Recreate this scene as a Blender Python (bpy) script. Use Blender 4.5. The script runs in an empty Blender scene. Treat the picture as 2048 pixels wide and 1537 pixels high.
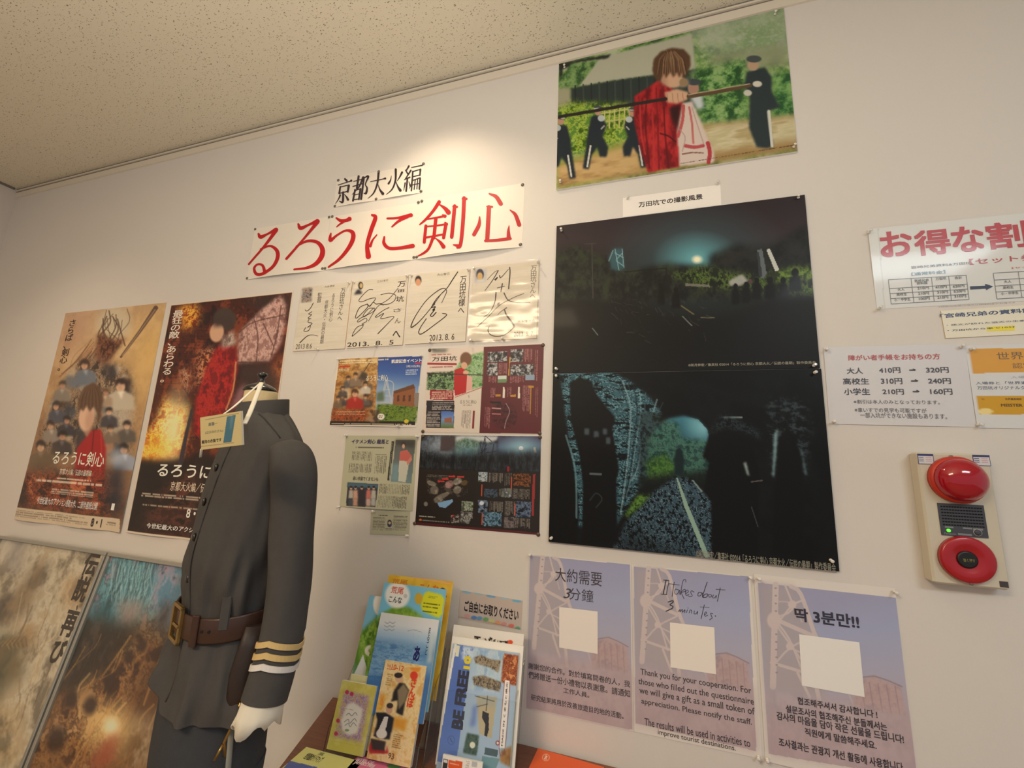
import bpy, math, random
import numpy as np
from mathutils import Matrix, Vector
C = bpy.context.scene.collection
SC = bpy.context.scene
# ------------------------------------------------------------------ camera
F = 841.2906; W, H = 2048, 1537
D = 1.3137; CZ = 1.51; CEIL = 3.05
RM = np.array([[0.95403625, 0.01705453, 0.29920557],
               [0.29711905, -0.18434947, -0.93687542],
               [0.03918042, 0.98271278, -0.1809433]])
CAM = np.array([0.0, -D, CZ])
cd = bpy.data.cameras.new('camera'); cam = bpy.data.objects.new('camera', cd); C.objects.link(cam)
m = Matrix.Identity(4)
for i in range(3):
    for j in range(3): m[i][j] = RM[i, j]
    m[i][3] = CAM[i]
cam.matrix_world = m
cd.sensor_width = 36; cd.lens = F * 36 / W; cd.clip_start = 0.02
SC.camera = cam
SC.cycles.transparent_max_bounces = 24
SC.view_settings.view_transform = 'Standard'; SC.view_settings.look = 'None'
SC.view_settings.exposure = 0.0; SC.view_settings.gamma = 1
try: SC.view_settings.use_curve_mapping = False
except Exception: pass
# ------------------------------------------------------------------ light
wd = bpy.data.worlds.new('room_light'); SC.world = wd; wd.use_nodes = True
bg = wd.node_tree.nodes['Background']; bg.inputs[0].default_value = (0.97, 0.985, 1.0, 1); bg.inputs[1].default_value = 0.40
def lamp(name, kind, loc, rot, energy, col, **k):
    l = bpy.data.lights.new(name, kind); l.energy = energy; l.color = col
    for a, b in k.items(): setattr(l, a, b)
    o = bpy.data.objects.new(name, l); o.location = loc; o.rotation_euler = rot; C.objects.link(o); return o
R_ = math.radians
lamp('ceiling_panel_lamp', 'AREA', (-1.25, -2.8, 2.98), (0, 0, 0), 58, (1.0, 0.76, 0.50), shape='RECTANGLE', size=1.2, size_y=0.5)
lamp('ceiling_panel_lamp', 'AREA', (1.7, -2.4, 2.98), (0, 0, 0), 36, (0.82, 0.93, 1.0), shape='RECTANGLE', size=1.2, size_y=0.5)
lamp('added_ceiling_fill', 'AREA', (-0.45, -2.05, 1.55), (math.pi, 0, 0), 40, (1.0, 0.95, 0.84), shape='RECTANGLE', size=1.2, size_y=0.8)  # added upward fill without a fixture, brightens the ceiling from behind the camera
lamp('wall_spot_lamp', 'SPOT', (-0.74, -0.34, 3.03), (R_(3), 0, 0), 27, (1.0, 0.80, 0.55), spot_size=R_(112), spot_blend=0.8, shadow_soft_size=0.05)
lamp('wall_spot_lamp', 'SPOT', (-2.75, -0.95, 3.03), (R_(14), 0, 0), 40, (1.0, 0.78, 0.50), spot_size=R_(100), spot_blend=1.0, shadow_soft_size=0.08)

# ------------------------------------------------------------------ geometry helpers
def ray(u, v): return RM @ np.array([(u - W/2)/F, -(v - H/2)/F, -1.0])
def at(u, v, Y=0.0):
    w = ray(u, v); return CAM + w * ((Y + D) / w[1])
def atz(u, v, Z):
    w = ray(u, v); return CAM + w * ((Z - CZ) / w[2])
def on_plane(u, v, P, n):
    w = ray(u, v); return CAM + w * (np.dot(P - CAM, n) / np.dot(w, n))
def project(P):
    q = (P - CAM) @ RM
    return W/2 + F*q[..., 0]/-q[..., 2], H/2 - F*q[..., 1]/-q[..., 2]
def lin(c):
    c = np.asarray(c, float)
    return np.where(c <= 0.04045, c/12.92, ((np.maximum(c, 0)+0.055)/1.055)**2.4)

def mat(name, col, rough=0.6, metal=0.0, coat=0.0, emit=None, spec=0.5):
    M = bpy.data.materials.new(name); M.use_nodes = True
    b = M.node_tree.nodes['Principled BSDF']
    c = lin(np.array(col)/255.0)
    b.inputs['Base Color'].default_value = (c[0], c[1], c[2], 1)
    b.inputs['Roughness'].default_value = rough; b.inputs['Metallic'].default_value = metal
    b.inputs['Coat Weight'].default_value = coat; b.inputs['Coat Roughness'].default_value = 0.08
    b.inputs['Specular IOR Level'].default_value = spec
    if emit:
        e = lin(np.array(emit[0])/255.0); b.inputs['Emission Color'].default_value = (e[0], e[1], e[2], 1); b.inputs['Emission Strength'].default_value = emit[1]
    return M
def N(M, t, **k):
    n = M.node_tree.nodes.new(t)
    for a, b in k.items(): setattr(n, a, b)
    return n
def noisy(M, scale, amount, bump=0.0, bscale=None, detail=4, stretch=(1, 1, 1)):
    nt = M.node_tree; b = nt.nodes['Principled BSDF']; col = b.inputs['Base Color'].default_value[:]
    tc = N(M, 'ShaderNodeTexCoord'); mp = N(M, 'ShaderNodeMapping'); mp.inputs['Scale'].default_value = stretch
    nt.links.new(tc.outputs['Object'], mp.inputs[0])
    no = N(M, 'ShaderNodeTexNoise'); no.inputs['Scale'].default_value = scale; no.inputs['Detail'].default_value = detail
    nt.links.new(mp.outputs[0], no.inputs['Vector'])
    mx = N(M, 'ShaderNodeMix', data_type='RGBA')
    mx.inputs[6].default_value = tuple(c*(1-amount) for c in col[:3])+(1,); mx.inputs[7].default_value = tuple(min(1, c*(1+amount)) for c in col[:3])+(1,)
    nt.links.new(no.outputs[0], mx.inputs[0]); nt.links.new(mx.outputs[2], b.inputs['Base Color'])
    if bump:
        n2 = N(M, 'ShaderNodeTexNoise'); n2.inputs['Scale'].default_value = bscale or scale; n2.inputs['Detail'].default_value = 6
        nt.links.new(mp.outputs[0], n2.inputs['Vector'])
        bp = N(M, 'ShaderNodeBump'); bp.inputs['Strength'].default_value = bump; bp.inputs['Distance'].default_value = 0.002
        nt.links.new(n2.outputs[0], bp.inputs['Height']); nt.links.new(bp.outputs[0], b.inputs['Normal'])
    return M
def print_mat(name, rough, coat, spec=0.4):
    M = mat(name, (200, 200, 200), rough, 0, coat, spec=spec); nt = M.node_tree
    a = N(M, 'ShaderNodeAttribute', attribute_name='Col'); nt.links.new(a.outputs['Color'], nt.nodes['Principled BSDF'].inputs['Base Color'])
    return M
def clear_mat(name, tint=(0.95, 0.96, 0.95), gloss=0.10, rough=0.06):
    M = bpy.data.materials.new(name); M.use_nodes = True; nt = M.node_tree; nt.nodes.remove(nt.nodes['Principled BSDF'])
    t = N(M, 'ShaderNodeBsdfTransparent'); t.inputs[0].default_value = (*tint, 1)
    g = N(M, 'ShaderNodeBsdfGlossy'); g.inputs['Roughness'].default_value = rough
    lw = N(M, 'ShaderNodeLayerWeight'); lw.inputs[0].default_value = 0.5
    pw = N(M, 'ShaderNodeMath', operation='POWER'); pw.inputs[1].default_value = 4.0; nt.links.new(lw.outputs['Facing'], pw.inputs[0])
    ad = N(M, 'ShaderNodeMath', operation='MULTIPLY_ADD'); ad.inputs[1].default_value = 0.55; ad.inputs[2].default_value = gloss; nt.links.new(pw.outputs[0], ad.inputs[0])
    mx = N(M, 'ShaderNodeMixShader'); nt.links.new(ad.outputs[0], mx.inputs[0])
    nt.links.new(t.outputs[0], mx.inputs[1]); nt.links.new(g.outputs[0], mx.inputs[2]); nt.links.new(mx.outputs[0], nt.nodes['Material Output'].inputs[0])
    return M

class MB:
    """collects verts / faces (with a material index) for one mesh object"""
    def __init__(s): s.v = []; s.f = []; s.mi = []; s.sm = []
    def add(s, vs, fs, mi=0, smooth=False):
        o = len(s.v); s.v += [tuple(map(float, p)) for p in vs]
        for f in fs: s.f.append(tuple(i+o for i in f)); s.mi.append(mi); s.sm.append(smooth)
    def box(s, lo, hi, mi=0, b=0.0):
        x0, y0, z0 = lo; x1, y1, z1 = hi
        if b <= 0:
            s.add([(x0,y0,z0),(x1,y0,z0),(x1,y1,z0),(x0,y1,z0),(x0,y0,z1),(x1,y0,z1),(x1,y1,z1),(x0,y1,z1)],
                  [(0,3,2,1),(4,5,6,7),(0,1,5,4),(1,2,6,5),(2,3,7,6),(3,0,4,7)], mi); return
        rings = []
        for (zz, ins) in ((z0, b), (z0+b, 0), (z1-b, 0), (z1, b)):
            a0, a1, c0, c1 = x0+ins, x1-ins, y0+ins, y1-ins
            rings.append([(a0+b,c0,zz),(a1-b,c0,zz),(a1,c0+b,zz),(a1,c1-b,zz),(a1-b,c1,zz),(a0+b,c1,zz),(a0,c1-b,zz),(a0,c0+b,zz)])
        s.loft(rings, mi, True, True)
    def loft(s, rings, mi=0, cap0=True, cap1=True, smooth=False, closed=True):
        n = len(rings[0]); vs = [p for r in rings for p in r]; fs = []
        for i in range(len(rings)-1):
            for j in range(n if closed else n-1):
                k = (j+1) % n; fs.append((i*n+j, i*n+k, (i+1)*n+k, (i+1)*n+j))
        s.add(vs, fs, mi, smooth)
        o = len(s.v)-len(vs)
        if cap0: s.f.append(tuple(o+j for j in reversed(range(n)))); s.mi.append(mi); s.sm.append(False)
        if cap1: s.f.append(tuple(o+(len(rings)-1)*n+j for j in range(n))); s.mi.append(mi); s.sm.append(False)
    def lathe(s, prof, c=(0,0,0), axis='y', n=24, mi=0, smooth=True, cap=True):
        """prof: list of (radius, offset along the axis)"""
        rings = []
        for r, h in prof:
            ring = []
            for j in range(n):
                a = 2*math.pi*j/n; p, q = r*math.cos(a), r*math.sin(a)
                v = {'y': (p, h, q), 'z': (p, q, h), 'x': (h, p, q)}[axis]
                ring.append((c[0]+v[0], c[1]+v[1], c[2]+v[2]))
            rings.append(ring)
        s.loft(rings, mi, cap, cap, smooth)
    def tube(s, pts, rad, n=10, mi=0, flat=1.0, smooth=True):
        pts = [np.array(p, float) for p in pts]; rings = []
        t0 = pts[1]-pts[0]; up = np.array([0, 0, 1.0]) if abs(t0[2]) < 0.9*np.linalg.norm(t0) else np.array([1.0, 0, 0])
        for i, p in enumerate(pts):
            t = pts[min(i+1, len(pts)-1)]-pts[max(i-1, 0)]; t /= np.linalg.norm(t)
            a = np.cross(t, up); a /= np.linalg.norm(a); b = np.cross(a, t)
            r = rad[i] if hasattr(rad, '__len__') else rad
            rings.append([tuple(p + a*r*math.cos(2*math.pi*j/n) + b*r*flat*math.sin(2*math.pi*j/n)) for j in range(n)])
        s.loft(rings, mi, True, True, smooth)
    def build(s, name, mats, parent=None):
        me = bpy.data.meshes.new(name); me.from_pydata(s.v, [], s.f); me.update()
        for M in (mats if isinstance(mats, (list, tuple)) else [mats]): me.materials.append(M)
        me.polygons.foreach_set('material_index', s.mi); me.polygons.foreach_set('use_smooth', s.sm)
        import bmesh
        bm = bmesh.new(); bm.from_mesh(me); bmesh.ops.recalc_face_normals(bm, faces=bm.faces); bm.to_mesh(me); bm.free()
        o = bpy.data.objects.new(name, me); C.objects.link(o)
        if parent: o.parent = parent
        return o
def tag(o, label=None, cat=None, group=None, kind=None):
    if label: o['label'] = label
    if cat: o['category'] = cat
    if group: o['group'] = group
    if kind: o['kind'] = kind
    return o
def empty(name, loc, rot=(0, 0, 0)):
    o = bpy.data.objects.new(name, None); o.location = loc; o.rotation_euler = rot; o.empty_display_size = 0.05; C.objects.link(o); return o

# ------------------------------------------------------------------ printed sheets
def vnoise(u, v, sx, sy, seed=0, octv=3):
    octv += 1
    rng = np.random.RandomState(seed); out = np.zeros_like(u); amp = 1.0; tot = 0
    for o in range(octv):
        nx, ny = max(2, int(math.ceil(sx))+2), max(2, int(math.ceil(sy))+2)
        g = rng.rand(ny, nx)
        x = np.clip(u, 0, 1)*sx; y = np.clip(v, 0, 1)*sy
        i = np.minimum(x.astype(int), nx-2); j = np.minimum(y.astype(int), ny-2); fx = x-i; fy = y-j
        fx = fx*fx*(3-2*fx); fy = fy*fy*(3-2*fy)
        out += amp*((g[j, i]*(1-fx)+g[j, i+1]*fx)*(1-fy)+(g[j+1, i]*(1-fx)+g[j+1, i+1]*fx)*fy)
        tot += amp; amp *= 0.72; sx *= 2.05; sy *= 2.05
    return out/tot
def smooth_pts(pts, k=6):
    p = np.array(pts, float)
    if len(p) < 3: return p
    q = np.vstack([2*p[0]-p[1], p, 2*p[-1]-p[-2]]); out = []
    for i in range(1, len(q)-2):
        a, b, c, d = q[i-1], q[i], q[i+1], q[i+2]
        for t in np.linspace(0, 1, k, endpoint=False):
            out.append(0.5*((2*b)+(-a+c)*t+(2*a-5*b+4*c-d)*t*t+(-a+3*b-3*c+d)*t**3))
    out.append(q[-2]); return np.array(out)
_glyph = {}
def glyphs(body, bold=0.0, shear=0.0, lsp=1.0, align='LEFT'):
    """outline of a line of lettering in a unit box; bold lettering is the outline laid down several times a little apart"""
    key = (body, bold, shear, lsp, align)
    if key not in _glyph:
        c = bpy.data.curves.new('lettering', 'FONT'); c.body = body; c.shear = shear; c.space_line = lsp; c.align_x = align; c.resolution_u = 3
        o = bpy.data.objects.new('lettering', c); C.objects.link(o)
        dg = bpy.context.evaluated_depsgraph_get(); e = o.evaluated_get(dg); me = e.to_mesh()
        n = len(me.vertices); co = np.empty(n*3, np.float32); me.vertices.foreach_get('co', co); co = co.reshape(-1, 3)[:, :2].astype(float)
        fs = [tuple(p.vertices) for p in me.polygons]
        e.to_mesh_clear(); bpy.data.objects.remove(o); bpy.data.curves.remove(c)
        if n and bold > 0.003:
            k = bold*0.85; dirs = [(-k, -k), (k, -k), (k, k), (-k, k)]
            if bold > 0.03: dirs += [(0, 0)]
            fs = [tuple(i+n*d for i in f) for d in range(len(dirs)) for f in fs]
            co = np.vstack([co+np.array(d) for d in dirs])
        if n:
            lo = co.min(0); hi = co.max(0); co = (co-lo)/np.maximum(hi-lo, 1e-6)
        _glyph[key] = (co, fs, n)
    return _glyph[key]

class Sheet:
    """a thin printed sheet or board on a plane; its artwork is painted on a fine grid and its lettering laid on as thin faces"""
    def __init__(s, quad, Y=0.0, th=0.0006, step=1.45, base=(255, 255, 255), gain=1.3, frame=None, wave=None, size=None):
        s.th = th; s.gain = gain; s.wave = wave; s.edge = None
        if frame is None:      # a sheet hanging on the wall, plane y = Y
            P = [at(*q, Y) for q in quad]; TL, TR, BR, BL = P
            ex = (TR-TL)+(BR-BL); ex /= np.linalg.norm(ex); n = np.array([0, -1.0, 0])
        else:                  # point on plane, ex, up
            P0, ex, n = frame; P = [on_plane(*q, P0, n) for q in quad]; TL, TR, BR, BL = P
        up = np.cross(n, ex)*1.0
        if up[2] < 0 or (abs(up[2]) < 1e-3 and up[1] < 0): up = -up
        s.ex, s.n, s.up = ex, n, up
        o = sum(P)/4
        L = np.array([[(p-o)@ex, (p-o)@up] for p in P])
        s.w = (L[1, 0]-L[0, 0]+L[2, 0]-L[3, 0])/2; s.h = (L[0, 1]-L[3, 1]+L[1, 1]-L[2, 1])/2
        s.ctr = o + ex*((L[0, 0]+L[1, 0]+L[2, 0]+L[3, 0])/4) + up*((L[:, 1].sum())/4)
        if size:
            dw, dh = size
            if dw: s.ctr = s.ctr + ex*(dw-s.w)/2; s.w = dw
            if dh: s.ctr = s.ctr - up*(dh-s.h)/2; s.h = dh
        q = np.array(quad, float)
        pw = (np.linalg.norm(q[1]-q[0])+np.linalg.norm(q[2]-q[3]))/2; ph = (np.linalg.norm(q[3]-q[0])+np.linalg.norm(q[2]-q[1]))/2
        if size and size[0]: pw = pw*max(1, 1)
        s.nu = max(6, min(420, int(pw/step))); s.nv = max(6, min(420, int(ph/step)))
        u = np.linspace(0, 1, s.nu+1); v = np.linspace(0, 1, s.nv+1)
        s.u, s.v = np.meshgrid(u, v)
        Pw = s.ctr + ((s.u-0.5)*s.w)[..., None]*ex + ((0.5-s.v)*s.h)[..., None]*up
        s.px, s.py = project(Pw)
        s.img = np.empty(s.u.shape+(3,)); s.img[:] = np.array(base)/255.0
        s.zoom(0, 0, 1); s.tv = []; s.tf = []; s.tc = []; s.nt = 0; s.lay = 0
    def zoom(s, ox, oy, k): s.ox, s.oy, s.k = ox, oy, k; s.X = (s.px-ox)*k; s.Y = (s.py-oy)*k; return s
    def uvs(s, *zz): return s
    def loc(s, x, y):      # zoom coordinates -> local sheet coordinates
        P = on_plane(s.ox+x/s.k, s.oy+y/s.k, s.ctr, s.n) - s.ctr
        return np.array([P@s.ex, P@s.up])
    # -- masks
    def m_poly(s, pts, soft=0):
        pts = np.array(pts, float); lo = pts.min(0); hi = pts.max(0)
        box = (s.X >= lo[0]) & (s.X <= hi[0]) & (s.Y >= lo[1]) & (s.Y <= hi[1])
        m = np.zeros(s.X.shape)
        if box.any():
            x = s.X[box]; y = s.Y[box]; ins = np.zeros(x.shape, bool); j = len(pts)-1
            for i in range(len(pts)):
                xi, yi = pts[i]; xj, yj = pts[j]
                if yi != yj:
                    c = ((yi > y) != (yj > y)) & (x < (xj-xi)*(y-yi)/(yj-yi)+xi); ins ^= c
                j = i
            m[box] = ins
        return s.blur(m, soft)
    def blur(s, m, r):
        for _ in range(2):
            if r < 1: break
            r = int(r)
            for ax in (0, 1):
                p = np.pad(m, [(r, r) if a == ax else (0, 0) for a in (0, 1)], mode='edge'); c = np.cumsum(p, ax)
                c = np.concatenate([np.zeros_like(np.take(c, [0], ax)), c], ax); nn = m.shape[ax]
                m = (np.take(c, np.arange(nn)+2*r+1, ax)-np.take(c, np.arange(nn), ax))/(2*r+1)
        return m
    def m_ell(s, cx, cy, rx, ry, ang=0, soft=0.12):
        a = math.radians(ang); dx = s.X-cx; dy = s.Y-cy
        e = np.sqrt(((dx*math.cos(a)+dy*math.sin(a))/rx)**2+((-dx*math.sin(a)+dy*math.cos(a))/ry)**2)
        return np.clip((1+soft-e)/(2*soft+1e-6), 0, 1)
    def m_line(s, pts, w):
        pts = np.array(pts, float); best = np.full(s.X.shape, 1e9)
        ws = w if hasattr(w, '__len__') else [w]*len(pts)
        for i in range(len(pts)-1):
            a, b = pts[i], pts[i+1]; d = b-a; L = d@d+1e-9
            t = np.clip(((s.X-a[0])*d[0]+(s.Y-a[1])*d[1])/L, 0, 1)
            best = np.minimum(best, np.hypot(s.X-a[0]-t*d[0], s.Y-a[1]-t*d[1]) - (ws[i]*(1-t)+ws[i+1]*t)/2)
        g = 0.9*s.k
        return np.clip(0.5-best/g, 0, 1)
    def put(s, m, col, a=1.0):
        m = (m*a)[..., None]; s.img = s.img*(1-m)+m*np.array(col)/255.0
    def mixn(s, m, cols, sx, sy, seed, octv=3, contrast=1.6, a=1.0):
        """mottled patch: a ramp of colours over noise"""
        n = vnoise(s.u, s.v, sx, sy, seed, octv); n = np.clip((n-0.5)*contrast*1.9+0.5, 0, 0.9999)*(len(cols)-1)
        i = n.astype(int); f = (n-i)[..., None]; cc = np.array(cols)/255.0
        img = cc[i]*(1-f)+cc[np.minimum(i+1, len(cols)-1)]*f; m = (m*a)[..., None]; s.img = s.img*(1-m)+m*img
    def fill(s, col): s.img[:] = np.array(col)/255.0
    def all(s): return np.ones(s.X.shape)
    def grad(s, p0, p1, cols, m=None, a=1.0):
        d = np.array(p1, float)-np.array(p0); t = np.clip(((s.X-p0[0])*d[0]+(s.Y-p0[1])*d[1])/(d@d), 0, 0.9999)*(len(cols)-1)
        i = t.astype(int); f = (t-i)[..., None]; cc = np.array(cols)/255.0
        img = cc[i]*(1-f)+cc[np.minimum(i+1, len(cols)-1)]*f; m = (s.all() if m is None else m)[..., None]*a; s.img = s.img*(1-m)+m*img
    def border(s, wm, col, a=1.0):
        d = np.minimum(np.minimum(s.u, 1-s.u)*s.w, np.minimum(s.v, 1-s.v)*s.h); s.put((d < wm).astype(float), col, a)
    def poly(s, pts, col, a=1.0, soft=0): s.put(s.m_poly(pts, soft), col, a)
    def ell(s, cx, cy, rx, ry, col, ang=0, a=1.0, soft=0.12): s.put(s.m_ell(cx, cy, rx, ry, ang, soft), col, a)
    def line(s, pts, w, col, a=1.0, k=5): s.put(s.m_line(smooth_pts(pts, k) if not hasattr(w, '__len__') else pts, w), col, a)
    def rows(s, q, n, col, vertical=False, seed=0, a=0.8, fillf=0.55, gap=0.25):
        """a block of small illegible print: q = four zoom points TL TR BR BL"""
        L = np.array([s.loc(*p) for p in q]); U = (s.u-0.5)*s.w; V = (0.5-s.v)*s.h
        x0, x1 = (L[0, 0]+L[3, 0])/2, (L[1, 0]+L[2, 0])/2; y1, y0 = (L[0, 1]+L[1, 1])/2, (L[2, 1]+L[3, 1])/2
        fx = (U-x0)/(x1-x0); fy = (y1-V)/(y1-y0)
        if vertical: fx, fy = 1-fy, 1-fx
        if vertical: fx = 1-fx
        r = np.floor(fy*n); ins = (fx >= 0) & (fx < 1) & (fy >= 0) & (fy < 1)
        rng = np.random.RandomState(seed); ends = 1-gap*rng.rand(n+2)*(rng.rand(n+2) > 0.5); k = np.clip(r, 0, n).astype(int)
        cells = rng.rand(n+2, 80) > 0.16; cx = np.clip((fx*80), 0, 79).astype(int)
        mm = ins & (np.abs(fy*n-r-0.5) < fillf/2) & (fx < ends[k]) & cells[k, cx]
        s.put(mm.astype(float), col, a)
    # -- lettering
    def _faces(s, pts, fs, col, per=0):
        s.lay += 1; z = np.full(len(pts), (0.00025 if s.wave is None else 0.0009)+0.000004*(s.lay % 50))
        if per: z = z+0.000012*(np.arange(len(pts))//per)
        s.tv.append(np.column_stack([pts, z])); s.tf += [tuple(i+s.nt for i in f) for f in fs]
        s.tc += [col]*len(pts); s.nt += len(pts)
    def text(s, body, bl, tr, col=(30, 30, 34), bold=0.0, shear=0.0, lsp=1.0, align='CENTER', rot=0):
        co, fs, per = glyphs(body, bold, shear, lsp, align)
        if not len(co): return
        if rot: co = np.column_stack([co[:, 1], 1-co[:, 0]]) if rot < 0 else np.column_stack([1-co[:, 1], co[:, 0]])
        a = s.loc(*bl); b = s.loc(*tr)
        s._faces(a+co*(b-a), fs, col, per)
    def vtext(s, body, bl, tr, col=(30, 30, 34), bold=0.0):
        s.text('\n'.join(body), bl, tr, col, bold, lsp=0.92)
    def stroke(s, pts, w, col, k=6, cap=True):
        """brush stroke: zoom points with a width at each, in zoom pixels"""
        pts = np.array(pts, float); n = len(pts); ws = np.array(w if hasattr(w, '__len__') else [w]*n, float)
        p3 = smooth_pts(np.column_stack([pts, ws]), k) if n > 2 else np.column_stack([pts, ws])
        p, ww = p3[:, :2], np.maximum(p3[:, 2], 0.5)
        t = np.gradient(p, axis=0); t /= np.maximum(np.linalg.norm(t, axis=1), 1e-6)[:, None]; nn = np.column_stack([-t[:, 1], t[:, 0]])
        Lp = p+nn*ww[:, None]/2; Rp = p-nn*ww[:, None]/2; vs = []; fs = []
        for a, b in zip(Lp, Rp): vs += [a, b]
        for i in range(len(p)-1): fs.append((2*i, 2*i+1, 2*i+3, 2*i+2))
        vs = [s.loc(*q) for q in vs]; s._faces(np.array(vs), fs, col)
        if cap:
            for c, r in ((p[0], ww[0]/2), (p[-1], ww[-1]/2)):
                if r > 0.6: s._faces(np.array([s.loc(c[0]+r*math.cos(a), c[1]+r*math.sin(a)) for a in np.linspace(0, 2*math.pi, 11)[:-1]]), [tuple(range(10))], col)
    def shape(s, pts, col):
        s._faces(np.array([s.loc(*p) for p in pts]), [tuple(range(len(pts)))], col)
    def build(s, name, M, label=None, cat=None, group=None, parent=None, edge=(215, 210, 200)):
        n0 = s.u.size; x = ((s.u-0.5)*s.w).ravel(); z = ((0.5-s.v)*s.h).ravel()
        dy = np.zeros(n0) if s.wave is None else s.wave(s.u, s.v).ravel()
        V = np.column_stack([x, -(s.th+dy), z])
        col = lin(np.clip(s.img, 0, 1)).reshape(-1, 3)*s.gain
        a, b = s.nu+1, s.nv+1
        idx = np.arange(n0).reshape(b, a)
        q = np.stack([idx[:-1, :-1], idx[1:, :-1], idx[1:, 1:], idx[:-1, 1:]], -1).reshape(-1, 4)
        bnd = np.concatenate([idx[0, :-1], idx[:-1, -1], idx[-1, :0:-1], idx[:0:-1, 0]])
        nb = len(bnd); Vb = V[bnd].copy(); Vb[:, 1] += s.th
        Vf = V[bnd].copy()
        ec = np.tile(lin(np.array(edge)/255.0), (2*nb, 1))
        base = n0; i = np.arange(nb); k = (i+1) % nb
        side = np.stack([base+i, base+k, base+nb+k, base+nb+i], -1)
        if s.wave is None:
            faces = [tuple(f) for f in q.tolist()]+[tuple(f) for f in side.tolist()]+[tuple((base+nb+i).tolist())]
            vs = [V, Vf, Vb]; cs = [col, ec]; nv = n0+2*nb
        else:      # loose paper: front and back skins that follow the curl
            Vk = V.copy(); Vk[:, 1] += s.th*.8
            faces = [tuple(f) for f in q.tolist()]+[tuple(n0+k_ for k_ in f[::-1]) for f in q.tolist()]
            ek = np.stack([bnd, np.roll(bnd, -1), np.roll(bnd, -1)+n0, bnd+n0], -1); faces += [tuple(f) for f in ek.tolist()]
            vs = [V, Vk]; cs = [col, np.tile(lin(np.array(edge)/255.0), (n0, 1))]; nv = 2*n0
        if s.nt:
            T = np.vstack(s.tv); tx = T[:, 0]; tz = T[:, 1]; dd = np.zeros(len(T))
            if s.wave is not None: dd = s.wave(tx/s.w+0.5, 0.5-tz/s.h)
            vs.append(np.column_stack([tx, -(s.th+dd+T[:, 2]), tz])); cs.append(lin(np.array(s.tc)/255.0)*s.gain)
            faces += [tuple(j+nv for j in f) for f in s.tf]
        vs = np.vstack(vs); cs = np.clip(np.vstack(cs), 0, 0.92)
        me = bpy.data.meshes.new(name); me.from_pydata(vs.tolist(), [], faces); me.update()
        at_ = me.color_attributes.new('Col', 'FLOAT_COLOR', 'POINT')
        at_.data.foreach_set('color', np.column_stack([cs, np.ones(len(cs))]).astype(np.float32).ravel())
        me.materials.append(M)
        o = bpy.data.objects.new(name, me); C.objects.link(o)
        R = Matrix.Identity(4)
        for r in range(3): R[r][0] = s.ex[r]; R[r][1] = -s.n[r]; R[r][2] = s.up[r]; R[r][3] = s.ctr[r]
        if parent: o.parent = parent; o.matrix_parent_inverse = parent.matrix_world.inverted()
        o.matrix_basis = R
        tag(o, label, cat, group)
        s.obj = o
        return o

M_matte = print_mat('matte_print', 0.75, 0.0, 0.25)
M_satin = print_mat('satin_print', 0.42, 0.0, 0.4)
M_gloss = print_mat('laminated_print', 0.35, 0.35, 0.4)
M_board = print_mat('photo_board_print', 0.40, 0.03, 0.22)
M_card = print_mat('card_print', 0.6, 0.0, 0.3)

# ------------------------------------------------------------------ the room
XL, XR, YB = -3.69, 4.2, -5.0
M_wall = noisy(mat('wallpaper', (220, 214, 207), 0.85, spec=0.2), 3.0, 0.015, 0.14, 160, 4, (1, 1, 0.5))
M_wall2 = noisy(mat('side_wallpaper', (214, 206, 200), 0.85, spec=0.2), 3.0, 0.02, 0.3, 160)
M_floor = noisy(mat('floor_vinyl', (150, 128, 104), 0.5), 6, 0.12)
M_trim = mat('ceiling_trim_cream', (222, 212, 196), 0.5)
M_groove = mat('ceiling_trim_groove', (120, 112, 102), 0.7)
def ceiling_mat():
    M = mat('acoustic_tile', (222, 214, 194), 0.9, spec=0.1); nt = M.node_tree; b = nt.nodes['Principled BSDF']
    tc = N(M, 'ShaderNodeTexCoord'); mp = N(M, 'ShaderNodeMapping'); mp.inputs['Scale'].default_value = (1.0, 1.7, 1); mp.inputs['Rotation'].default_value = (0, 0, 0.3)
    nt.links.new(tc.outputs['Object'], mp.inputs[0])
    ns = N(M, 'ShaderNodeTexNoise'); ns.inputs['Scale'].default_value = 25; ns.inputs['Detail'].default_value = 2; nt.links.new(mp.outputs[0], ns.inputs['Vector'])
    va = N(M, 'ShaderNodeVectorMath', operation='MULTIPLY_ADD')
    va.inputs[1].default_value = (0.035, 0.035, 0.035); nt.links.new(ns.outputs[1], va.inputs[0]); nt.links.new(mp.outputs[0], va.inputs[2])
    vo = N(M, 'ShaderNodeTexVoronoi'); vo.inputs['Scale'].default_value = 105; vo.inputs['Randomness'].default_value = 1; nt.links.new(va.outputs[0], vo.inputs['Vector'])
    n2 = N(M, 'ShaderNodeTexNoise'); n2.inputs['Scale'].default_value = 60; n2.inputs['Detail'].default_value = 3; nt.links.new(mp.outputs[0], n2.inputs['Vector'])
    sm = N(M, 'ShaderNodeMath', operation='MULTIPLY_ADD'); sm.inputs[1].default_value = 0.75; nt.links.new(n2.outputs[0], sm.inputs[0]); nt.links.new(vo.outputs[0], sm.inputs[2])
    rp = N(M, 'ShaderNodeValToRGB'); e = rp.color_ramp.elements
    c0 = lin(np.array((150, 137, 116))/255); c1 = lin(np.array((222, 214, 194))/255)
    e[0].position = 0.53; e[0].color = (*c0, 1); e[1].position = 0.59; e[1].color = (*c1, 1)
    nt.links.new(sm.outputs[0], rp.inputs[0]); nt.links.new(rp.outputs[0], b.inputs['Base Color'])
    bp = N(M, 'ShaderNodeBump'); bp.inputs['Strength'].default_value = 0.5; bp.inputs['Distance'].default_value = 0.003
    nt.links.new(rp.outputs[0], bp.inputs['Height']); nt.links.new(bp.outputs[0], b.inputs['Normal'])
    return M
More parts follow.
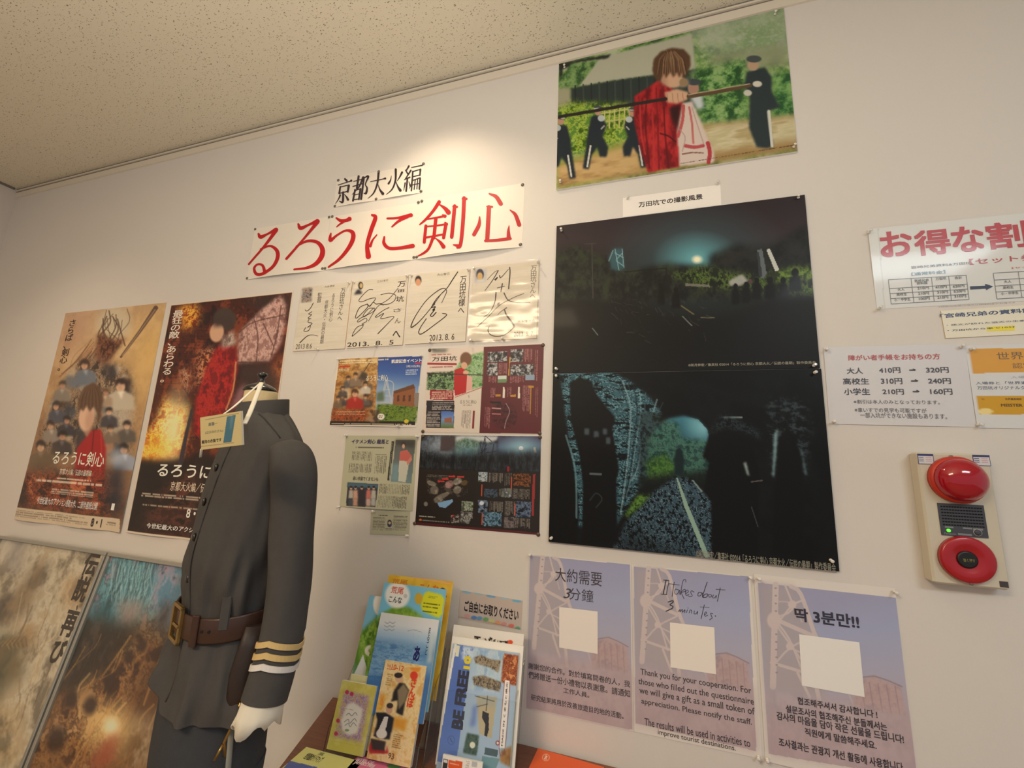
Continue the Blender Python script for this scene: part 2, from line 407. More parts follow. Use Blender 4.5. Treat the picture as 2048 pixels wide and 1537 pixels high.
M_ceil = ceiling_mat()
def struct(name, lo, hi, M):
    b = MB(); b.box(lo, hi); o = b.build(name, M); return tag(o, kind='structure')
struct('wall_back', (XL-0.1, 0, 0), (XR, 0.12, CEIL), M_wall)
struct('wall_left', (XL-0.1, YB, 0), (XL, 0, CEIL), M_wall2)
struct('floor', (XL-0.1, YB, -0.1), (XR, 0.12, 0), M_floor)
struct('ceiling', (XL-0.1, YB, CEIL), (XR, 0.12, CEIL+0.1), M_ceil)
b = MB()   # stepped moulding with two shadow grooves under the ceiling
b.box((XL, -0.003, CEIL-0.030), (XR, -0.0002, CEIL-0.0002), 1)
b.box((XL, -0.009, CEIL-0.020), (XR, -0.0002, CEIL-0.012), 0)
b.box((XL, -0.007, CEIL-0.062), (XR, -0.0002, CEIL-0.029), 0)
tag(b.build('trim_1', [M_trim, M_groove]), kind='structure')
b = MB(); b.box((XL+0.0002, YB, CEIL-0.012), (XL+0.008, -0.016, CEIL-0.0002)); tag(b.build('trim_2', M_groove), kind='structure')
b = MB(); b.box((XL, -0.012, 0.0), (XR, -0.0002, 0.07)); tag(b.build('baseboard_back', mat('baseboard_vinyl', (120, 96, 76), 0.5)), kind='structure')
M_lampw = mat('lamp_housing_white', (235, 235, 230), 0.4)
for (x, y, c) in ((-1.25, -2.8, (255, 225, 190)), (1.7, -2.4, (255, 242, 228))):
    t = tag(empty('ceiling_light', (x, y, CEIL)), 'recessed ceiling panel light %s' % ('over the left of the room' if x < 0 else 'over the right of the room'), 'ceiling light', 'ceiling panel lights')
    f = MB(); f.box((-0.66, -0.31, -0.03), (0.66, -0.27, -0.001)); f.box((-0.66, 0.27, -0.03), (0.66, 0.31, -0.001)); f.box((-0.66, -0.27, -0.03), (-0.62, 0.27, -0.001)); f.box((0.62, -0.27, -0.03), (0.66, 0.27, -0.001)); f.build('frame', M_lampw, t)
    d = MB(); d.box((-0.62, -0.27, -0.02), (0.62, 0.27, -0.004)); d.build('diffuser', mat('lamp_diffuser', (250, 248, 240), 0.5, emit=(c, 1.2)), t)

# ------------------------------------------------------------------ table
M_wood = mat('table_wood', (118, 70, 46), 0.38, coat=0.2); noisy(M_wood, 9, 0.45, 0.1, 40, 6, (1, 14, 8))
TZ = 0.725
tab = tag(empty('brochure_table', (-0.2, -0.25, 0)), 'dark brown wood-grain table against the wall holding brochures', 'table')
def world_child(o, par): o.parent = par; o.matrix_parent_inverse = Matrix.Translation(par.location).inverted(); return o
b = MB(); top = [(-0.992, -0.004), (1.15, -0.004), (1.15, -0.345), (-0.886, -0.345)]
b.loft([[(x, y, TZ-0.028) for x, y in top], [(x, y, TZ) for x, y in top]]); world_child(b.build('table_top', M_wood), tab)
for x, y in ((-0.9, -0.06), (1.08, -0.06), (1.08, -0.29), (-0.84, -0.29)):
    b = MB(); b.box((x-0.025, y-0.025, 0), (x+0.025, y+0.025, TZ-0.028)); world_child(b.build('leg', M_wood), tab)

# ------------------------------------------------------------------ wall sheets
Z1 = (0, 560, 2.847); Z2 = (0, 1040, 3.092); Z3 = (280, 700, 3.075); Z4 = (480, 300, 3.2); Z5 = (640, 660, 3.494); Z6 = (640, 1120, 3.685)
Z7 = (1080, 0, 3.657); Z8 = (1080, 350, 1.897); Y1 = (1630, 400, 3.2); Y2 = (1800, 880, 4.80); Y3 = (1030, 1080, 3.363); Y4 = (1400, 1120, 3.686)
T1 = (485, 420, 5.689); T2 = (820, 360, 8.533); T3 = (660, 320, 10.24); S1 = (580, 540, 8.533); S2 = (805, 520, 7.186); E1 = (1240, 1080, 7.062); K1 = (390, 730, 8.54); F1 = (0, 1180, 4.306)
def q(zm, *pts): return [(zm[0]+x/zm[2], zm[1]+y/zm[2]) for x, y in pts]
def sag(top=0.0, bot=0.006, n=1, ph=0.0):      # loose paper standing off the wall along its lower edge
    return lambda u, v: np.clip(top*(1-v)+bot*v*np.abs(np.sin(math.pi*(u*n+ph)))*np.clip(v, 0, 1), 0, None)

# ---- large film still at the top (plain stand-in scene)
s = Sheet([(1117, 131), (1567, 22), (1592, 305), (1115, 383)], -0.0005, th=0.008, gain=1.02)
s.zoom(*Z7); A = s.all()
s.grad((900, 150), (1000, 1150), [(166, 172, 150), (150, 165, 128), (120, 150, 90)])
s.mixn(A, [(58, 92, 52), (98, 138, 72), (140, 170, 100), (176, 190, 150)], 16, 10, 3, 4)
sky = s.m_poly([(1000, 200), (1780, 80), (1810, 400), (1500, 430), (1200, 430)], 12); s.put(sky, (168, 176, 158), .75)
s.mixn(s.m_poly([(1420, 190), (1780, 130), (1800, 430), (1400, 420)], 10), [(150, 170, 135), (120, 150, 100), (168, 178, 155)], 20, 14, 8, 3, a=.7)
s.poly([(1240, 420), (1790, 330), (1815, 500), (1250, 560)], (142, 148, 118), .8, 4)     # distant roof line
s.poly([(140, 480), (420, 440), (1000, 290), (1110, 265), (1120, 380), (1140, 530), (900, 560), (560, 600), (280, 650), (420, 470), (145, 540)], (176, 176, 156), 1, 1)   # pale roof
s.poly([(140, 480), (520, 410), (500, 440), (300, 470), (170, 520), (160, 610), (150, 600)], (38, 44, 40), 1, 1)
s.mixn(s.m_poly([(140, 600), (230, 480), (430, 450), (290, 640), (150, 660)], 1), [(52, 84, 50), (96, 134, 74), (130, 160, 100)], 40, 24, 5, 3)
s.poly([(225, 660), (560, 600), (900, 555), (1150, 520), (1150, 800), (660, 800), (230, 790)], (44, 56, 54), 1, 1)  # shaded eaves
for i, x in enumerate(range(260, 900, 58)): s.line([(x, 640-(x-260)*.13), (x+4, 800)], 10, (62, 72, 66) if i % 2 else (34, 44, 44))
s.poly([(130, 660), (225, 655), (230, 900), (125, 900)], (160, 158, 130), 1, 2)
s.mixn(s.m_poly([(1090, 540), (1500, 440), (1510, 880), (1180, 930), (1140, 700)], 5), [(40, 78, 44), (70, 116, 60), (104, 150, 84), (140, 172, 110)], 26, 18, 11, 4, 2.0)
s.mixn(s.m_poly([(1690, 560), (1840, 540), (1870, 880), (1700, 880)], 4), [(40, 84, 48), (90, 140, 78), (130, 170, 100)], 26, 18, 12, 4)
s.mixn(s.m_poly([(130, 800), (240, 760), (650, 770), (700, 1040), (520, 1080), (300, 1130), (130, 1200)], 4), [(60, 92, 30), (120, 150, 40), (176, 196, 84), (90, 130, 50)], 34, 24, 13, 4, 2.0)
for x in range(440, 660, 36): s.line([(x, 790), (x-4, 950)], 9, (196, 190, 120))
s.line([(420, 850), (660, 810)], 8, (196, 190, 120)); s.line([(420, 910), (660, 880)], 8, (190, 184, 120))
s.grad((700, 1040), (900, 1300), [(150, 150, 70), (176, 146, 92), (158, 128, 82)], s.m_poly([(130, 1200), (420, 1110), (720, 1020), (1180, 930), (1860, 860), (1885, 1110), (130, 1390)], 3))
s.mixn(s.m_poly([(1180, 940), (1860, 870), (1880, 1040), (1250, 1130)], 4), [(190, 180, 140), (206, 196, 160), (176, 160, 116)], 6, 14, 15, 3)
s.mixn(s.m_poly([(130, 1230), (720, 1060), (720, 1270), (140, 1380)], 3), [(150, 118, 78), (186, 152, 100), (200, 168, 116)], 6, 14, 16, 3)
def guard(x, y, k, flip=1):   # dark-uniformed bystander, seen small and out of focus
    f = flip
    s.poly([(x-30*k*f, y), (x+45*k*f, y-5*k), (x+80*k*f, y+70*k), (x+50*k*f, y+150*k), (x+90*k*f, y+230*k), (x+80*k*f, y+300*k), (x+30*k*f, y+300*k), (x+10*k*f, y+230*k), (x-30*k*f, y+290*k), (x-50*k*f, y+390*k), (x-95*k*f, y+385*k), (x-70*k*f, y+220*k), (x-55*k*f, y+100*k)], (34, 44, 52), 1, 1)
    s.line([(x-38*k*f, y+220*k), (x-62*k*f, y+370*k)], 13*k, (206, 204, 196)); s.ell(x+15*k*f, y-32*k, 24*k, 28*k, (184, 142, 118)); s.ell(x+15*k*f, y-58*k, 30*k, 15*k, (70, 76, 78)); s.line([(x-12*k*f, y-52*k), (x+42*k*f, y-54*k)], 7*k, (206, 204, 196)); s.ell(x+40*k*f, y+18*k, 26*k, 24*k, (196, 204, 204), 0, .9); s.line([(x+60*k*f, y+75*k), (x+40*k*f, y+95*k)], 10*k, (200, 198, 190), .8)
guard(410, 860, 1.0); guard(170, 930, 1.0, -1); guard(690, 870, .95, -1)
s.poly([(1510, 540), (1640, 505), (1690, 580), (1690, 690), (1750, 800), (1660, 830), (1700, 1080), (1660, 1100), (1580, 1090), (1525, 950), (1530, 700), (1490, 640)], (44, 56, 60), 1, 1)
s.line([(1668, 830), (1680, 960), (1692, 1080)], 22, (206, 206, 196)); s.ell(1555, 490, 42, 44, (180, 152, 126)); s.ell(1560, 448, 55, 26, (70, 78, 80)); s.ell(1585, 630, 34, 22, (208, 202, 190)); s.ell(1515, 695, 30, 22, (200, 196, 184))
s.ell(1120, 660, 40, 52, (170, 130, 112)); s.ell(1125, 615, 52, 24, (64, 72, 76)); s.poly([(1090, 720), (1180, 700), (1200, 800), (1150, 820)], (196, 204, 206), 1, 2)
s.poly([(800, 650), (870, 600), (960, 660), (1050, 780), (1010, 920), (1020, 1230), (790, 1270), (735, 1100), (690, 900), (690, 720)], (158, 34, 40), 1, 1)       # red jacket
s.mixn(s.m_poly([(800, 650), (870, 600), (960, 660), (1050, 780), (1010, 920), (1020, 1230), (790, 1270), (735, 1100), (690, 900), (690, 720)], 1), [(104, 18, 28), (160, 34, 40), (190, 48, 50)], 26, 8, 21, 3, 1.8, .8)
for p, c in (([(790, 680), (770, 900), (800, 1240)], (96, 20, 28)), ([(850, 660), (860, 900), (870, 1250)], (120, 24, 32)), ([(905, 800), (915, 1000), (940, 1240)], (92, 18, 26)), ([(730, 760), (740, 980), (770, 1140)], (190, 56, 54)), ([(820, 840), (830, 1040), (830, 1250)], (186, 50, 50)), ([(880, 990), (940, 1010), (990, 1050)], (70, 14, 24))): s.line(p, 13, c, .75)
s.poly([(1040, 770), (1110, 755), (1190, 940), (1270, 1130), (1270, 1200), (1020, 1230), (1000, 960)], (212, 194, 184), 1, 1)
for p, w, c in (([(1050, 790), (1040, 900), (1010, 1010)], 22, (186, 70, 72)), ([(1090, 800), (1110, 920), (1120, 1060)], 16, (190, 96, 96)), ([(1110, 800), (1150, 930), (1200, 1080)], 8, (176, 150, 144)), ([(1060, 1080), (1130, 1090), (1190, 1080)], 26, (176, 60, 70)), ([(1225, 1060), (1240, 1130), (1230, 1200)], 30, (170, 40, 50)), ([(1020, 960), (1060, 1020), (1040, 1120)], 8, (176, 150, 144)), ([(1040, 1140), (1110, 1130), (1190, 1132)], 9, (110, 70, 60))): s.line(p, w, c, .85)
s.poly([(940, 800), (1030, 770), (1000, 980), (960, 880)], (52, 24, 28), 1, 2)
s.poly([(865, 540), (1040, 520), (1050, 600), (1010, 655), (950, 660), (890, 620)], (204, 164, 134), 1, 1); s.poly([(865, 560), (900, 540), (930, 655), (890, 630)], (170, 126, 104), .8, 3)
hair = [(822, 520), (830, 450), (880, 395), (960, 365), (1050, 375), (1098, 430), (1098, 500), (1070, 570), (1040, 590), (1045, 530), (1020, 585), (1000, 545), (975, 580), (950, 540), (920, 590), (905, 545), (880, 610), (850, 600), (828, 570)]
s.poly(hair, (88, 62, 46), 1, 1); hm = s.m_poly(hair, 1)
for i in range(26):
    rg = random.Random(i+90); x = 850+rg.random()*230; m_ = s.m_line([(945+(x-945)*.35, 385+rg.random()*20), (945+(x-945)*.8, 450), (x, 560)], [5, 9, 4]); s.put(m_*hm, rg.choice([(120, 88, 62), (66, 46, 36), (150, 116, 84), (104, 74, 54), (172, 142, 108)]), .6)
s.poly([(1015, 600), (1075, 590), (1085, 640), (1020, 655)], (186, 166, 146), 1, 2); s.ell(1048, 618, 30, 30, (150, 124, 92)); s.poly([(910, 690), (1000, 665), (1085, 690), (1075, 745), (1000, 772), (930, 765)], (206, 166, 136), 1, 1)
for i in range(4): s.line([(928+i*38, 698), (936+i*38, 764)], 5, (160, 112, 88), .8)
s.line([(130, 870), (540, 800), (920, 738)], 24, (42, 38, 36)); s.line([(1085, 720), (1330, 680), (1530, 640)], 30, (92, 74, 54)); s.line([(1085, 708), (1530, 628)], 6, (190, 174, 140))
s.text('©和月伸宏／集英社 ©2014「るろうに剣心 京都大火／伝説の最期」製作委員会', *q((0, 0, 1), *[(1025, 1205), (1870, 1078)]), (60, 52, 44))
s.build('film_still_board', M_board, 'photo board of a person in a red jacket gripping a pole, highest on the wall', 'photo board', edge=(232, 230, 224)); TOP = s

# ---- caption slip
s = Sheet(q(Z7, (612, 1450), (1320, 1350), (1325, 1500), (600, 1590)), 0, th=0.0005, gain=1.2, base=(226, 220, 212)); s.zoom(*Z7)
s.text('万田坑での撮影風景', (722, 1520), (1188, 1418), (44, 40, 40), .022)
s.build('caption_slip', M_matte, 'narrow white caption slip with one line of black lettering above the night photo', 'sign')

# ---- night mine photo
s = Sheet([(1113, 455), (1608, 392), (1638, 738), (1107, 747)], -0.0012, th=0.007, gain=1.0); s.zoom(*Z8); A = s.all()
s.grad((600, 120), (600, 740), [(46, 38, 42), (54, 44, 48), (36, 34, 36), (22, 22, 22), (19, 19, 19), (20, 20, 20)])
s.put(s.m_ell(595, 320, 190, 130, 0, .9), (60, 96, 104), .75); s.put(s.m_ell(595, 322, 95, 62, 0, .8), (106, 176, 186), .85)
s.mixn(s.m_poly([(640, 310), (740, 270), (860, 280), (930, 240), (1010, 190), (1040, 460), (640, 400)], 5), [(22, 24, 24), (32, 34, 32), (40, 40, 38)], 20, 12, 2, 3)
s.mixn(s.m_poly([(60, 300), (140, 270), (260, 320), (330, 370), (480, 340), (600, 350), (720, 360), (860, 400), (860, 480), (60, 480)], 4), [(20, 22, 22), (34, 36, 34), (44, 52, 36)], 26, 14, 4, 4)
s.mixn(s.m_poly([(480, 380), (620, 350), (760, 380), (840, 380), (930, 360), (1040, 350), (1040, 460), (860, 450), (600, 430)], 4), [(22, 24, 20), (50, 66, 30), (92, 116, 52), (30, 36, 24)], 40, 16, 6, 4, 2.2)
s.mixn(s.m_poly([(850, 385), (960, 350), (1040, 360), (1042, 400), (870, 410)], 3), [(60, 80, 34), (120, 150, 64), (40, 50, 26)], 40, 20, 7, 3)
s.ell(595, 325, 17, 13, (248, 240, 205), 0, 1, .5)
s.put(s.m_poly([(278, 285), (312, 282), (322, 360), (292, 370), (268, 360), (262, 315)], 2), (58, 96, 106), .8)
for p in ([(285, 285), (300, 365)], [(312, 285), (318, 355)], [(285, 300), (316, 318)], [(314, 300), (290, 325)], [(290, 330), (318, 350)], [(262, 330), (278, 290)]): s.line(p, 2.6, (128, 170, 178))
s.poly([(822, 290), (840, 285), (858, 380), (845, 395), (835, 395)], (96, 104, 108)); s.poly([(856, 288), (870, 285), (905, 365), (890, 370)], (196, 200, 190)); s.poly([(820, 300), (828, 295), (842, 390), (830, 390)], (50, 56, 60))
s.poly([(715, 405), (765, 380), (790, 405), (760, 425), (715, 425)], (170, 172, 166), .9, 1); s.poly([(550, 415), (640, 420), (645, 430), (552, 425)], (128, 126, 116), .8)
s.line([(198, 264), (202, 470)], 3, (70, 66, 62)); s.line([(170, 266), (215, 264)], 2.4, (70, 66, 62)); s.line([(480, 360), (480, 410)], 2, (20, 20, 20)); s.line([(320, 372), (480, 358)], 3, (18, 18, 18))
rng = random.Random(4)
for i in range(70):
    x = rng.uniform(260, 640); y = 470+rng.uniform(0, 200)*rng.random(); L = rng.uniform(8, 36); a = rng.uniform(-.2, 1.4)
    s.line([(x, y), (x+L*math.cos(a), y+L*math.sin(a))], 1.8, rng.choice([(70, 68, 60), (52, 56, 54), (40, 40, 38)]), .8)
s.line([(535, 500), (582, 532)], 5, (104, 96, 66)); s.line([(200, 585), (220, 610)], 4, (96, 110, 112)); s.line([(540, 540), (575, 575)], 4, (110, 116, 110)); s.line([(610, 545), (660, 545)], 3, (110, 108, 80))
for x, y, r in ((870, 405, 12), (920, 405, 11), (965, 375, 14), (820, 405, 10), (780, 420, 9), (740, 425, 8), (460, 425, 8), (515, 440, 9)): s.ell(x, y, r, r*1.2, (15, 15, 15)); s.poly([(x-r*1.8, y+70), (x-r*1.5, y+r*1.4), (x, y+r*.6), (x+r*1.5, y+r*1.4), (x+r*1.8, y+70)], (15, 15, 15), 1, 1)
s.ell(797, 408, 7, 9, (90, 60, 66))
s.text('©和月伸宏／集英社 ©2014「るろうに剣心 京都大火／伝説の最期」製作委員会', (562, 730), (1042, 708), (160, 156, 140), .008)
s.build('night_photo_board', M_board, 'nearly black photo board of a floodlit mine yard at night, under the white caption slip', 'photo board', edge=(40, 40, 40)); NIGHT = s

# ---- tunnel photo
s = Sheet([(1107, 748.5), (1638, 739.5), (1679, 1142), (1098, 1084)], -0.0012, th=0.007, gain=1.0); s.zoom(*Z8); A = s.all()
s.fill((15, 16, 17)); s.mixn(A, [(12, 13, 14), (18, 20, 22)], 8, 6, 1, 2)
arch = [(75, 755), (285, 752), (350, 790), (420, 850), (460, 905), (430, 960), (400, 1050), (385, 1180), (330, 1260), (290, 1330), (210, 1340), (130, 1330), (110, 1000)]
s.mixn(s.m_poly(arch, 2), [(10, 18, 22), (28, 52, 62), (120, 172, 186), (22, 40, 48), (60, 100, 114)], 26, 60, 31, 4, 2.2)
for i in range(9): s.line([(290+i*22, 770+i*12), (330+i*13, 870+i*8), (330+i*9, 1010), (315+i*8, 1180-i*10), (300+i*7, 1300-i*20)], 6 if i % 2 else 3, [(24, 36, 42), (150, 184, 192), (70, 104, 116)][i % 3], .55)
s.mixn(s.m_poly([(380, 900), (460, 905), (440, 1000), (400, 1180), (375, 1190)], 2), [(20, 30, 34), (60, 84, 92), (24, 34, 30)], 40, 30, 32, 3)
mouth = [(405, 1160), (412, 1040), (440, 965), (490, 925), (545, 915), (600, 930), (635, 970), (645, 1050), (640, 1160)]
s.grad((560, 930), (500, 1150), [(66, 126, 146), (48, 94, 112), (38, 72, 80), (30, 52, 48)], s.m_poly(mouth, 2))
s.put(s.m_ell(618, 955, 46, 46, 0, .8)*s.m_poly(mouth), (150, 214, 226), .7)
s.mixn(s.m_poly([(410, 1000), (470, 930), (520, 940), (540, 1000), (640, 1010), (640, 1170), (400, 1170)], 3), [(30, 56, 50), (60, 104, 90), (84, 130, 110), (40, 70, 66)], 50, 40, 33, 4, 1.8, .8)
s.mixn(s.m_poly([(400, 1090), (470, 1060), (520, 1110), (500, 1140), (420, 1170)], 3), [(40, 70, 36), (84, 130, 56), (50, 84, 44)], 60, 40, 34, 3)
s.poly([(375, 1150), (560, 1130), (660, 1120), (660, 1200), (380, 1210)], (18, 22, 20), .85, 4)
trk = [(515, 1145), (560, 1150), (650, 1230), (655, 1460), (270, 1430), (330, 1310), (420, 1210)]
s.mixn(s.m_poly(trk, 2), [(10, 14, 18), (30, 44, 54), (120, 150, 168), (16, 24, 30), (62, 88, 104)], 150, 80, 35, 2, 2.8)
s.put(s.m_poly([(270, 1430), (330, 1330), (460, 1400), (640, 1460)], 12), (14, 16, 18), .55)
s.mixn(s.m_poly([(320, 1290), (370, 1215), (420, 1210), (390, 1250), (330, 1300)], 2), [(50, 84, 30), (104, 150, 60), (30, 50, 24)], 70, 50, 36, 3)
s.line([(518, 1150), (545, 1240), (588, 1350), (632, 1450)], 3, (0, 0, 0)); s.poly([(516, 1150), (522, 1150), (560, 1250), (642, 1448), (624, 1452), (545, 1255)], (142, 172, 158)); s.poly([(575, 1160), (580, 1158), (615, 1200), (612, 1206)], (120, 140, 140))
def sil(pts, c=(13, 13, 14), soft=1): s.poly(pts, c, 1, soft)
sil([(115, 790), (150, 770), (195, 785), (212, 830), (250, 880), (285, 920), (275, 970), (300, 1120), (290, 1160), (295, 1390), (160, 1400), (165, 1180), (150, 1060), (120, 940), (115, 860)])
sil([(40, 860), (80, 830), (95, 940), (130, 1120), (150, 1280), (140, 1400), (40, 1390)]); s.line([(100, 990), (135, 1120), (140, 1300)], 7, (110, 150, 160), .7)
for x, y in ((170, 975), (205, 985), (238, 975), (250, 1010)): s.poly([(x, y-12), (x+18, y-12), (x+18, y+12), (x, y+12)], (86, 100, 110), .8, 1)
s.line([(192, 1135), (232, 1136)], 8, (120, 132, 138), .7); s.line([(190, 1235), (214, 1208), (236, 1230), (214, 1262)], 4, (60, 66, 70), .8)
sil([(700, 925), (760, 920), (770, 985), (800, 1010), (830, 1130), (825, 1440), (650, 1440), (650, 1240), (620, 1200), (640, 1090), (615, 1070), (640, 990), (700, 970)])
s.line([(697, 922), (763, 922)], 7, (150, 170, 172), .8)
s.mixn(s.m_poly([(640, 985), (690, 900), (790, 950), (840, 980), (830, 1010), (780, 980), (700, 960)], 3), [(14, 16, 18), (60, 80, 88), (20, 26, 28)], 60, 50, 37, 3, 2, .7)
s.mixn(s.m_poly([(860, 850), (1000, 850), (1030, 960), (1000, 1150), (880, 1160), (860, 1000)], 4), [(14, 15, 16), (20, 24, 26), (62, 76, 82)], 60, 60, 38, 3, 1.6, .8)
s.poly([(885, 985), (900, 960), (895, 1060), (885, 1150), (878, 1140)], (140, 176, 184), .8, 1); s.poly([(980, 1000), (992, 1050), (1010, 1140), (1000, 1140)], (96, 126, 134), .8, 1); s.poly([(770, 1095), (780, 1090), (792, 1140), (784, 1140)], (170, 190, 190), .9, 1)
sil([(905, 1000), (935, 960), (960, 990), (985, 1060), (1000, 1200), (990, 1440), (880, 1440), (890, 1160)]); s.line([(800, 1260), (825, 1335)], 3, (70, 74, 74)); s.line([(800, 1165), (840, 1160)], 4, (100, 96, 90))
sil([(515, 1045), (530, 1032), (540, 1050), (548, 1090), (540, 1140), (512, 1140), (508, 1085)], (24, 40, 44))
s.text('©和月伸宏／集英社 ©2014「るろうに剣心 京都大火／伝説の最期」製作委員会', (592, 1452), (1116, 1473), (150, 148, 134), .008)
s.build('tunnel_photo_board', M_board, 'dark photo board of silhouettes and a rail track in a bluish tunnel', 'photo board', edge=(36, 36, 36)); TUN = s

# ---- film title signs
PAP = (232, 224, 212)
s = Sheet(q(T3, (135, 400), (1930, 70), (1885, 665), (80, 985)), 0, th=0.0005, gain=1.0, base=PAP, wave=sag(0, .004, 2)); s.zoom(*T3)
K = (52, 40, 48)
def st(pts, w): s.stroke(pts, w, K, 5)
# 京
st([(310, 395), (345, 430)], [40, 44]); st([(170, 520), (450, 430)], [16, 22]); st([(400, 450), (440, 430)], [14, 46]); st([(215, 555), (195, 690)], [34, 40]); st([(210, 560), (385, 520)], 20); st([(390, 530), (370, 660)], [48, 40]); st([(200, 690), (370, 650)], 22)
st([(275, 670), (270, 870), (200, 850)], [42, 46, 16]); st([(215, 730), (180, 810), (115, 905)], [36, 24, 8]); st([(300, 710), (350, 770), (380, 825)], [10, 34, 50])
# 都
st([(590, 340), (555, 590)], [44, 38]); st([(490, 445), (640, 405)], 18); st([(475, 550), (680, 490)], 22); st([(680, 360), (600, 560), (460, 720)], [40, 30, 8]); st([(520, 620), (485, 850)], [36, 40]); st([(515, 630), (630, 600)], 20); st([(630, 600), (605, 820)], [40, 36]); st([(500, 730), (620, 700)], 18); st([(490, 830), (610, 810)], 20)
st([(700, 360), (650, 815)], [36, 40]); st([(700, 375), (790, 340), (730, 500), (765, 580), (745, 690), (700, 690)], [20, 40, 22, 34, 44, 14])
# 大
st([(835, 450), (1140, 385)], [16, 22]); st([(1090, 395), (1135, 385)], [16, 44]); st([(1000, 250), (975, 480), (900, 680), (785, 800)], [44, 38, 28, 8]); st([(985, 500), (1030, 620), (1090, 700)], [10, 34, 62])
# 火
st([(1260, 330), (1245, 420), (1205, 490)], [8, 26, 42]); st([(1480, 260), (1430, 360), (1380, 440)], [44, 26, 8]); st([(1350, 200), (1345, 430), (1280, 610), (1160, 720)], [46, 38, 28, 8]); st([(1355, 450), (1400, 560), (1450, 635)], [12, 34, 60])
# 編
st([(1620, 130), (1560, 230)], [36, 24]); st([(1550, 215), (1600, 290)], [20, 34]); st([(1660, 220), (1540, 410)], [34, 18]); st([(1530, 410), (1640, 360)], [16, 30]); st([(1590, 400), (1570, 650)], 36); st([(1545, 480), (1520, 640)], [30, 10]); st([(1620, 450), (1650, 540)], [10, 34])
st([(1670, 160), (1890, 115)], [16, 26]); st([(1700, 240), (1680, 480), (1630, 600)], [34, 28, 8]); st([(1710, 240), (1860, 195)], 20); st([(1855, 200), (1845, 320)], [38, 30]); st([(1700, 350), (1850, 310)], 20); st([(1690, 430), (1675, 640)], 30); st([(1690, 430), (1850, 370)], 22); st([(1850, 380), (1835, 600)], 36); st([(1750, 420), (1730, 610)], 22); st([(1800, 400), (1785, 600)], 22); st([(1690, 520), (1840, 485)], 16)
s.build('subtitle_banner', M_satin, 'small white banner with five black brush-style characters above the red title', 'banner'); KYO = s
RED = (186, 22, 30)
tb = [q(T1, (140, 212), (985, 80), (938, 692), (50, 800)), q(T1, (990, 78), (1995, -75), (1965, 562), (940, 692)), q(T2, (130, 345), (1950, 62), (1930, 1140), (85, 1370))]
tl = ['white banner sheet with two red hiragana, leftmost of the three title sheets', 'white banner sheet with two red hiragana, middle of the three title sheets', 'white banner sheet with two large red kanji, rightmost of the title sheets']
tt = []
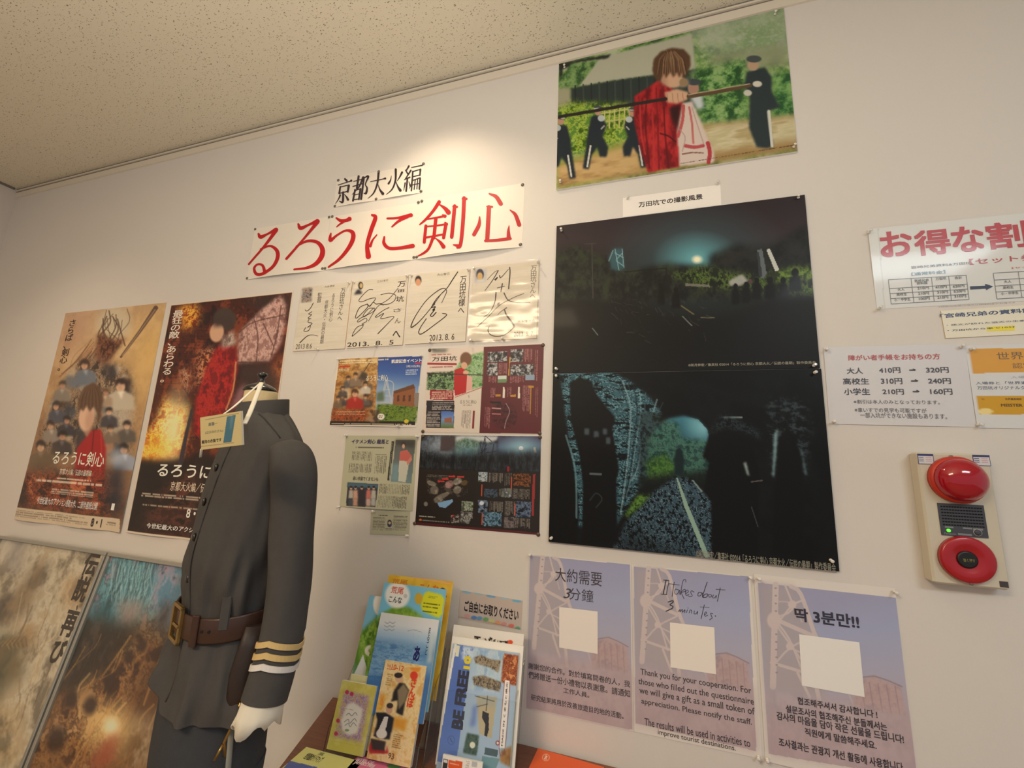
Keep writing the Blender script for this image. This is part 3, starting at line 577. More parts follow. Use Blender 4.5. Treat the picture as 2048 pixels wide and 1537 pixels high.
for i in range(3):
    s = Sheet(tb[i], 0, th=0.0005, gain=1.0, base=PAP, wave=sag(0, .012, 1)); tt.append(s)
    s.zoom(*(T1 if i < 2 else T2))
    def r(pts, w, k=7): s.stroke(pts, w, RED, k)
    if i == 0:
        r([(185, 275), (210, 310), (290, 275), (385, 228)], [24, 44, 24, 50]); r([(385, 235), (250, 420), (75, 620)], [44, 28, 22]); r([(210, 450), (320, 415), (400, 470), (410, 560), (360, 660), (250, 735), (170, 735), (140, 670), (180, 625), (240, 640), (275, 725)], [20, 26, 42, 44, 38, 36, 36, 30, 24, 30, 40], 8)
        r([(638, 165), (665, 210), (760, 170), (855, 132)], [24, 44, 26, 54]); r([(855, 140), (720, 310), (515, 565)], [46, 26, 30]); r([(620, 420), (740, 360), (850, 370), (910, 440), (905, 530), (840, 620), (740, 670), (610, 690)], [18, 30, 40, 52, 54, 44, 30, 22], 8)
    elif i == 1:
        r([(1070, 95), (1120, 125), (1180, 122), (1220, 105)], [20, 36, 36, 50]); r([(1160, 135), (1110, 165), (1075, 195)], [24, 20, 14]); r([(1008, 270), (1000, 310), (1005, 350), (1080, 290), (1180, 238), (1255, 260), (1262, 340), (1210, 450), (1110, 570), (985, 655)], [18, 32, 38, 24, 26, 46, 52, 46, 36, 22], 8)
        r([(1475, 60), (1515, 90), (1470, 230), (1430, 400), (1450, 545)], [24, 46, 48, 44, 62]); r([(1465, 420), (1490, 350), (1535, 290)], [36, 22, 14]); r([(1650, 100), (1760, 95), (1920, 62)], [22, 26, 44]); r([(1880, 80), (1780, 130), (1705, 195)], [34, 30, 18]); r([(1620, 315), (1620, 390), (1680, 445), (1800, 440), (1940, 412)], [22, 38, 38, 38, 48])
    else:
        r([(500, 380), (400, 530), (280, 670), (170, 765)], [62, 50, 44, 24], 5); r([(500, 420), (600, 490), (660, 560)], [20, 60, 84]); r([(280, 675), (420, 655), (610, 620)], [26, 30, 40]); r([(560, 600), (600, 625)], [20, 60]); r([(445, 670), (415, 1000)], [60, 58]); r([(400, 1000), (330, 1180), (240, 1260), (120, 1315)], [54, 46, 40, 16]); r([(450, 1010), (530, 1080), (590, 1160)], [18, 50, 72])
        r([(275, 790), (250, 1070)], [52, 56]); r([(270, 800), (440, 790), (640, 760)], [26, 28, 36]); r([(605, 735), (635, 765)], [30, 46]); r([(620, 765), (585, 1000)], [58, 56]); r([(290, 990), (590, 940)], [34, 34])
        r([(765, 450), (725, 990)], [60, 62]); r([(740, 460), (805, 465)], [30, 36]); r([(925, 315), (910, 750), (880, 1130), (830, 1180)], [66, 64, 60, 40], 4); r([(900, 325), (965, 325)], [34, 40]); r([(760, 1130), (850, 1150)], [24, 60])
        r([(1355, 240), (1470, 290), (1550, 410)], [26, 64, 76]); r([(1350, 470), (1330, 1040)], [72, 70]); r([(1320, 460), (1405, 465)], [30, 34]); r([(1300, 1060), (1500, 1045), (1715, 1010)], [46, 52, 52], 5); r([(1695, 790), (1685, 880), (1690, 990)], [14, 46, 70]); r([(1195, 640), (1185, 780), (1105, 950)], [22, 62, 66]); r([(1710, 520), (1800, 600), (1865, 770)], [18, 60, 72])
    s.build('title_banner', M_satin, tl[i], 'banner', 'title banner sheets')

# ---- autograph cards
CARD = (214, 205, 188); INK = (62, 52, 48)
def card(quad, lab, zm, draw):
    global s
    s = Sheet(quad, -0.0004, th=0.0035, gain=1.06, base=CARD); s.zoom(*zm)
    s.mixn(s.all(), [(209, 200, 182), (219, 210, 194)], 2, 40, 9, 2, 1.0); draw()
    s.build('autograph_card', M_card, lab, 'autograph card', 'autograph cards', edge=(205, 170, 120)); return s
def ink(pts, w, k=6): s.stroke(pts, w, INK, k)
def d1():
    s.poly([(230, 330), (385, 320), (370, 540), (205, 560)], (150, 142, 134), 1, 1); s.mixn(s.m_poly([(230, 330), (385, 320), (370, 540), (205, 560)], 1), [(60, 62, 72), (128, 122, 116), (190, 150, 120), (120, 130, 140)], 40, 50, 41, 3, 2)
    s.text('大友啓史', (600, 312), (775, 262), (70, 62, 58)); s.vtext('万田坑さんへ', (815, 870), (960, 310), INK, .004); s.vtext('るろうに剣心', (668, 890), (788, 410), INK); s.vtext('京都大火・伝説の最期', (518, 1270), (672, 520), INK); s.vtext('監督', (466, 570), (562, 390), INK)
    ink([(410, 570), (360, 660), (300, 710), (270, 690)], 12); ink([(385, 720), (330, 760), (380, 770), (320, 830), (370, 840)], 11); ink([(340, 840), (320, 900), (390, 920), (310, 990), (360, 960), (330, 1040), (250, 1050), (280, 990)], 11); ink([(180, 1250), (300, 1140), (390, 1115), (490, 1135)], [16, 13, 10, 8]); s.text('2013 8.6', (105, 1360), (390, 1260), INK)
def d2():
    s.ell(1215, 275, 42, 66, (56, 50, 46)); s.ell(1222, 275, 26, 42, (200, 172, 120)); s.poly([(1100, 430), (1160, 340), (1200, 340), (1240, 400), (1235, 420)], (52, 50, 56), 1, 1)
    s.text('江口洋介', (1490, 225), (1690, 165), (80, 74, 80)); s.vtext('万', (1840, 305), (1985, 195), INK, .01); s.text('田', (1850, 395), (1960, 335), INK, .02); s.text('坑', (1815, 560), (1955, 445), INK, .012); s.text('さ', (1770, 730), (1915, 660), INK); s.text('ん', (1795, 920), (1900, 825), INK); s.text('へ', (1755, 1170), (1900, 1040), INK, .012)
    ink([(1425, 345), (1350, 350), (1250, 440), (1185, 530), (1240, 550), (1370, 500), (1470, 490), (1420, 570), (1360, 630)], 11); ink([(1855, 320), (1700, 500), (1520, 620), (1420, 760), (1350, 880)], 10); ink([(1560, 430), (1700, 405), (1810, 440), (1790, 530), (1690, 590), (1560, 600)], 11)
    ink([(1330, 590), (1200, 650), (1130, 800), (1160, 820), (1330, 650), (1330, 590), (1370, 630), (1430, 560), (1480, 590), (1560, 580), (1600, 610)], 13); ink([(1440, 660), (1350, 670), (1260, 780), (1290, 800), (1440, 660), (1430, 720), (1200, 840), (1170, 900), (1300, 830), (1320, 880), (1240, 930)], 11); ink([(1270, 940), (1150, 990), (1070, 1130), (1110, 1110), (1250, 980), (1240, 930)], 11); ink([(1700, 650), (1600, 700), (1470, 800), (1500, 810), (1610, 750), (1560, 840), (1780, 800), (1700, 900), (1510, 1095)], [12, 11, 11, 11, 11, 11, 10, 11, 16])
    s.text('2013.  8.  5', (985, 1325), (1780, 1200), INK, .01)
def d3():
    s.ell(233, 300, 46, 66, (58, 50, 46)); s.ell(232, 328, 38, 52, (206, 150, 116)); s.poly([(190, 440), (200, 395), (265, 390), (285, 430)], (222, 206, 190), 1, 1)
    s.text('丸山智己', (505, 238), (685, 185), (80, 72, 70)); s.vtext('万田坑様へ', (800, 775), (930, 235), INK, .008)
    ink([(800, 180), (720, 300), (640, 420), (500, 560), (440, 660)], [14, 15, 12, 10, 22]); ink([(570, 625), (600, 560), (640, 460), (600, 415), (500, 460), (340, 600), (190, 820), (130, 960), (160, 965), (260, 880), (430, 680), (560, 500), (620, 440)], [8, 9, 11, 12, 12, 11, 12, 16, 16, 12, 10, 10, 9]); ink([(470, 640), (420, 690), (480, 680), (440, 730), (470, 720), (410, 800), (440, 815), (490, 760)], 15); ink([(350, 850), (270, 970), (240, 1050), (290, 1065), (480, 930), (640, 800), (580, 775)], [12, 12, 14, 14, 12, 13, 9]); s.text('2013. 8. 6', (390, 1170), (755, 1065), INK, .004)
def d4():
    s.poly([(1050, 140), (1220, 130), (1205, 320), (1040, 340)], (190, 190, 196), 1, 1); s.ell(1120, 215, 54, 78, (44, 44, 66)); s.ell(1118, 245, 40, 58, (206, 170, 110)); s.poly([(1050, 330), (1090, 290), (1150, 285), (1200, 318)], (216, 214, 214), 1, 1)
    s.vtext('万田坑さんへ', (1830, 560), (1935, 85), (90, 82, 78)); s.text('神木隆之介', (1655, 915), (1910, 860), (74, 66, 66), .01)
    ink([(1380, 165), (1300, 300), (1190, 450)], [14, 12, 8]); ink([(1225, 290), (1330, 180), (1385, 160)], 7); ink([(1340, 300), (1370, 260), (1330, 290)], 14); ink([(1400, 235), (1420, 260), (1530, 140)], [18, 12, 7]); ink([(1545, 115), (1550, 200), (1530, 420)], [16, 16, 18]); ink([(1365, 410), (1470, 385)], 10); ink([(1440, 350), (1420, 460)], 16)
    ink([(1350, 475), (1330, 620), (1260, 760), (1170, 830)], [18, 14, 10, 6]); ink([(1465, 485), (1520, 580), (1640, 620), (1840, 620)], [18, 14, 10, 5]); ink([(1750, 490), (1600, 550), (1400, 660), (1240, 820), (1090, 960)], [7, 8, 8, 9, 12]); ink([(1370, 630), (1400, 625), (1370, 655), (1410, 650)], 9); ink([(1500, 695), (1420, 750), (1370, 800)], [14, 8, 6]); ink([(1470, 720), (1500, 800), (1600, 940), (1590, 990), (1480, 1080), (1360, 1105), (1270, 1080), (1235, 1020), (1250, 965)], [16, 22, 26, 16, 9, 11, 13, 14, 8])
    s.text('2013. 8. 7', (1605, 1110), (1880, 1030), (90, 82, 78))
cs = [card([(603, 575), (700, 566), (696, 697), (589, 704)], 'autograph card with several small vertical lines of handwriting, leftmost of its row', S1, d1),
      card([(707.5, 564), (816, 551.5), (807.5, 690.6), (695.6, 697)], 'autograph card with tangled looping signature and large date, second from left', S1, d2),
      card([(822, 550), (939, 539), (933, 683), (811, 690)], 'autograph card with one tall slanting looped signature, third from left', S2, d3),
      card([(945.6, 536), (1078, 523.4), (1074, 676.6), (941, 684)], 'autograph card in wrinkled plastic wrap, rightmost of its row', S2, d4)]
# clear wrinkled wrap round the last card
c4 = cs[3]; b = MB(); nx, nz = 26, 30; rng = np.random.RandomState(2); g = vnoise(*np.meshgrid(np.linspace(0, 1, nx+1), np.linspace(0, 1, nz+1)), 4, 40, 5, 2)
vs = []; fs = []
for j in range(nz+1):
    for i in range(nx+1): vs.append(((i/nx-.5)*(c4.w+.012), -(c4.th+.0008+.0028*g[j, i]), (.5-j/nz)*(c4.h+.014)))
for j in range(nz):
    for i in range(nx): fs.append((j*(nx+1)+i, (j+1)*(nx+1)+i, (j+1)*(nx+1)+i+1, j*(nx+1)+i+1))
b.add(vs, fs, 0, True); M_wrap = clear_mat('clear_wrap', (0.97, 0.96, 0.95), 0.05, 0.14)
o = b.build('plastic_wrap', M_wrap, c4.obj)

# ---- flyers
def collage(s, pts, n, cols, seed, r=(14, 40), k=1.6):
    rng = random.Random(seed); P = np.array(pts, float); lo = P.min(0); hi = P.max(0); clip = s.m_poly(pts, 2)
    for i in range(n):
        x = rng.uniform(lo[0], hi[0]); y = rng.uniform(lo[1], hi[1]); rr = rng.uniform(*r)
        s.put(s.m_ell(x, y, rr, rr*rng.uniform(.8, k), rng.uniform(-40, 40), .35)*clip, rng.choice(cols), rng.uniform(.55, .95))
def figure(s, x, y, h, hair, skin, cloth, lean=0.0):
    """a small anonymous half-length figure for the collages: shoulders, head, hair, no features"""
    d = lean*h
    s.poly([(x-.42*h, y+.75*h), (x-.36*h, y+.30*h), (x-.12*h+d*.4, y+.17*h), (x+.12*h+d*.4, y+.17*h), (x+.38*h, y+.32*h), (x+.42*h, y+.75*h)], cloth, .95, 1)
    s.poly([(x-.10*h+d*.4, y+.18*h), (x+.10*h+d*.4, y+.18*h), (x+.02*h, y+.42*h)], tuple(min(255, c+60) for c in cloth), .7, 1)
    s.ell(x+d, y, .125*h, .17*h, skin, 6, .95); s.ell(x+d-.02*h, y+.05*h, .06*h, .09*h, tuple(int(c*.85) for c in skin), 6, .5, .5)
    s.poly([(x+d-.16*h, y+.06*h), (x+d-.17*h, y-.12*h), (x+d-.06*h, y-.22*h), (x+d+.08*h, y-.22*h), (x+d+.17*h, y-.10*h), (x+d+.16*h, y+.08*h), (x+d+.10*h, y-.04*h), (x+d+.02*h, y-.02*h), (x+d-.06*h, y-.07*h), (x+d-.11*h, y+.0*h)], hair, 1, 1)
s = Sheet([(677, 718.7), (846, 711.5), (831, 854.6), (657.7, 852)], -0.0003, th=0.0008, step=1.0, gain=1.2, base=(214, 204, 192), wave=sag(0, .003, 1)); s.zoom(*Z5)
L_ = [(135, 205), (408, 192), (385, 655), (75, 655)]; R_b = [(408, 192), (715, 185), (665, 655), (385, 655)]
s.grad((300, 200), (200, 640), [(196, 168, 112), (176, 124, 60), (150, 92, 42), (70, 44, 28)], s.m_poly(L_))
s.mixn(s.m_poly(L_), [(110, 70, 36), (176, 130, 74), (206, 176, 120)], 16, 18, 51, 4, 1.6, .6)
collage(s, [(170, 300), (360, 260), (380, 560), (110, 560)], 34, [(66, 56, 50), (120, 96, 70), (168, 140, 110), (196, 176, 150), (84, 78, 80), (60, 46, 40)], 3, (12, 32))
for i, (x, y, h, hr, cl) in enumerate(((200, 340, 90, (60, 46, 40), (90, 84, 80)), (250, 320, 100, (70, 56, 46), (130, 110, 90)), (320, 380, 90, (50, 40, 36), (190, 180, 166)), (160, 410, 80, (54, 44, 40), (80, 70, 64)), (130, 480, 90, (60, 50, 44), (110, 90, 70)), (320, 470, 80, (48, 40, 38), (96, 84, 76)), (180, 480, 70, (50, 42, 40), (70, 64, 66)))): figure(s, x, y, h, hr, (196, 150, 112), cl)
figure(s, 245, 445, 150, (84, 54, 38), (206, 160, 120), (160, 40, 32)); s.line([(360, 210), (310, 290)], 6, (70, 56, 44))
s.mixn(s.m_poly([(90, 560), (330, 560), (330, 640), (80, 640)], 4), [(60, 30, 20), (176, 84, 36), (110, 52, 28)], 24, 20, 52, 3)
s.grad((550, 190), (520, 520), [(46, 70, 136), (60, 92, 156), (120, 150, 186), (160, 172, 190)], s.m_poly(R_b))
s.mixn(s.m_poly([(400, 520), (690, 520), (670, 650), (390, 650)], 2), [(40, 62, 22), (86, 116, 34), (120, 140, 50), (60, 84, 28)], 30, 30, 53, 4)
s.poly([(515, 430), (655, 380), (668, 420), (660, 540), (512, 525)], (134, 84, 52)); s.poly([(515, 430), (655, 380), (668, 408), (520, 448)], (100, 64, 44)); s.poly([(660, 440), (700, 440), (690, 540), (660, 540)], (128, 118, 108))
for x in (540, 580, 620): s.poly([(x, 460), (x+16, 456), (x+16, 500), (x, 502)], (84, 54, 40))
for p in ([(460, 345), (430, 510)], [(470, 345), (500, 510)], [(445, 420), (490, 420)], [(440, 460), (495, 465)], [(460, 350), (490, 460)], [(470, 350), (445, 460)], [(425, 510), (505, 515)], [(470, 350), (515, 380), (500, 500)]): s.line(p, 5, (176, 180, 186))
s.poly([(400, 440), (450, 430), (450, 500), (395, 500)], (70, 90, 60), .8, 2)
s.poly([(70, 640), (668, 640), (664, 668), (66, 665)], (34, 28, 24)); collage(s, [(330, 560), (420, 560), (420, 650), (330, 650)], 14, [(70, 50, 40), (150, 120, 96), (40, 30, 28)], 5, (10, 20))
s.ell(430, 608, 25, 22, (222, 216, 206)); s.rows([(412, 598), (448, 598), (448, 620), (412, 620)], 2, (90, 80, 76), seed=3)
s.text('凱旋記念イベント', (500, 235), (712, 200), (226, 222, 214), .02); s.text('7月31日(木)', (604, 268), (700, 245), (226, 222, 214), .01); s.rows([(600, 278), (690, 275), (680, 315), (596, 315)], 3, (200, 206, 214), seed=4); s.text('るろうに剣心', (322, 360), (480, 315), (236, 226, 206), .0); s.line([(140, 258), (208, 255)], 10, (186, 50, 36)); s.rows([(140, 215), (480, 200), (478, 230), (138, 240)], 2, (222, 206, 170), seed=5); s.line([(668, 236), (706, 232)], 9, (196, 40, 70))
s.text('7月31日', (132, 295), (204, 272), (226, 206, 170), .01); s.rows([(80, 652), (640, 652), (640, 664), (80, 664)], 1, (190, 180, 160), seed=6); s.rows([(110, 565), (320, 570), (320, 600), (110, 596)], 3, (214, 180, 140), seed=7); s.ell(605, 640, 16, 14, (200, 180, 50))
s.build('event_flyer', M_gloss, 'landscape event flyer, half golden collage and half blue sky with brick building', 'flyer'); EVT = s

s = Sheet([(856.7, 697), (1088, 688.6), (1082.8, 867.5), (844.6, 866)], -0.0003, th=0.0006, step=1.0, gain=1.2, base=(206, 192, 180)); s.zoom(*Z5)
s.poly([(1145, 120), (1565, 100), (1547, 727), (1113, 724)], (88, 34, 40))
s.mixn(s.m_poly([(755, 300), (940, 290), (940, 420), (745, 420)], 1), [(34, 40, 36), (70, 104, 58), (150, 176, 130), (50, 66, 50)], 30, 24, 61, 4, 2)
s.mixn(s.m_poly([(1000, 190), (1145, 150), (1135, 400), (960, 440), (930, 300)], 1), [(110, 150, 90), (160, 186, 150), (70, 116, 62)], 26, 22, 62, 3, 2)
s.poly([(770, 130), (900, 135), (880, 155), (790, 160)], (60, 66, 62), .8, 3)
s.poly([(940, 280), (1000, 260), (1030, 320), (1020, 440), (945, 462), (935, 400)], (170, 36, 40)); s.poly([(1030, 320), (1065, 330), (1065, 420), (1020, 430)], (206, 160, 150)); s.ell(1020, 205, 40, 48, (110, 76, 56)); s.ell(1008, 250, 22, 24, (200, 156, 130)); s.ell(1020, 300, 20, 16, (206, 160, 132)); s.line([(750, 303), (1140, 318)], 7, (60, 52, 46))
s.poly([(950, 470), (1132, 405), (1112, 718), (940, 712)], (204, 194, 182)); s.line([(945, 472), (1135, 402)], 4, (150, 60, 56)); s.line([(755, 237), (950, 240)], 14, (150, 44, 50)); s.rows([(780, 165), (955, 165), (955, 180), (780, 180)], 1, (150, 60, 60), seed=8); s.text('万田坑', (783, 222), (958, 182), (40, 34, 34), .012); s.rows([(765, 250), (930, 255), (928, 270), (765, 266)], 1, (150, 90, 84), seed=9)
s.poly([(770, 420), (935, 425), (932, 495), (768, 488)], (132, 32, 36)); s.rows([(780, 428), (925, 432), (922, 488), (778, 482)], 4, (226, 200, 180), seed=10)
s.poly([(745, 495), (940, 498), (936, 690), (740, 685)], (40, 36, 40)); s.rows([(785, 505), (935, 508), (932, 562), (782, 560)], 5, (176, 168, 164), seed=11); s.rows([(750, 570), (842, 572), (840, 680), (746, 678)], 9, (176, 168, 164), seed=12)
s.grad((890, 570), (890, 685), [(70, 104, 170), (110, 140, 190), (90, 110, 60)], s.m_poly([(848, 568), (936, 572), (934, 688), (845, 684)])); s.poly([(870, 620), (920, 610), (922, 650), (868, 648)], (140, 90, 70))
s.text('るろうに剣心', (978, 518), (1095, 490), (90, 80, 76)); s.rows([(1000, 522), (1075, 524), (1075, 532), (1000, 530)], 1, (150, 120, 110), seed=13); s.rows([(990, 560), (1060, 562), (1050, 690), (985, 688)], 9, (120, 108, 104), True, seed=14); s.poly([(1068, 565), (1084, 565), (1076, 690), (1062, 690)], (120, 34, 40)); s.line([(1040, 460), (1042, 474)], 4, (120, 110, 104))
for i, (x, y, w, h) in enumerate(((1175, 155, 135, 70), (1335, 140, 85, 85), (1170, 235, 75, 85), (1335, 245, 160, 75))):
    m_ = s.m_poly([(x, y), (x+w, y-4), (x+w-4, y+h), (x-4, y+h)]); s.mixn(m_, [(30, 30, 34), (80, 80, 84), (180, 180, 180)], 44, 30, 63+i, 3, 2.2)
for (x, y, w, h, sd) in ((1425, 135, 60, 90, 20), (1250, 235, 60, 75, 21), (1180, 325, 55, 45, 22), (1330, 325, 100, 45, 23), (1190, 405, 40, 70, 24), (1310, 400, 30, 70, 25), (1415, 390, 60, 180, 26), (1500, 140, 24, 220, 27), (1150, 540, 40, 150, 28), (1505, 400, 22, 210, 29)): s.rows([(x, y), (x+w, y), (x+w-4, y+h), (x-4, y+h)], max(2, w//9), (176, 130, 128), True, seed=sd, a=.6)
s.poly([(1242, 322), (1306, 320), (1304, 370), (1240, 370)], (190, 196, 190)); s.poly([(1242, 345), (1306, 345), (1304, 370), (1240, 370)], (100, 130, 90)); s.poly([(1436, 316), (1500, 314), (1498, 352), (1434, 352)], (130, 150, 170)); s.poly([(1325, 190), (1331, 190), (1322, 320), (1316, 320)], (190, 150, 60))
for x in (1278, 1384): s.poly([(x, 400), (x+14, 400), (x+12, 478), (x-2, 478)], (214, 204, 190))
for x, y in ((1240, 460), (1345, 462), (1470, 400)): s.poly([(x-12, y-8), (x+24, y-10), (x+24, y+6), (x-12, y+8)], (176, 128, 40))
s.poly([(1470, 405), (1480, 405), (1474, 590), (1464, 590)], (160, 116, 44)); s.mixn(s.m_ell(1290, 600, 90, 95), [(60, 24, 30), (88, 34, 40), (46, 22, 28)], 20, 16, 64, 3); s.line([(1300, 515), (1325, 570), (1300, 640), (1290, 690)], 4, (170, 150, 150)); s.poly([(1190, 500), (1265, 502), (1262, 516), (1188, 514)], (30, 24, 26)); s.line([(1205, 548), (1262, 552)], 8, (190, 150, 150)); s.line([(1205, 588), (1262, 590)], 7, (190, 120, 120))
s.build('spread_flyer', M_satin, 'folded-out flyer with white photo page left and maroon page right', 'flyer'); SPR = s

s = Sheet([(843.8, 871.8), (1082.8, 871.8), (1078, 1072), (829, 1049)], -0.0003, th=0.0006, step=1.0, gain=1.1, base=(36, 30, 30)); s.zoom(*Z5)
top = [(712, 740), (1547, 740), (1540, 900), (1535, 990), (700, 960)]
s.mixn(s.m_poly(top), [(24, 26, 32), (46, 54, 66), (70, 84, 100), (20, 22, 28)], 20, 12, 71, 4, 1.8)
s.put(s.m_ell(840, 800, 90, 60, 0, .8), (176, 190, 206), .7); s.poly([(845, 745), (950, 745), (945, 850), (840, 850)], (72, 60, 62), .9, 1); s.poly([(840, 850), (925, 850), (900, 960), (850, 960)], (150, 164, 176), .6, 2)
s.mixn(s.m_poly([(950, 745), (1120, 745), (1110, 880), (945, 900)], 2), [(84, 110, 96), (130, 158, 150), (70, 100, 80)], 24, 16, 72, 3); s.poly([(950, 742), (1250, 742), (1240, 770), (1180, 790), (1100, 775), (1020, 755), (950, 780)], (196, 200, 204), 1, 2); s.put(s.m_ell(1030, 870, 90, 50, 0, .7), (96, 140, 170), .7)
s.poly([(1110, 800), (1240, 790), (1240, 900), (1100, 905)], (84, 100, 120), 1, 2)
for p in ([(1155, 742), (1110, 950)], [(1155, 742), (1200, 780)], [(1120, 800), (1150, 950)], [(1150, 950), (1155, 760)], [(1110, 870), (1165, 830)], [(1165, 800), (1130, 870)], [(1215, 800), (1200, 900)], [(1165, 860), (1230, 850)]): s.line(p, 5, (36, 42, 50))
s.grad((1400, 745), (1400, 900), [(74, 72, 100), (84, 110, 140), (60, 76, 90)], s.m_poly([(1245, 745), (1547, 742), (1540, 890), (1240, 890)], 2)); s.put(s.m_ell(1405, 830, 90, 60, 0, .8), (150, 196, 214), .9); s.ell(1405, 828, 16, 14, (236, 244, 250)); s.poly([(1490, 825), (1505, 820), (1515, 860), (1500, 860)], (196, 196, 190))
s.mixn(s.m_poly([(705, 880), (1540, 850), (1535, 1000), (695, 970)], 8), [(16, 18, 22), (26, 30, 36), (44, 50, 56)], 60, 12, 73, 3)
s.poly([(698, 975), (1536, 1000), (1530, 1425), (665, 1345)], (38, 33, 31)); s.poly([(665, 1345), (1530, 1420), (1528, 1440), (660, 1360)], (84, 36, 40))
for (x, y, w, h, c, a) in ((780, 1075, 62, 34, (170, 164, 150), 20), (800, 1120, 54, 60, (150, 144, 132), -25), (850, 1165, 110, 34, (166, 160, 146), -25), (905, 1080, 60, 50, (190, 140, 140), -30), (960, 1060, 60, 44, (176, 170, 156), -25), (960, 1120, 54, 50, (160, 154, 140), -30), (1010, 1070, 40, 36, (130, 106, 60), -30), (830, 1190, 60, 34, (150, 146, 134), -25)):
    m_ = s.m_ell(x, y, w*.55, h*.5, a, .1); s.put(m_, c)
s.mixn(s.m_poly([(740, 1030), (1040, 1040), (1030, 1150), (800, 1220), (750, 1130)]), [(44, 38, 36), (40, 34, 33), (120, 112, 104)], 30, 30, 74, 2, 2.4, .45)
s.poly([(820, 1210), (925, 1185), (930, 1200), (880, 1245), (835, 1240)], (120, 160, 200))
for x, y in ((900, 1025), (962, 1028), (855, 1043), (825, 1060)): s.poly([(x-2, y-6), (x+44, y-6), (x+44, y+6), (x-2, y+6)], (186, 60, 56))
s.rows([(745, 1015), (895, 1010), (895, 1030), (745, 1035)], 2, (170, 164, 156), seed=31, a=.6)
for i, (x, y, w, h, cc) in enumerate(((990, 1198, 82, 66, [(90, 110, 90), (170, 176, 160), (60, 70, 60)]), (985, 1272, 84, 82, [(60, 60, 60), (170, 170, 166), (30, 30, 32)]), (1108, 995, 64, 66, [(130, 150, 176), (190, 200, 206), (70, 76, 70)]), (1350, 1005, 124, 90, [(60, 34, 20), (150, 92, 50), (40, 26, 22)]), (1150, 1112, 92, 60, [(40, 48, 60), (80, 96, 116), (24, 28, 34)]), (1268, 1108, 72, 62, [(160, 166, 170), (60, 66, 66), (110, 116, 110)]), (1105, 1190, 70, 90, [(24, 30, 40), (130, 150, 176), (30, 36, 44)]), (1140, 1275, 128, 96, [(40, 70, 90), (120, 160, 186), (30, 44, 56)]), (1368, 1200, 108, 110, [(30, 40, 60), (110, 130, 160), (20, 26, 34)]), (1288, 1308, 74, 76, [(80, 74, 76), (130, 120, 120), (50, 46, 48)]))):
    s.mixn(s.m_poly([(x, y), (x+w, y+2), (x+w-3, y+h+2), (x-3, y+h)]), cc, 40, 30, 80+i, 3, 2)
s.ell(1130, 1212, 16, 14, (200, 210, 230))
for (x, y, w, h, sd) in ((1180, 1000, 100, 70, 32), (1290, 1002, 54, 90, 33), (1345, 1112, 124, 74, 34), (1185, 1200, 96, 72, 35), (1290, 1200, 74, 100, 36), (1365, 1318, 104, 66, 37), (1250, 1112, 16, 60, 38)): s.rows([(x, y), (x+w, y), (x+w-3, y+h), (x-3, y+h)], max(2, w//10), (160, 154, 146), True, seed=sd, a=.6)
for x, y in ((1128, 1080), (1335, 1030), (1360, 1215), (1130, 1280)): s.poly([(x, y), (x+9, y), (x+6, y+84), (x-3, y+84)], (186, 84, 60))
s.poly([(1488, 1010), (1506, 1010), (1494, 1300), (1478, 1300)], (150, 50, 50)); s.poly([(1308, 955), (1322, 955), (1322, 990), (1308, 990)], (150, 30, 40)); s.ell(930, 1305, 14, 12, (190, 44, 44)); s.mixn(s.m_poly([(915, 1300), (975, 1290), (975, 1350), (915, 1350)]), [(36, 30, 30), (190, 186, 180)], 70, 60, 91, 2, 3, .7)
s.rows([(695, 1298), (805, 1306), (803, 1316), (693, 1308)], 1, (190, 186, 176), seed=39); s.rows([(690, 1322), (905, 1340), (905, 1352), (690, 1334)], 1, (150, 144, 136), seed=40); s.ell(702, 1328, 9, 7, (210, 110, 50)); s.ell(740, 1218, 14, 16, (120, 116, 110))
s.build('map_flyer', M_satin, 'black flyer with night photo strip and site map below the maroon one', 'flyer'); MAP = s

NEWS = (176, 176, 152)
s = Sheet(q(Z5, (190, 735), (690, 745), (640, 1262), (130, 1240)), -0.0003, th=0.0007, step=1.0, gain=1.15, base=NEWS, wave=sag(0, .006, 1)); s.zoom(*Z5)
s.text('イケメン剣心 龍馬と', (222, 796), (484, 766), (54, 48, 92), .02, shear=.15); s.rows([(250, 816), (450, 818), (448, 830), (250, 830)], 1, (80, 78, 70), seed=55); s.text('赤い衣装でくまモンも', (232, 1052), (412, 1030), (50, 48, 46), .012)
for (a0, b0, c0, d0, sd) in ((225, 852, 370, 915, 1), (385, 880, 470, 1005, 2), (205, 935, 365, 1000, 3), (420, 1080, 630, 1150, 4), (410, 1162, 610, 1245, 5)): s.rows([(a0, b0), (c0, b0), (c0-5, d0), (a0-5, d0)], max(6, (c0-a0)//11), (96, 94, 84), True, seed=sd+50, a=.75, gap=.1)
s.rows([(390, 868), (466, 868), (466, 876), (390, 876)], 1, (90, 88, 80), seed=56)
s.poly([(502, 778), (520, 778), (488, 1056), (472, 1052)], (44, 42, 40)); s.rows([(506, 790), (516, 790), (486, 1045), (478, 1042)], 1, (180, 178, 160), True, seed=57)
s.grad((590, 770), (570, 1070), [(86, 88, 84), (100, 110, 112), (110, 134, 140)], s.m_poly([(530, 768), (668, 770), (640, 1075), (498, 1060)])); s.poly([(530, 768), (668, 770), (660, 830), (525, 800)], (60, 58, 54), .8, 3); s.poly([(505, 940), (560, 940), (560, 1060), (498, 1058)], (120, 150, 160), .8, 3)
s.poly([(560, 850), (610, 840), (640, 880), (630, 930), (555, 925)], (190, 100, 92)); s.poly([(556, 915), (625, 920), (600, 1065), (548, 1060)], (190, 190, 178)); s.ell(585, 805, 16, 24, (60, 52, 48)); s.ell(584, 815, 10, 16, (196, 160, 140)); s.poly([(606, 925), (640, 880), (644, 910), (612, 950)], (196, 130, 116))
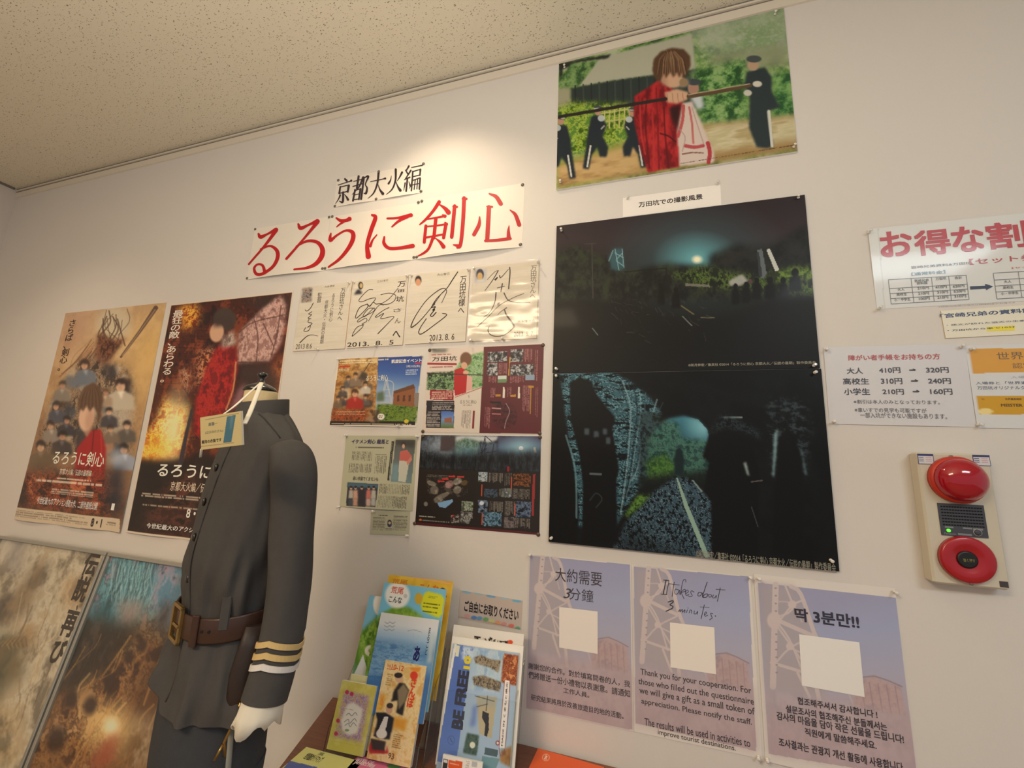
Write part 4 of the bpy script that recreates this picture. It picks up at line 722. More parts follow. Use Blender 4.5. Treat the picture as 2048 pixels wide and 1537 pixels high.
m_ = s.m_poly([(195, 1068), (412, 1078), (395, 1240), (185, 1230)]); s.put(m_, (44, 44, 58)); s.poly([(195, 1068), (412, 1078), (410, 1106), (193, 1098)], (70, 110, 130), .8, 1)
for i, (x, c) in enumerate(((220, (170, 168, 160)), (252, (190, 150, 130)), (296, (40, 38, 44)), (345, (190, 110, 100)), (380, (176, 176, 164)))): s.poly([(x-14, 1120), (x+14, 1120), (x+18, 1180), (x-18, 1180)], c, 1, 1); s.poly([(x-16, 1178), (x+16, 1178), (x+16, 1232), (x-18, 1230)], [(60, 70, 80), (180, 140, 120), (40, 38, 44), (190, 160, 150), (170, 170, 164)][i], 1, 1); s.ell(x, 1106, 9, 12, (186, 150, 130)); s.ell(x, 1099, 10, 8, (40, 36, 36))
s.build('newspaper_clipping', M_gloss, 'greenish laminated newspaper clipping with two photos below the event flyer', 'newspaper clipping', 'newspaper clippings'); NWS = s
s = Sheet(q(Z5, (365, 1270), (635, 1262), (618, 1445), (345, 1420)), -0.0012, th=0.0007, step=1.0, gain=1.15, base=NEWS); s.zoom(*Z5)
s.rows([(408, 1293), (480, 1295), (480, 1303), (408, 1302)], 1, (60, 58, 54), seed=60); s.rows([(378, 1310), (462, 1312), (455, 1405), (365, 1398)], 10, (104, 100, 90), seed=61, gap=.1); s.rows([(515, 1300), (615, 1300), (605, 1405), (508, 1402)], 11, (104, 100, 90), seed=62, gap=.1); s.rows([(462, 1385), (510, 1388), (508, 1405), (458, 1404)], 2, (104, 100, 90), seed=63)
s.ell(487, 1360, 16, 20, (60, 64, 90)); s.ell(487, 1343, 14, 14, (44, 40, 40)); s.ell(487, 1350, 9, 10, (200, 170, 150))
s.build('newspaper_clipping', M_gloss, 'small newspaper clipping with a tiny portrait, hanging below the larger clipping', 'newspaper clipping', 'newspaper clippings'); NW2 = s

# ---- the two tall film posters (plain stand-in artwork)
s = Sheet(q(Z1, (375, 190), (950, 130), (690, 1440), (90, 1365)), -0.0003, th=0.0006, gain=1.45, base=(190, 160, 116), wave=sag(0, .010, 2, .2)); s.zoom(*Z1); A = s.all()
s.grad((660, 160), (380, 1300), [(184, 158, 128), (186, 160, 124), (174, 142, 102), (140, 106, 76), (96, 64, 48), (64, 38, 32)])
s.mixn(A, [(134, 100, 72), (176, 146, 108), (196, 174, 138)], 5, 7, 1, 4, 1.6, .4)
s.put(s.m_poly([(375, 190), (560, 175), (430, 420), (330, 480)], 14), (160, 124, 104), .7); s.put(s.m_ell(860, 420, 120, 240, 10, .8), (198, 162, 96), .7)
s.put(s.m_ell(650, 245, 95, 95, 0, .3), (182, 170, 146), .9)
for i in range(13):
    rng = random.Random(i+3); x = 570+rng.random()*160; y = 165+rng.random()*80; s.line([(x, y), (x+rng.uniform(-60, 40), y+70), (x+rng.uniform(-70, 50), y+150)], rng.choice((4, 6, 8)), (72, 52, 42), .75)
s.mixn(s.m_poly([(560, 300), (650, 345), (720, 330), (640, 440), (600, 520), (520, 520), (540, 420)], 3), [(70, 38, 28), (120, 76, 54), (54, 30, 24)], 30, 30, 2, 3, 1.8, .95)
for i in range(16):
    rng = random.Random(i+40); x = 560-rng.random()*60; s.line([(x, 330+i*6), (x-70-rng.random()*40, 430+i*8), (x-130-rng.random()*60, 500+i*9)], 5, rng.choice([(96, 64, 46), (150, 110, 80), (70, 46, 36)]), .6)
s.line([(888, 160), (800, 290), (690, 440)], [26, 18, 12], (88, 66, 56)); s.line([(884, 170), (700, 430)], 5, (176, 150, 120), .7)
body = [(440, 470), (520, 440), (620, 480), (720, 500), (760, 620), (750, 800), (740, 1000), (560, 1000), (230, 1000), (230, 880), (290, 720), (360, 580)]
s.mixn(s.m_poly(body, 6), [(54, 46, 44), (104, 86, 70), (160, 136, 108), (80, 76, 78), (136, 110, 84)], 22, 22, 4, 4, 2.2, .9)
collage(s, body, 44, [(52, 48, 52), (92, 100, 112), (176, 160, 140), (70, 56, 46), (190, 176, 156), (60, 66, 76), (150, 112, 90)], 7, (14, 44), 2.0)
s.poly([(390, 560), (500, 530), (510, 610), (390, 620)], (98, 104, 112), .9, 3); s.ell(490, 490, 26, 40, (96, 70, 56)); s.poly([(700, 550), (750, 570), (740, 700), (690, 700)], (52, 40, 38), .95, 3); s.ell(690, 600, 26, 44, (190, 156, 130))
s.poly([(610, 680), (720, 660), (760, 800), (640, 900), (590, 780)], (182, 172, 156), .7, 5)
SKN = [(186, 146, 120), (170, 130, 106), (196, 160, 134)]
for i, (x, y, h, hr, cl) in enumerate(((490, 485, 150, (60, 46, 40), (96, 104, 116)), (355, 600, 120, (70, 60, 50), (120, 112, 104)), (690, 600, 190, (48, 36, 34), (176, 166, 150)), (330, 720, 130, (52, 46, 44), (70, 72, 84)), (600, 640, 110, (90, 66, 50), (150, 130, 110)), (625, 750, 120, (40, 34, 34), (60, 58, 64)), (300, 830, 130, (56, 44, 40), (130, 120, 112)), (380, 800, 120, (44, 38, 38), (54, 52, 60)), (725, 830, 130, (44, 36, 36), (84, 78, 74)), (640, 850, 110, (50, 40, 38), (110, 96, 84)), (355, 890, 140, (36, 32, 32), (60, 54, 56)), (240, 950, 170, (56, 46, 42), (104, 88, 70)), (715, 965, 160, (40, 36, 40), (140, 150, 170)))): figure(s, x, y, h, hr, SKN[i % 3], cl, (-.05, .04, 0)[i % 3])
s.poly([(230, 990), (330, 960), (330, 1110), (160, 1140)], (96, 80, 64), .8, 5); s.poly([(640, 970), (700, 960), (700, 1060), (620, 1060)], (150, 160, 176), .8, 4)
s.poly([(520, 860), (580, 850), (610, 960), (600, 1200), (420, 1180), (440, 960)], (146, 30, 34), 1, 1); s.line([(540, 860), (530, 980), (500, 1160)], 8, (96, 18, 26), .8); s.line([(580, 870), (585, 1000), (570, 1170)], 6, (180, 54, 52), .7); s.poly([(470, 850), (530, 840), (500, 900)], (150, 116, 100), 1, 1)
s.ell(495, 780, 46, 82, (200, 166, 142), 6); s.ell(515, 800, 26, 60, (170, 130, 110), 6, .6, .4); s.poly([(446, 770), (448, 680), (480, 610), (530, 585), (575, 610), (592, 680), (580, 780), (560, 830), (555, 760), (535, 720), (515, 755), (495, 715), (475, 750), (460, 730)], (86, 64, 50), 1, 1)
for i in range(12): s.line([(525+(i-6)*3, 600), (520+(i-6)*9, 660), (518+(i-6)*11, 730)], 3, [(120, 92, 70), (62, 46, 38)][i % 2], .6)
s.mixn(s.m_poly([(130, 1100), (620, 1080), (690, 1200), (670, 1360), (90, 1290)], 8), [(40, 24, 22), (74, 38, 30), (150, 66, 40), (60, 32, 30), (176, 96, 60)], 12, 30, 8, 4, 2.0, .85)
s.poly([(620, 1080), (710, 1060), (700, 1340), (600, 1310)], (40, 42, 52), .85, 6); s.poly([(90, 1230), (160, 1180), (170, 1300), (88, 1290)], (36, 32, 34), .8, 5)
s.poly([(90, 1295), (690, 1360), (690, 1440), (88, 1366)], (186, 172, 150)); s.rows([(98, 1306), (520, 1350), (515, 1398), (94, 1352)], 4, (110, 98, 86), seed=5, a=.6)
s.vtext('さらば、剣心。', (328, 520), (440, 225), (52, 40, 34), .01)
Wt = (222, 212, 196)
s.text('るろうに剣心', (302, 1050), (612, 985), Wt, .01); s.text('京都大火編／伝説の最期編', (342, 1108), (536, 1086), Wt); s.rows([(330, 1125), (530, 1135), (528, 1150), (330, 1140)], 1, Wt, seed=6, a=.7); s.rows([(215, 1130), (600, 1162), (598, 1180), (215, 1150)], 1, Wt, seed=7, a=.7); s.rows([(300, 1190), (545, 1205), (540, 1240), (300, 1225)], 3, Wt, seed=8, a=.6); s.text('今世紀最大のアクション感動大作、二部作連続公開', (222, 1275), (570, 1268), (232, 222, 208), .006)
s.text('8・1', (528, 1404), (592, 1362), (50, 44, 44), .03); s.text('1', (634, 1312), (658, 1275), (226, 216, 204), .01); s.rows([(612, 1378), (668, 1382), (664, 1402), (610, 1398)], 2, (110, 100, 90), seed=9)
s.build('film_poster', M_satin, 'tall film poster in parchment tones with flames at its foot, left of the pair', 'poster', 'film posters on the wall'); P1 = s

s = Sheet([(346, 607.4), (587.3, 582.8), (517, 1096), (249.4, 1065.8)], -0.0003, th=0.0006, gain=1.4, base=(190, 176, 160), wave=sag(0, .008, 2, .1)); s.zoom(*Z1)
inn = [(988, 138), (1672, 66), (1580, 680), (1480, 1500), (715, 1430), (860, 700)]
s.fill((58, 30, 28)); s.mixn(s.all(), [(40, 24, 26), (76, 34, 28), (54, 28, 26), (110, 52, 34)], 10, 14, 101, 4, 1.8)
for i in range(22): s.line([(930-i*4, 180+i*34), (1300-i*4, 190+i*34)], 3, (34, 18, 18), .5)
s.mixn(s.m_poly([(1010, 150), (1130, 130), (1140, 240), (1050, 300), (1030, 220)], 6), [(120, 50, 26), (206, 130, 40), (232, 190, 80), (150, 66, 30)], 24, 40, 102, 4, 2.2)
s.mixn(s.m_poly([(1130, 400), (1230, 380), (1240, 460), (1150, 640), (1110, 560)], 6), [(80, 34, 26), (200, 110, 60), (214, 160, 120), (90, 40, 30)], 30, 50, 103, 4, 2.4, .9)
s.mixn(s.m_poly([(1490, 560), (1600, 440), (1640, 300), (1650, 100), (1668, 70), (1590, 680), (1480, 690)], 6), [(90, 50, 36), (160, 92, 54), (120, 64, 44)], 20, 24, 104, 4, 2)
s.poly([(1240, 110), (1660, 80), (1650, 200), (1500, 190), (1400, 120)], (48, 42, 42), .8, 8)
arm = [(1490, 170), (1600, 80), (1630, 150), (1625, 260), (1600, 360), (1540, 465), (1350, 480), (1360, 300), (1420, 240)]
s.mixn(s.m_poly(arm, 2), [(116, 84, 80), (168, 130, 122), (192, 158, 148), (140, 104, 98)], 26, 26, 105, 4, 1.8)
for p in ([(1360, 300), (1450, 240), (1620, 200)], [(1450, 230), (1470, 330), (1460, 470)], [(1360, 470), (1540, 470)], [(1600, 150), (1580, 300), (1540, 460)], [(1500, 250), (1560, 380)]): s.line(p, 7, (84, 56, 52), .8)
s.poly([(1360, 485), (1520, 470), (1590, 560), (1580, 660), (1360, 660)], (56, 42, 40), .9, 5)
s.poly([(1240, 380), (1340, 380), (1352, 500), (1320, 680), (1260, 800), (1150, 900), (1105, 860), (1120, 680), (1180, 500)], (140, 30, 32), 1, 2); s.mixn(s.m_poly([(1240, 380), (1340, 380), (1352, 500), (1320, 680), (1260, 800), (1150, 900), (1105, 860), (1120, 680), (1180, 500)], 2), [(90, 22, 28), (140, 30, 32), (176, 48, 40), (110, 26, 30)], 18, 20, 106, 4, 1.9, .8)
s.line([(1345, 470), (1330, 620), (1290, 740)], 9, (176, 120, 80)); s.poly([(1350, 640), (1400, 580), (1390, 700), (1310, 750)], (150, 104, 112), .8, 3)
s.ell(1280, 225, 64, 66, (64, 52, 48)); s.ell(1235, 300, 40, 56, (190, 150, 122), 10); s.poly([(1215, 215), (1330, 210), (1320, 300), (1275, 260), (1220, 270)], (60, 48, 46), 1, 3); s.mixn(s.m_poly([(1270, 320), (1330, 290), (1350, 370), (1260, 390)], 3), [(150, 130, 120), (190, 172, 160), (110, 90, 84)], 30, 30, 107, 3)
fl = [(880, 1030), (790, 1020), (830, 880), (900, 780), (940, 650), (1000, 740), (1080, 700), (1060, 860), (1050, 990)]
s.mixn(s.m_poly(fl, 7), [(150, 60, 26), (214, 130, 40), (236, 196, 70), (240, 222, 140), (200, 100, 40)], 16, 30, 108, 4, 2.0)
s.put(s.m_ell(985, 860, 62, 190, 8, .7), (240, 226, 170), .85); s.put(s.m_ell(880, 960, 80, 70, 0, .8), (232, 180, 60), .7); s.mixn(s.m_poly([(1020, 510), (1080, 500), (1090, 640), (1060, 640)], 5), [(110, 50, 30), (224, 196, 160), (150, 70, 40)], 40, 40, 109, 3, 2.4, .9)
s.poly([(780, 1030), (1060, 1030), (1130, 990), (1500, 1050), (1480, 1500), (715, 1430)], (30, 26, 26), .96, 4); s.mixn(s.m_poly([(800, 1400), (1000, 1120), (1140, 1060), (1120, 1480)], 10), [(40, 30, 28), (92, 54, 44), (56, 36, 32)], 12, 30, 110, 3, 2)
s.line([(1095, 740), (1060, 900), (1030, 1060)], [14, 22, 26], (54, 48, 56)); s.line([(1110, 870), (1190, 960)], 3, (150, 40, 60))
s.border(.0075, (196, 184, 168))
s.vtext('最狂の敵、あらわる。', (914, 585), (1050, 170), (214, 202, 188), .012)
s.text('るろうに剣心', (900, 1120), (1395, 1065), (228, 218, 204), .015); s.text('京都大火編／伝説の最期編', (975, 1200), (1330, 1170), (206, 190, 170), .005); s.rows([(815, 1200), (1330, 1260), (1325, 1285), (812, 1225)], 2, (190, 176, 160), seed=15, a=.75); s.rows([(820, 1265), (1330, 1325), (1330, 1340), (820, 1282)], 1, (180, 166, 150), seed=16, a=.7)
s.text('8・1', (1060, 1355), (1160, 1312), (226, 216, 204), .02); s.text('今世紀最大のアクション感動大作', (845, 1412), (1300, 1432), (232, 222, 208), .012)
s.build('film_poster', M_satin, 'tall film poster with red figure amid flames, partly behind the dressed mannequin', 'poster', 'film posters on the wall', edge=(196, 184, 168)); P2 = s

# ---- survey notices (code squares left out: plain white panels)
def survey(quad, inner, zm, Yo=-0.0003, wave=None):
    global s
    s = Sheet(quad, Yo, th=0.0007, step=1.25, gain=1.38, base=(200, 194, 188), wave=wave); s.zoom(*zm)
    a, b_, c, d = [np.array(p, float) for p in inner]
    P = lambda u, v: tuple((a*(1-u)+b_*u)*(1-v)+(d*(1-u)+c*u)*v); s.P = P
    s.grad(P(.5, 0), P(.5, 1), [(140, 141, 168), (146, 152, 180), (156, 155, 174), (166, 152, 160), (164, 146, 152)], s.m_poly(inner))
    s.put(s.m_poly([P(0, 0), P(.27, 0), P(.42, .34), P(.42, .62), P(0, .62)], 6), (158, 148, 150), .75)
    st_ = (184, 172, 172)
    k = np.linalg.norm(b_-a)
    def ln(p, w, a_=.95): s.line([P(*x) for x in p], k*w, st_, a_, 3)
    ln([(.13, 0), (.10, .25), (.06, .6)], .045); ln([(.24, 0), (.31, .04), (.38, .25), (.43, .34)], .03); ln([(.10, .2), (.36, .27)], .03); ln([(.2, 0), (.24, .13), (.10, .2)], .014); ln([(.33, .07), (.24, .11), (.13, .22)], .014); ln([(.10, .22), (.34, .5)], .014); ln([(.10, .2), (.2, .31), (.28, .5)], .014); ln([(.37, .28), (.2, .36), (.07, .48)], .014); ln([(.06, .46), (.34, .5)], .022); ln([(.2, .36), (.36, .4)], .012); ln([(.1, .1), (.24, .1), (.3, .2)], .010, .7); ln([(.36, .54), (.38, .68)], .03); ln([(.24, .5), (.31, .63)], .02); ln([(.56, .52), (.62, .66)], .012, .6)
    for i in range(12): s.ell(*P(.128-.004*i*.8, .02+i*.045), k*.009, k*.006, (140, 132, 138))
    s.ell(*P(.10, .21), k*.05, k*.06, st_); s.ell(*P(.24, .105), k*.03, k*.03, st_); s.ell(*P(.2, .35), k*.028, k*.028, st_)
    s.mixn(s.m_poly([P(.62, .50), P(.78, .46), P(.96, .50), P(.97, .66), P(.62, .66)], 2), [(160, 136, 138), (172, 148, 148), (150, 132, 138)], 10, 14, 121, 3, 1.4, .9)
    for i in range(5): s.line([P(.68+i*.06, .50), P(.69+i*.06, .66)], k*.008, (140, 124, 130), .7)
    s.line([P(.62, .50), P(.78, .46), P(.97, .50)], k*.01, (130, 118, 126), .8, 2)
    s.mixn(s.m_poly([P(0, .62), P(1, .64), P(1, 1), P(0, 1)], 6), [(168, 150, 152), (158, 142, 146), (172, 156, 158)], 6, 6, 122, 3, 1.3, .6)
G_ = (62, 58, 64)
Ws = (214, 206, 198)
s = None
survey([(1058, 1108), (1263, 1130), (1266, 1463), (1049, 1417)], [(100, 105), (772, 168), (792, 1280), (75, 1130)], Y3)
s.text('大約需要', (270, 278), (585, 220), G_, .004); s.text('3', (325, 392), (378, 330), (62, 58, 64), 0, .3); s.text('分鐘', (365, 402), (528, 340), G_, .002); s.shape([(298, 452), (556, 483), (556, 768), (298, 725)], Ws)
for i, (t, a0, b0) in enumerate((('謝謝您的合作。對於填寫問卷的人，我', (90, 868), (774, 950)), ('們將贈送一份小禮物以表謝意。請通知', (90, 930), (774, 1012)), ('工作人員。', (325, 1030), (500, 1028)), ('研究結果將用於改善旅遊目的地的活動。', (108, 1078), (730, 1165)))): s.text(t, a0, b0, G_, .012)
s.build('survey_notice', M_gloss, 'lilac survey notice in Chinese characters, leftmost of the three', 'notice', 'survey notices'); SV1 = s
survey([(1264, 1130), (1504, 1153), (1521, 1519), (1267, 1463)], [q(E1, (195, 380))[0], q(E1, (1815, 522))[0], (1512.5, 1503), (1271, 1447)], (0, 0, 1))
s.zoom(*E1)
for p, w in (([(615, 570), (690, 575)], 10), ([(650, 570), (610, 770)], 14), ([(580, 768), (660, 776)], 10), ([(690, 590), (655, 770)], 9), ([(690, 622), (840, 640)], 7), ([(765, 600), (735, 800)], 9), ([(830, 710), (780, 700), (775, 760), (810, 765), (840, 710), (835, 770)], 8), ([(930, 600), (925, 565), (890, 580), (865, 700), (850, 780), (870, 730), (915, 700), (920, 730), (870, 750), (905, 835)], 8), ([(930, 760), (965, 735), (950, 710), (925, 740), (935, 785), (975, 770)], 8), ([(1045, 740), (1010, 720), (1000, 750), (1020, 790), (990, 805), (960, 790)], 8), ([(1150, 745), (1110, 745), (1100, 790), (1135, 790), (1160, 750), (1165, 800)], 9), ([(1230, 600), (1190, 720), (1165, 810), (1200, 770), (1240, 770), (1220, 810), (1170, 815)], 10), ([(1290, 780), (1255, 775), (1260, 810), (1295, 800), (1290, 780)], 8), ([(1320, 780), (1305, 815), (1335, 820), (1360, 785), (1355, 825)], 8), ([(1415, 680), (1375, 870)], 9), ([(1355, 700), (1485, 710)], 7),
             ([(680, 880), (740, 862), (750, 880), (705, 920), (745, 940), (735, 970), (650, 1010)], 14), ([(820, 1015), (850, 985), (845, 1020), (880, 985), (880, 1025), (915, 990), (915, 1030)], 9), ([(950, 990), (940, 1030)], 8), ([(958, 962), (962, 968)], 8), ([(975, 1035), (990, 995), (1010, 1000), (1010, 1040)], 8), ([(1050, 1005), (1045, 1045), (1075, 1045), (1095, 1010), (1090, 1055)], 8), ([(1190, 920), (1145, 1115)], 9), ([(1130, 950), (1260, 955)], 6), ([(1195, 1060), (1225, 1035), (1210, 1020), (1190, 1050), (1205, 1080), (1240, 1065)], 8), ([(1310, 1045), (1280, 1040), (1290, 1075), (1300, 1105), (1265, 1130)], 9), ([(1345, 1075), (1350, 1080)], 12)): s.stroke(p, w, (46, 44, 54), 5)
s.zoom(*Y3); s.shape([(1042, 556), (1340, 590), (1352, 905), (1046, 858)], Ws); s.zoom(0, 0, 1)
for t, x0, y0, x1, y1 in (('Thank you for your cooperation. For', 1281, 1349, 1502, 1388), ('those who filled out the questionnaire', 1277, 1368, 1507, 1410), ('we will give a gift as a small token of', 1279, 1387, 1508.5, 1429), ('appreciation. Please notify the staff.', 1283, 1406.5, 1503, 1451.5), ('The results will be used in activities to', 1289, 1447, 1499.6, 1487.6), ('improve tourist destinations.', 1316, 1468, 1471, 1500)): s.text(t, (x0, y0+4), (x1, y1-(13 if y0 < 1440 else 8.5)), G_, .008)
s.build('survey_notice', M_gloss, 'lilac survey notice in English, middle of the three', 'notice', 'survey notices'); SV2 = s
survey([(1510, 1148), (1793, 1178), (1835, 1590), (1528, 1523)], [(425, 170), (1440, 280), (1600, 1600), (505, 1430)], Y4, -0.0008, sag(0, .004, 1))
s.text('딱 3분만!!', (700, 450), (1165, 408), (46, 46, 62), .03); s.shape([(728, 548), (1172, 608), (1210, 1010), (748, 925)], (210, 208, 204))
for t, a0, b0 in (('협조해주셔서 감사합니다 !', (718, 1062), (1300, 1110)), ('설문조사의 협조해주신 분들께서는', (632, 1122), (1370, 1200)), ('감사의 마음을 담아 작은 선물을 드립니다!', (565, 1175), (1495, 1290)), ('직원에게 말씀해주세요.', (772, 1290), (1292, 1335)), ('조사결과는 관광지 개선 활동에 사용합니다.', (580, 1370), (1500, 1495))): s.text(t, a0, b0, (50, 48, 58), .02)
s.build('survey_notice', M_gloss, 'lilac survey notice in Korean, rightmost of the three', 'notice', 'survey notices'); SV3 = s

# ---- price notices on the right
s = Sheet([(1732, 459), (2048, 430), (2048, 600), (1756, 621)], -0.0002, th=0.0007, step=1.6, gain=1.15, base=(206, 206, 202), size=(.42, None), wave=sag(.004, .0, 1)); s.zoom(*Y1)
Rd = (176, 62, 70); Dk = (54, 60, 84)
s.poly([(395, 190), (402, 190), (450, 700), (443, 700)], (186, 188, 186), .8)
for ch, a0, b0 in (('お', (420, 375), (605, 195)), ('得', (640, 365), (845, 185)), ('な', (880, 345), (1060, 165)), ('割', (1105, 325), (1335, 135)), ('引', (1375, 300), (1590, 120))): s.text(ch, a0, b0, Rd, .028)
s.text('【セット券】', (985, 420), (1440, 345), Rd, .01); s.text('宮崎兄弟資料&万田坑', (612, 445), (995, 398), (84, 88, 88), .004); s.text('【通常料金】', (615, 490), (828, 452), (104, 140, 160), .008); s.text('【セット料金】', (1255, 445), (1500, 415), (200, 110, 110), .006)
LN = (96, 104, 112)
def grid(x, y, cs_, rs_, dx, sl):
    X1 = x+sum(cs_); Y1_ = y+sum(rs_); yy = y
    for i in range(len(rs_)+1): s.stroke([(x+(yy-y)*dx, yy), (X1+(yy-y)*dx, yy+(X1-x)*sl)], 3.2, LN, cap=False); yy += rs_[i] if i < len(rs_) else 0
    xx = x
    for i in range(len(cs_)+1): s.stroke([(xx, y+(xx-x)*sl), (xx+(Y1_-y)*dx, Y1_+(xx-x)*sl)], 3.2, LN, cap=False); xx += cs_[i] if i < len(cs_) else 0
grid(466, 514, [145, 130, 110, 112], [56, 32, 32, 34], .13, -.058); grid(1135, 472, [160, 130, 110, 110], [44, 38, 38, 44], .16, -.058)
for t, x, y, w in (('宮崎兄弟', 634, 530, 88), ('資料館', 648, 546, 66), ('万田坑', 768, 518, 66), ('合計', 890, 512, 44), ('大人', 526, 586, 42), ('210円', 654, 578, 70), ('410円', 768, 572, 70), ('620円', 880, 566, 70), ('高校生', 520, 618, 64), ('210円', 658, 612, 66), ('310円', 780, 604, 66), ('520円', 886, 598, 70), ('小・中学生', 506, 652, 100), ('100円', 664, 645, 66), ('210円', 782, 637, 66), ('310円', 890, 630, 72), ('大人', 1206, 536, 44), ('高校生', 1200, 574, 64), ('小・中学生', 1188, 612, 108)): s.text(t, (x, y), (x+w, y-w*.058-(19 if len(t) < 6 else 17)), (88, 92, 96), .01)
s.shape([(988, 556), (1085, 552), (1084, 540), (1136, 556), (1092, 580), (1090, 570), (990, 576)], (46, 54, 78)); s.text('※団体(20名様)の場合は団体料金がお得です', (788, 690), (1280, 655), (110, 112, 112))
s.build('discount_notice', M_gloss, 'large white discount notice with big red rounded lettering cut by the frame', 'notice', 'price notices'); OTS = s
s = Sheet([(1878, 622), (2048, 612), (2048, 668), (1894, 678)], -0.0012, th=0.0015, step=1.6, gain=1.2, base=(216, 210, 190), size=(.30, None)); s.zoom(*Y1)
s.text('「宮崎兄弟の資料館」', (800, 760), (1420, 690), (66, 80, 110), .03); s.text('・孫文が訪れた滔天の生家', (840, 810), (1345, 768), (66, 76, 100), .01); s.shape([(1095, 815), (1275, 805), (1275, 838), (1095, 842)], (222, 206, 60)); s.text('・万田坑から車で10分', (845, 845), (1275, 808), (58, 66, 84), .016)
s.build('museum_notice', M_gloss, 'small cream notice with bluish lettering tucked under the large discount notice', 'notice', 'price notices', edge=(220, 190, 130)); MIY = s
s = Sheet([(1645, 694), (1930, 690), (1950, 853), (1660, 850)], -0.0002, th=0.0007, step=1.6, gain=1.12, base=(206, 204, 206), wave=sag(.002, .002, 1)); s.zoom(*Y1)
s.text('障がい者手帳をお持ちの方', (212, 1032), (792, 985), (178, 74, 78), .012)
for t, a0, b0 in (('大人', (202, 1116), (300, 1076)), ('410円', (408, 1112), (540, 1074)), ('⇒', (600, 1102), (644, 1082)), ('320円', (708, 1110), (848, 1072)), ('高校生', (178, 1184), (340, 1142)), ('310円', (420, 1182), (552, 1142)), ('⇒', (612, 1172), (660, 1150)), ('240円', (722, 1180), (862, 1142)), ('小学生', (185, 1250), (346, 1208)), ('210円', (430, 1248), (562, 1212)), ('⇒', (622, 1240), (668, 1218)), ('160円', (735, 1248), (872, 1210))): s.text(t, a0, b0, (70, 72, 82), .018)
s.text('※割引は本人のみとなっております。', (246, 1306), (792, 1284), (104, 106, 112), .004); s.text('※車いすでの見学も可能ですが', (252, 1360), (708, 1336), (104, 106, 112), .004); s.text('一部入坑ができない施設もあります。', (288, 1396), (838, 1370), (104, 106, 112), .004)
s.build('disability_price_notice', M_gloss, 'white notice with red heading and three price lines beside the tunnel photo', 'notice', 'price notices'); SYO = s
s = Sheet([(1932, 691), (2048, 689), (2048, 857), (1952, 857)], -0.0010, th=0.0007, step=1.6, gain=1.15, base=(206, 206, 206), size=(.305, None)); s.zoom(*Y1)
s.poly([(990, 955), (1900, 940), (1900, 1090), (1015, 1112)], (206, 150, 60)); s.poly([(1038, 1258), (1900, 1250), (1900, 1370), (1050, 1376)], (196, 148, 24)); s.ell(1090, 1356, 46, 22, (226, 206, 140)); s.poly([(1040, 1376), (1900, 1370), (1900, 1400), (1044, 1400)], (206, 206, 206))
s.text('世界遺産検定', (1165, 1025), (1700, 962), (112, 94, 76), .0); s.text('認定', (1265, 1080), (1390, 1042), (112, 94, 76), .0); s.text('入場券', (1252, 1145), (1390, 1125), (150, 160, 170)); s.text('入場券と「世界遺産検定」', (1028, 1184), (1500, 1160), (84, 94, 116), .01); s.text('万田坑オリジナルクリアファイル', (1038, 1216), (1560, 1190), (84, 94, 116), .01); s.text('世界遺産検定', (1215, 1282), (1320, 1270), (90, 66, 30), .02); s.text('MEISTER', (1190, 1325), (1325, 1306), (90, 66, 30), .03); s.rows([(1060, 1270), (1082, 1270), (1082, 1300), (1060, 1300)], 2, (140, 100, 30), seed=3)
s.build('certificate_notice', M_gloss, 'white notice with orange bands cut off by the right edge of the photo', 'notice', 'price notices'); CRT = s

# ---- take-freely sign on the wall behind the right-hand holder
s = Sheet(q(Z6, (1040, 228), (1500, 300), (1478, 520), (1012, 425)), -0.0003, th=0.0006, step=1.2, gain=1.2, base=(186, 172, 164)); s.zoom(*Z6)
for x, y, c in ((1080, 240, (130, 170, 190)), (1170, 250, (150, 180, 190)), (1260, 270, (110, 160, 190)), (1360, 285, (160, 180, 186)), (1450, 305, (110, 170, 196))): s.ell(x, y, 36, 10, c, 8)
for i, (x, y) in enumerate(((1085, 415), (1135, 428), (1175, 432), (1222, 440), (1265, 452), (1310, 465), (1355, 475), (1410, 488), (1455, 508))): s.ell(x, y, 22, 15, [(196, 150, 150), (90, 130, 186), (100, 150, 190), (110, 160, 110), (190, 190, 130), (206, 150, 110), (200, 140, 140), (206, 110, 100), (90, 160, 130)][i])
s.line([(1020, 420), (1250, 462), (1470, 512)], 4, (150, 120, 116))
s.text('ご自由にお取りください', (1062, 380), (1466, 368), (44, 40, 44), .03)
s.build('take_one_sign', M_matte, 'white sign with black lettering above dotted flowers, behind the right-hand acrylic stand', 'sign'); TAK = s

# ---- fire alarm unit
YA = -0.035
c = [at(*p, YA) for p in q(Y2, (160, 130), (860, 130), (1070, 1455), (320, 1375))]
ax0, ax1 = (c[0][0]+c[3][0])/2, (c[1][0]+c[2][0])/2; az1, az0 = (c[0][2]+c[1][2])/2, (c[2][2]+c[3][2])/2
al = tag(empty('fire_alarm_unit', ((ax0+ax1)/2, 0, az0)), 'beige fire alarm unit with red dome lamp and red call button below', 'fire alarm')
def al_at(x, y, Y): p = at(Y2[0]+x/Y2[2], Y2[1]+y/Y2[2], Y); return p-np.array(al.location)
aw = (ax1-ax0)/2; ah = az1-az0
M_albox = mat('alarm_beige', (206, 198, 178), 0.45); M_red = mat('alarm_red', (170, 14, 28), 0.3, coat=.4); M_orange = mat('alarm_orange_base', (196, 52, 30), 0.4)
M_grill = mat('alarm_grille_grey', (66, 68, 76), 0.5); M_blk = mat('black_plastic', (24, 24, 26), 0.4); M_dark = mat('grille_hole', (14, 14, 16), 0.9)
b = MB(); b.box((-aw, YA, 0), (aw, -0.0003, ah), 0, .004); b.build('housing', M_albox, al)
p = al_at(560, 385, -0.045); lr = .052
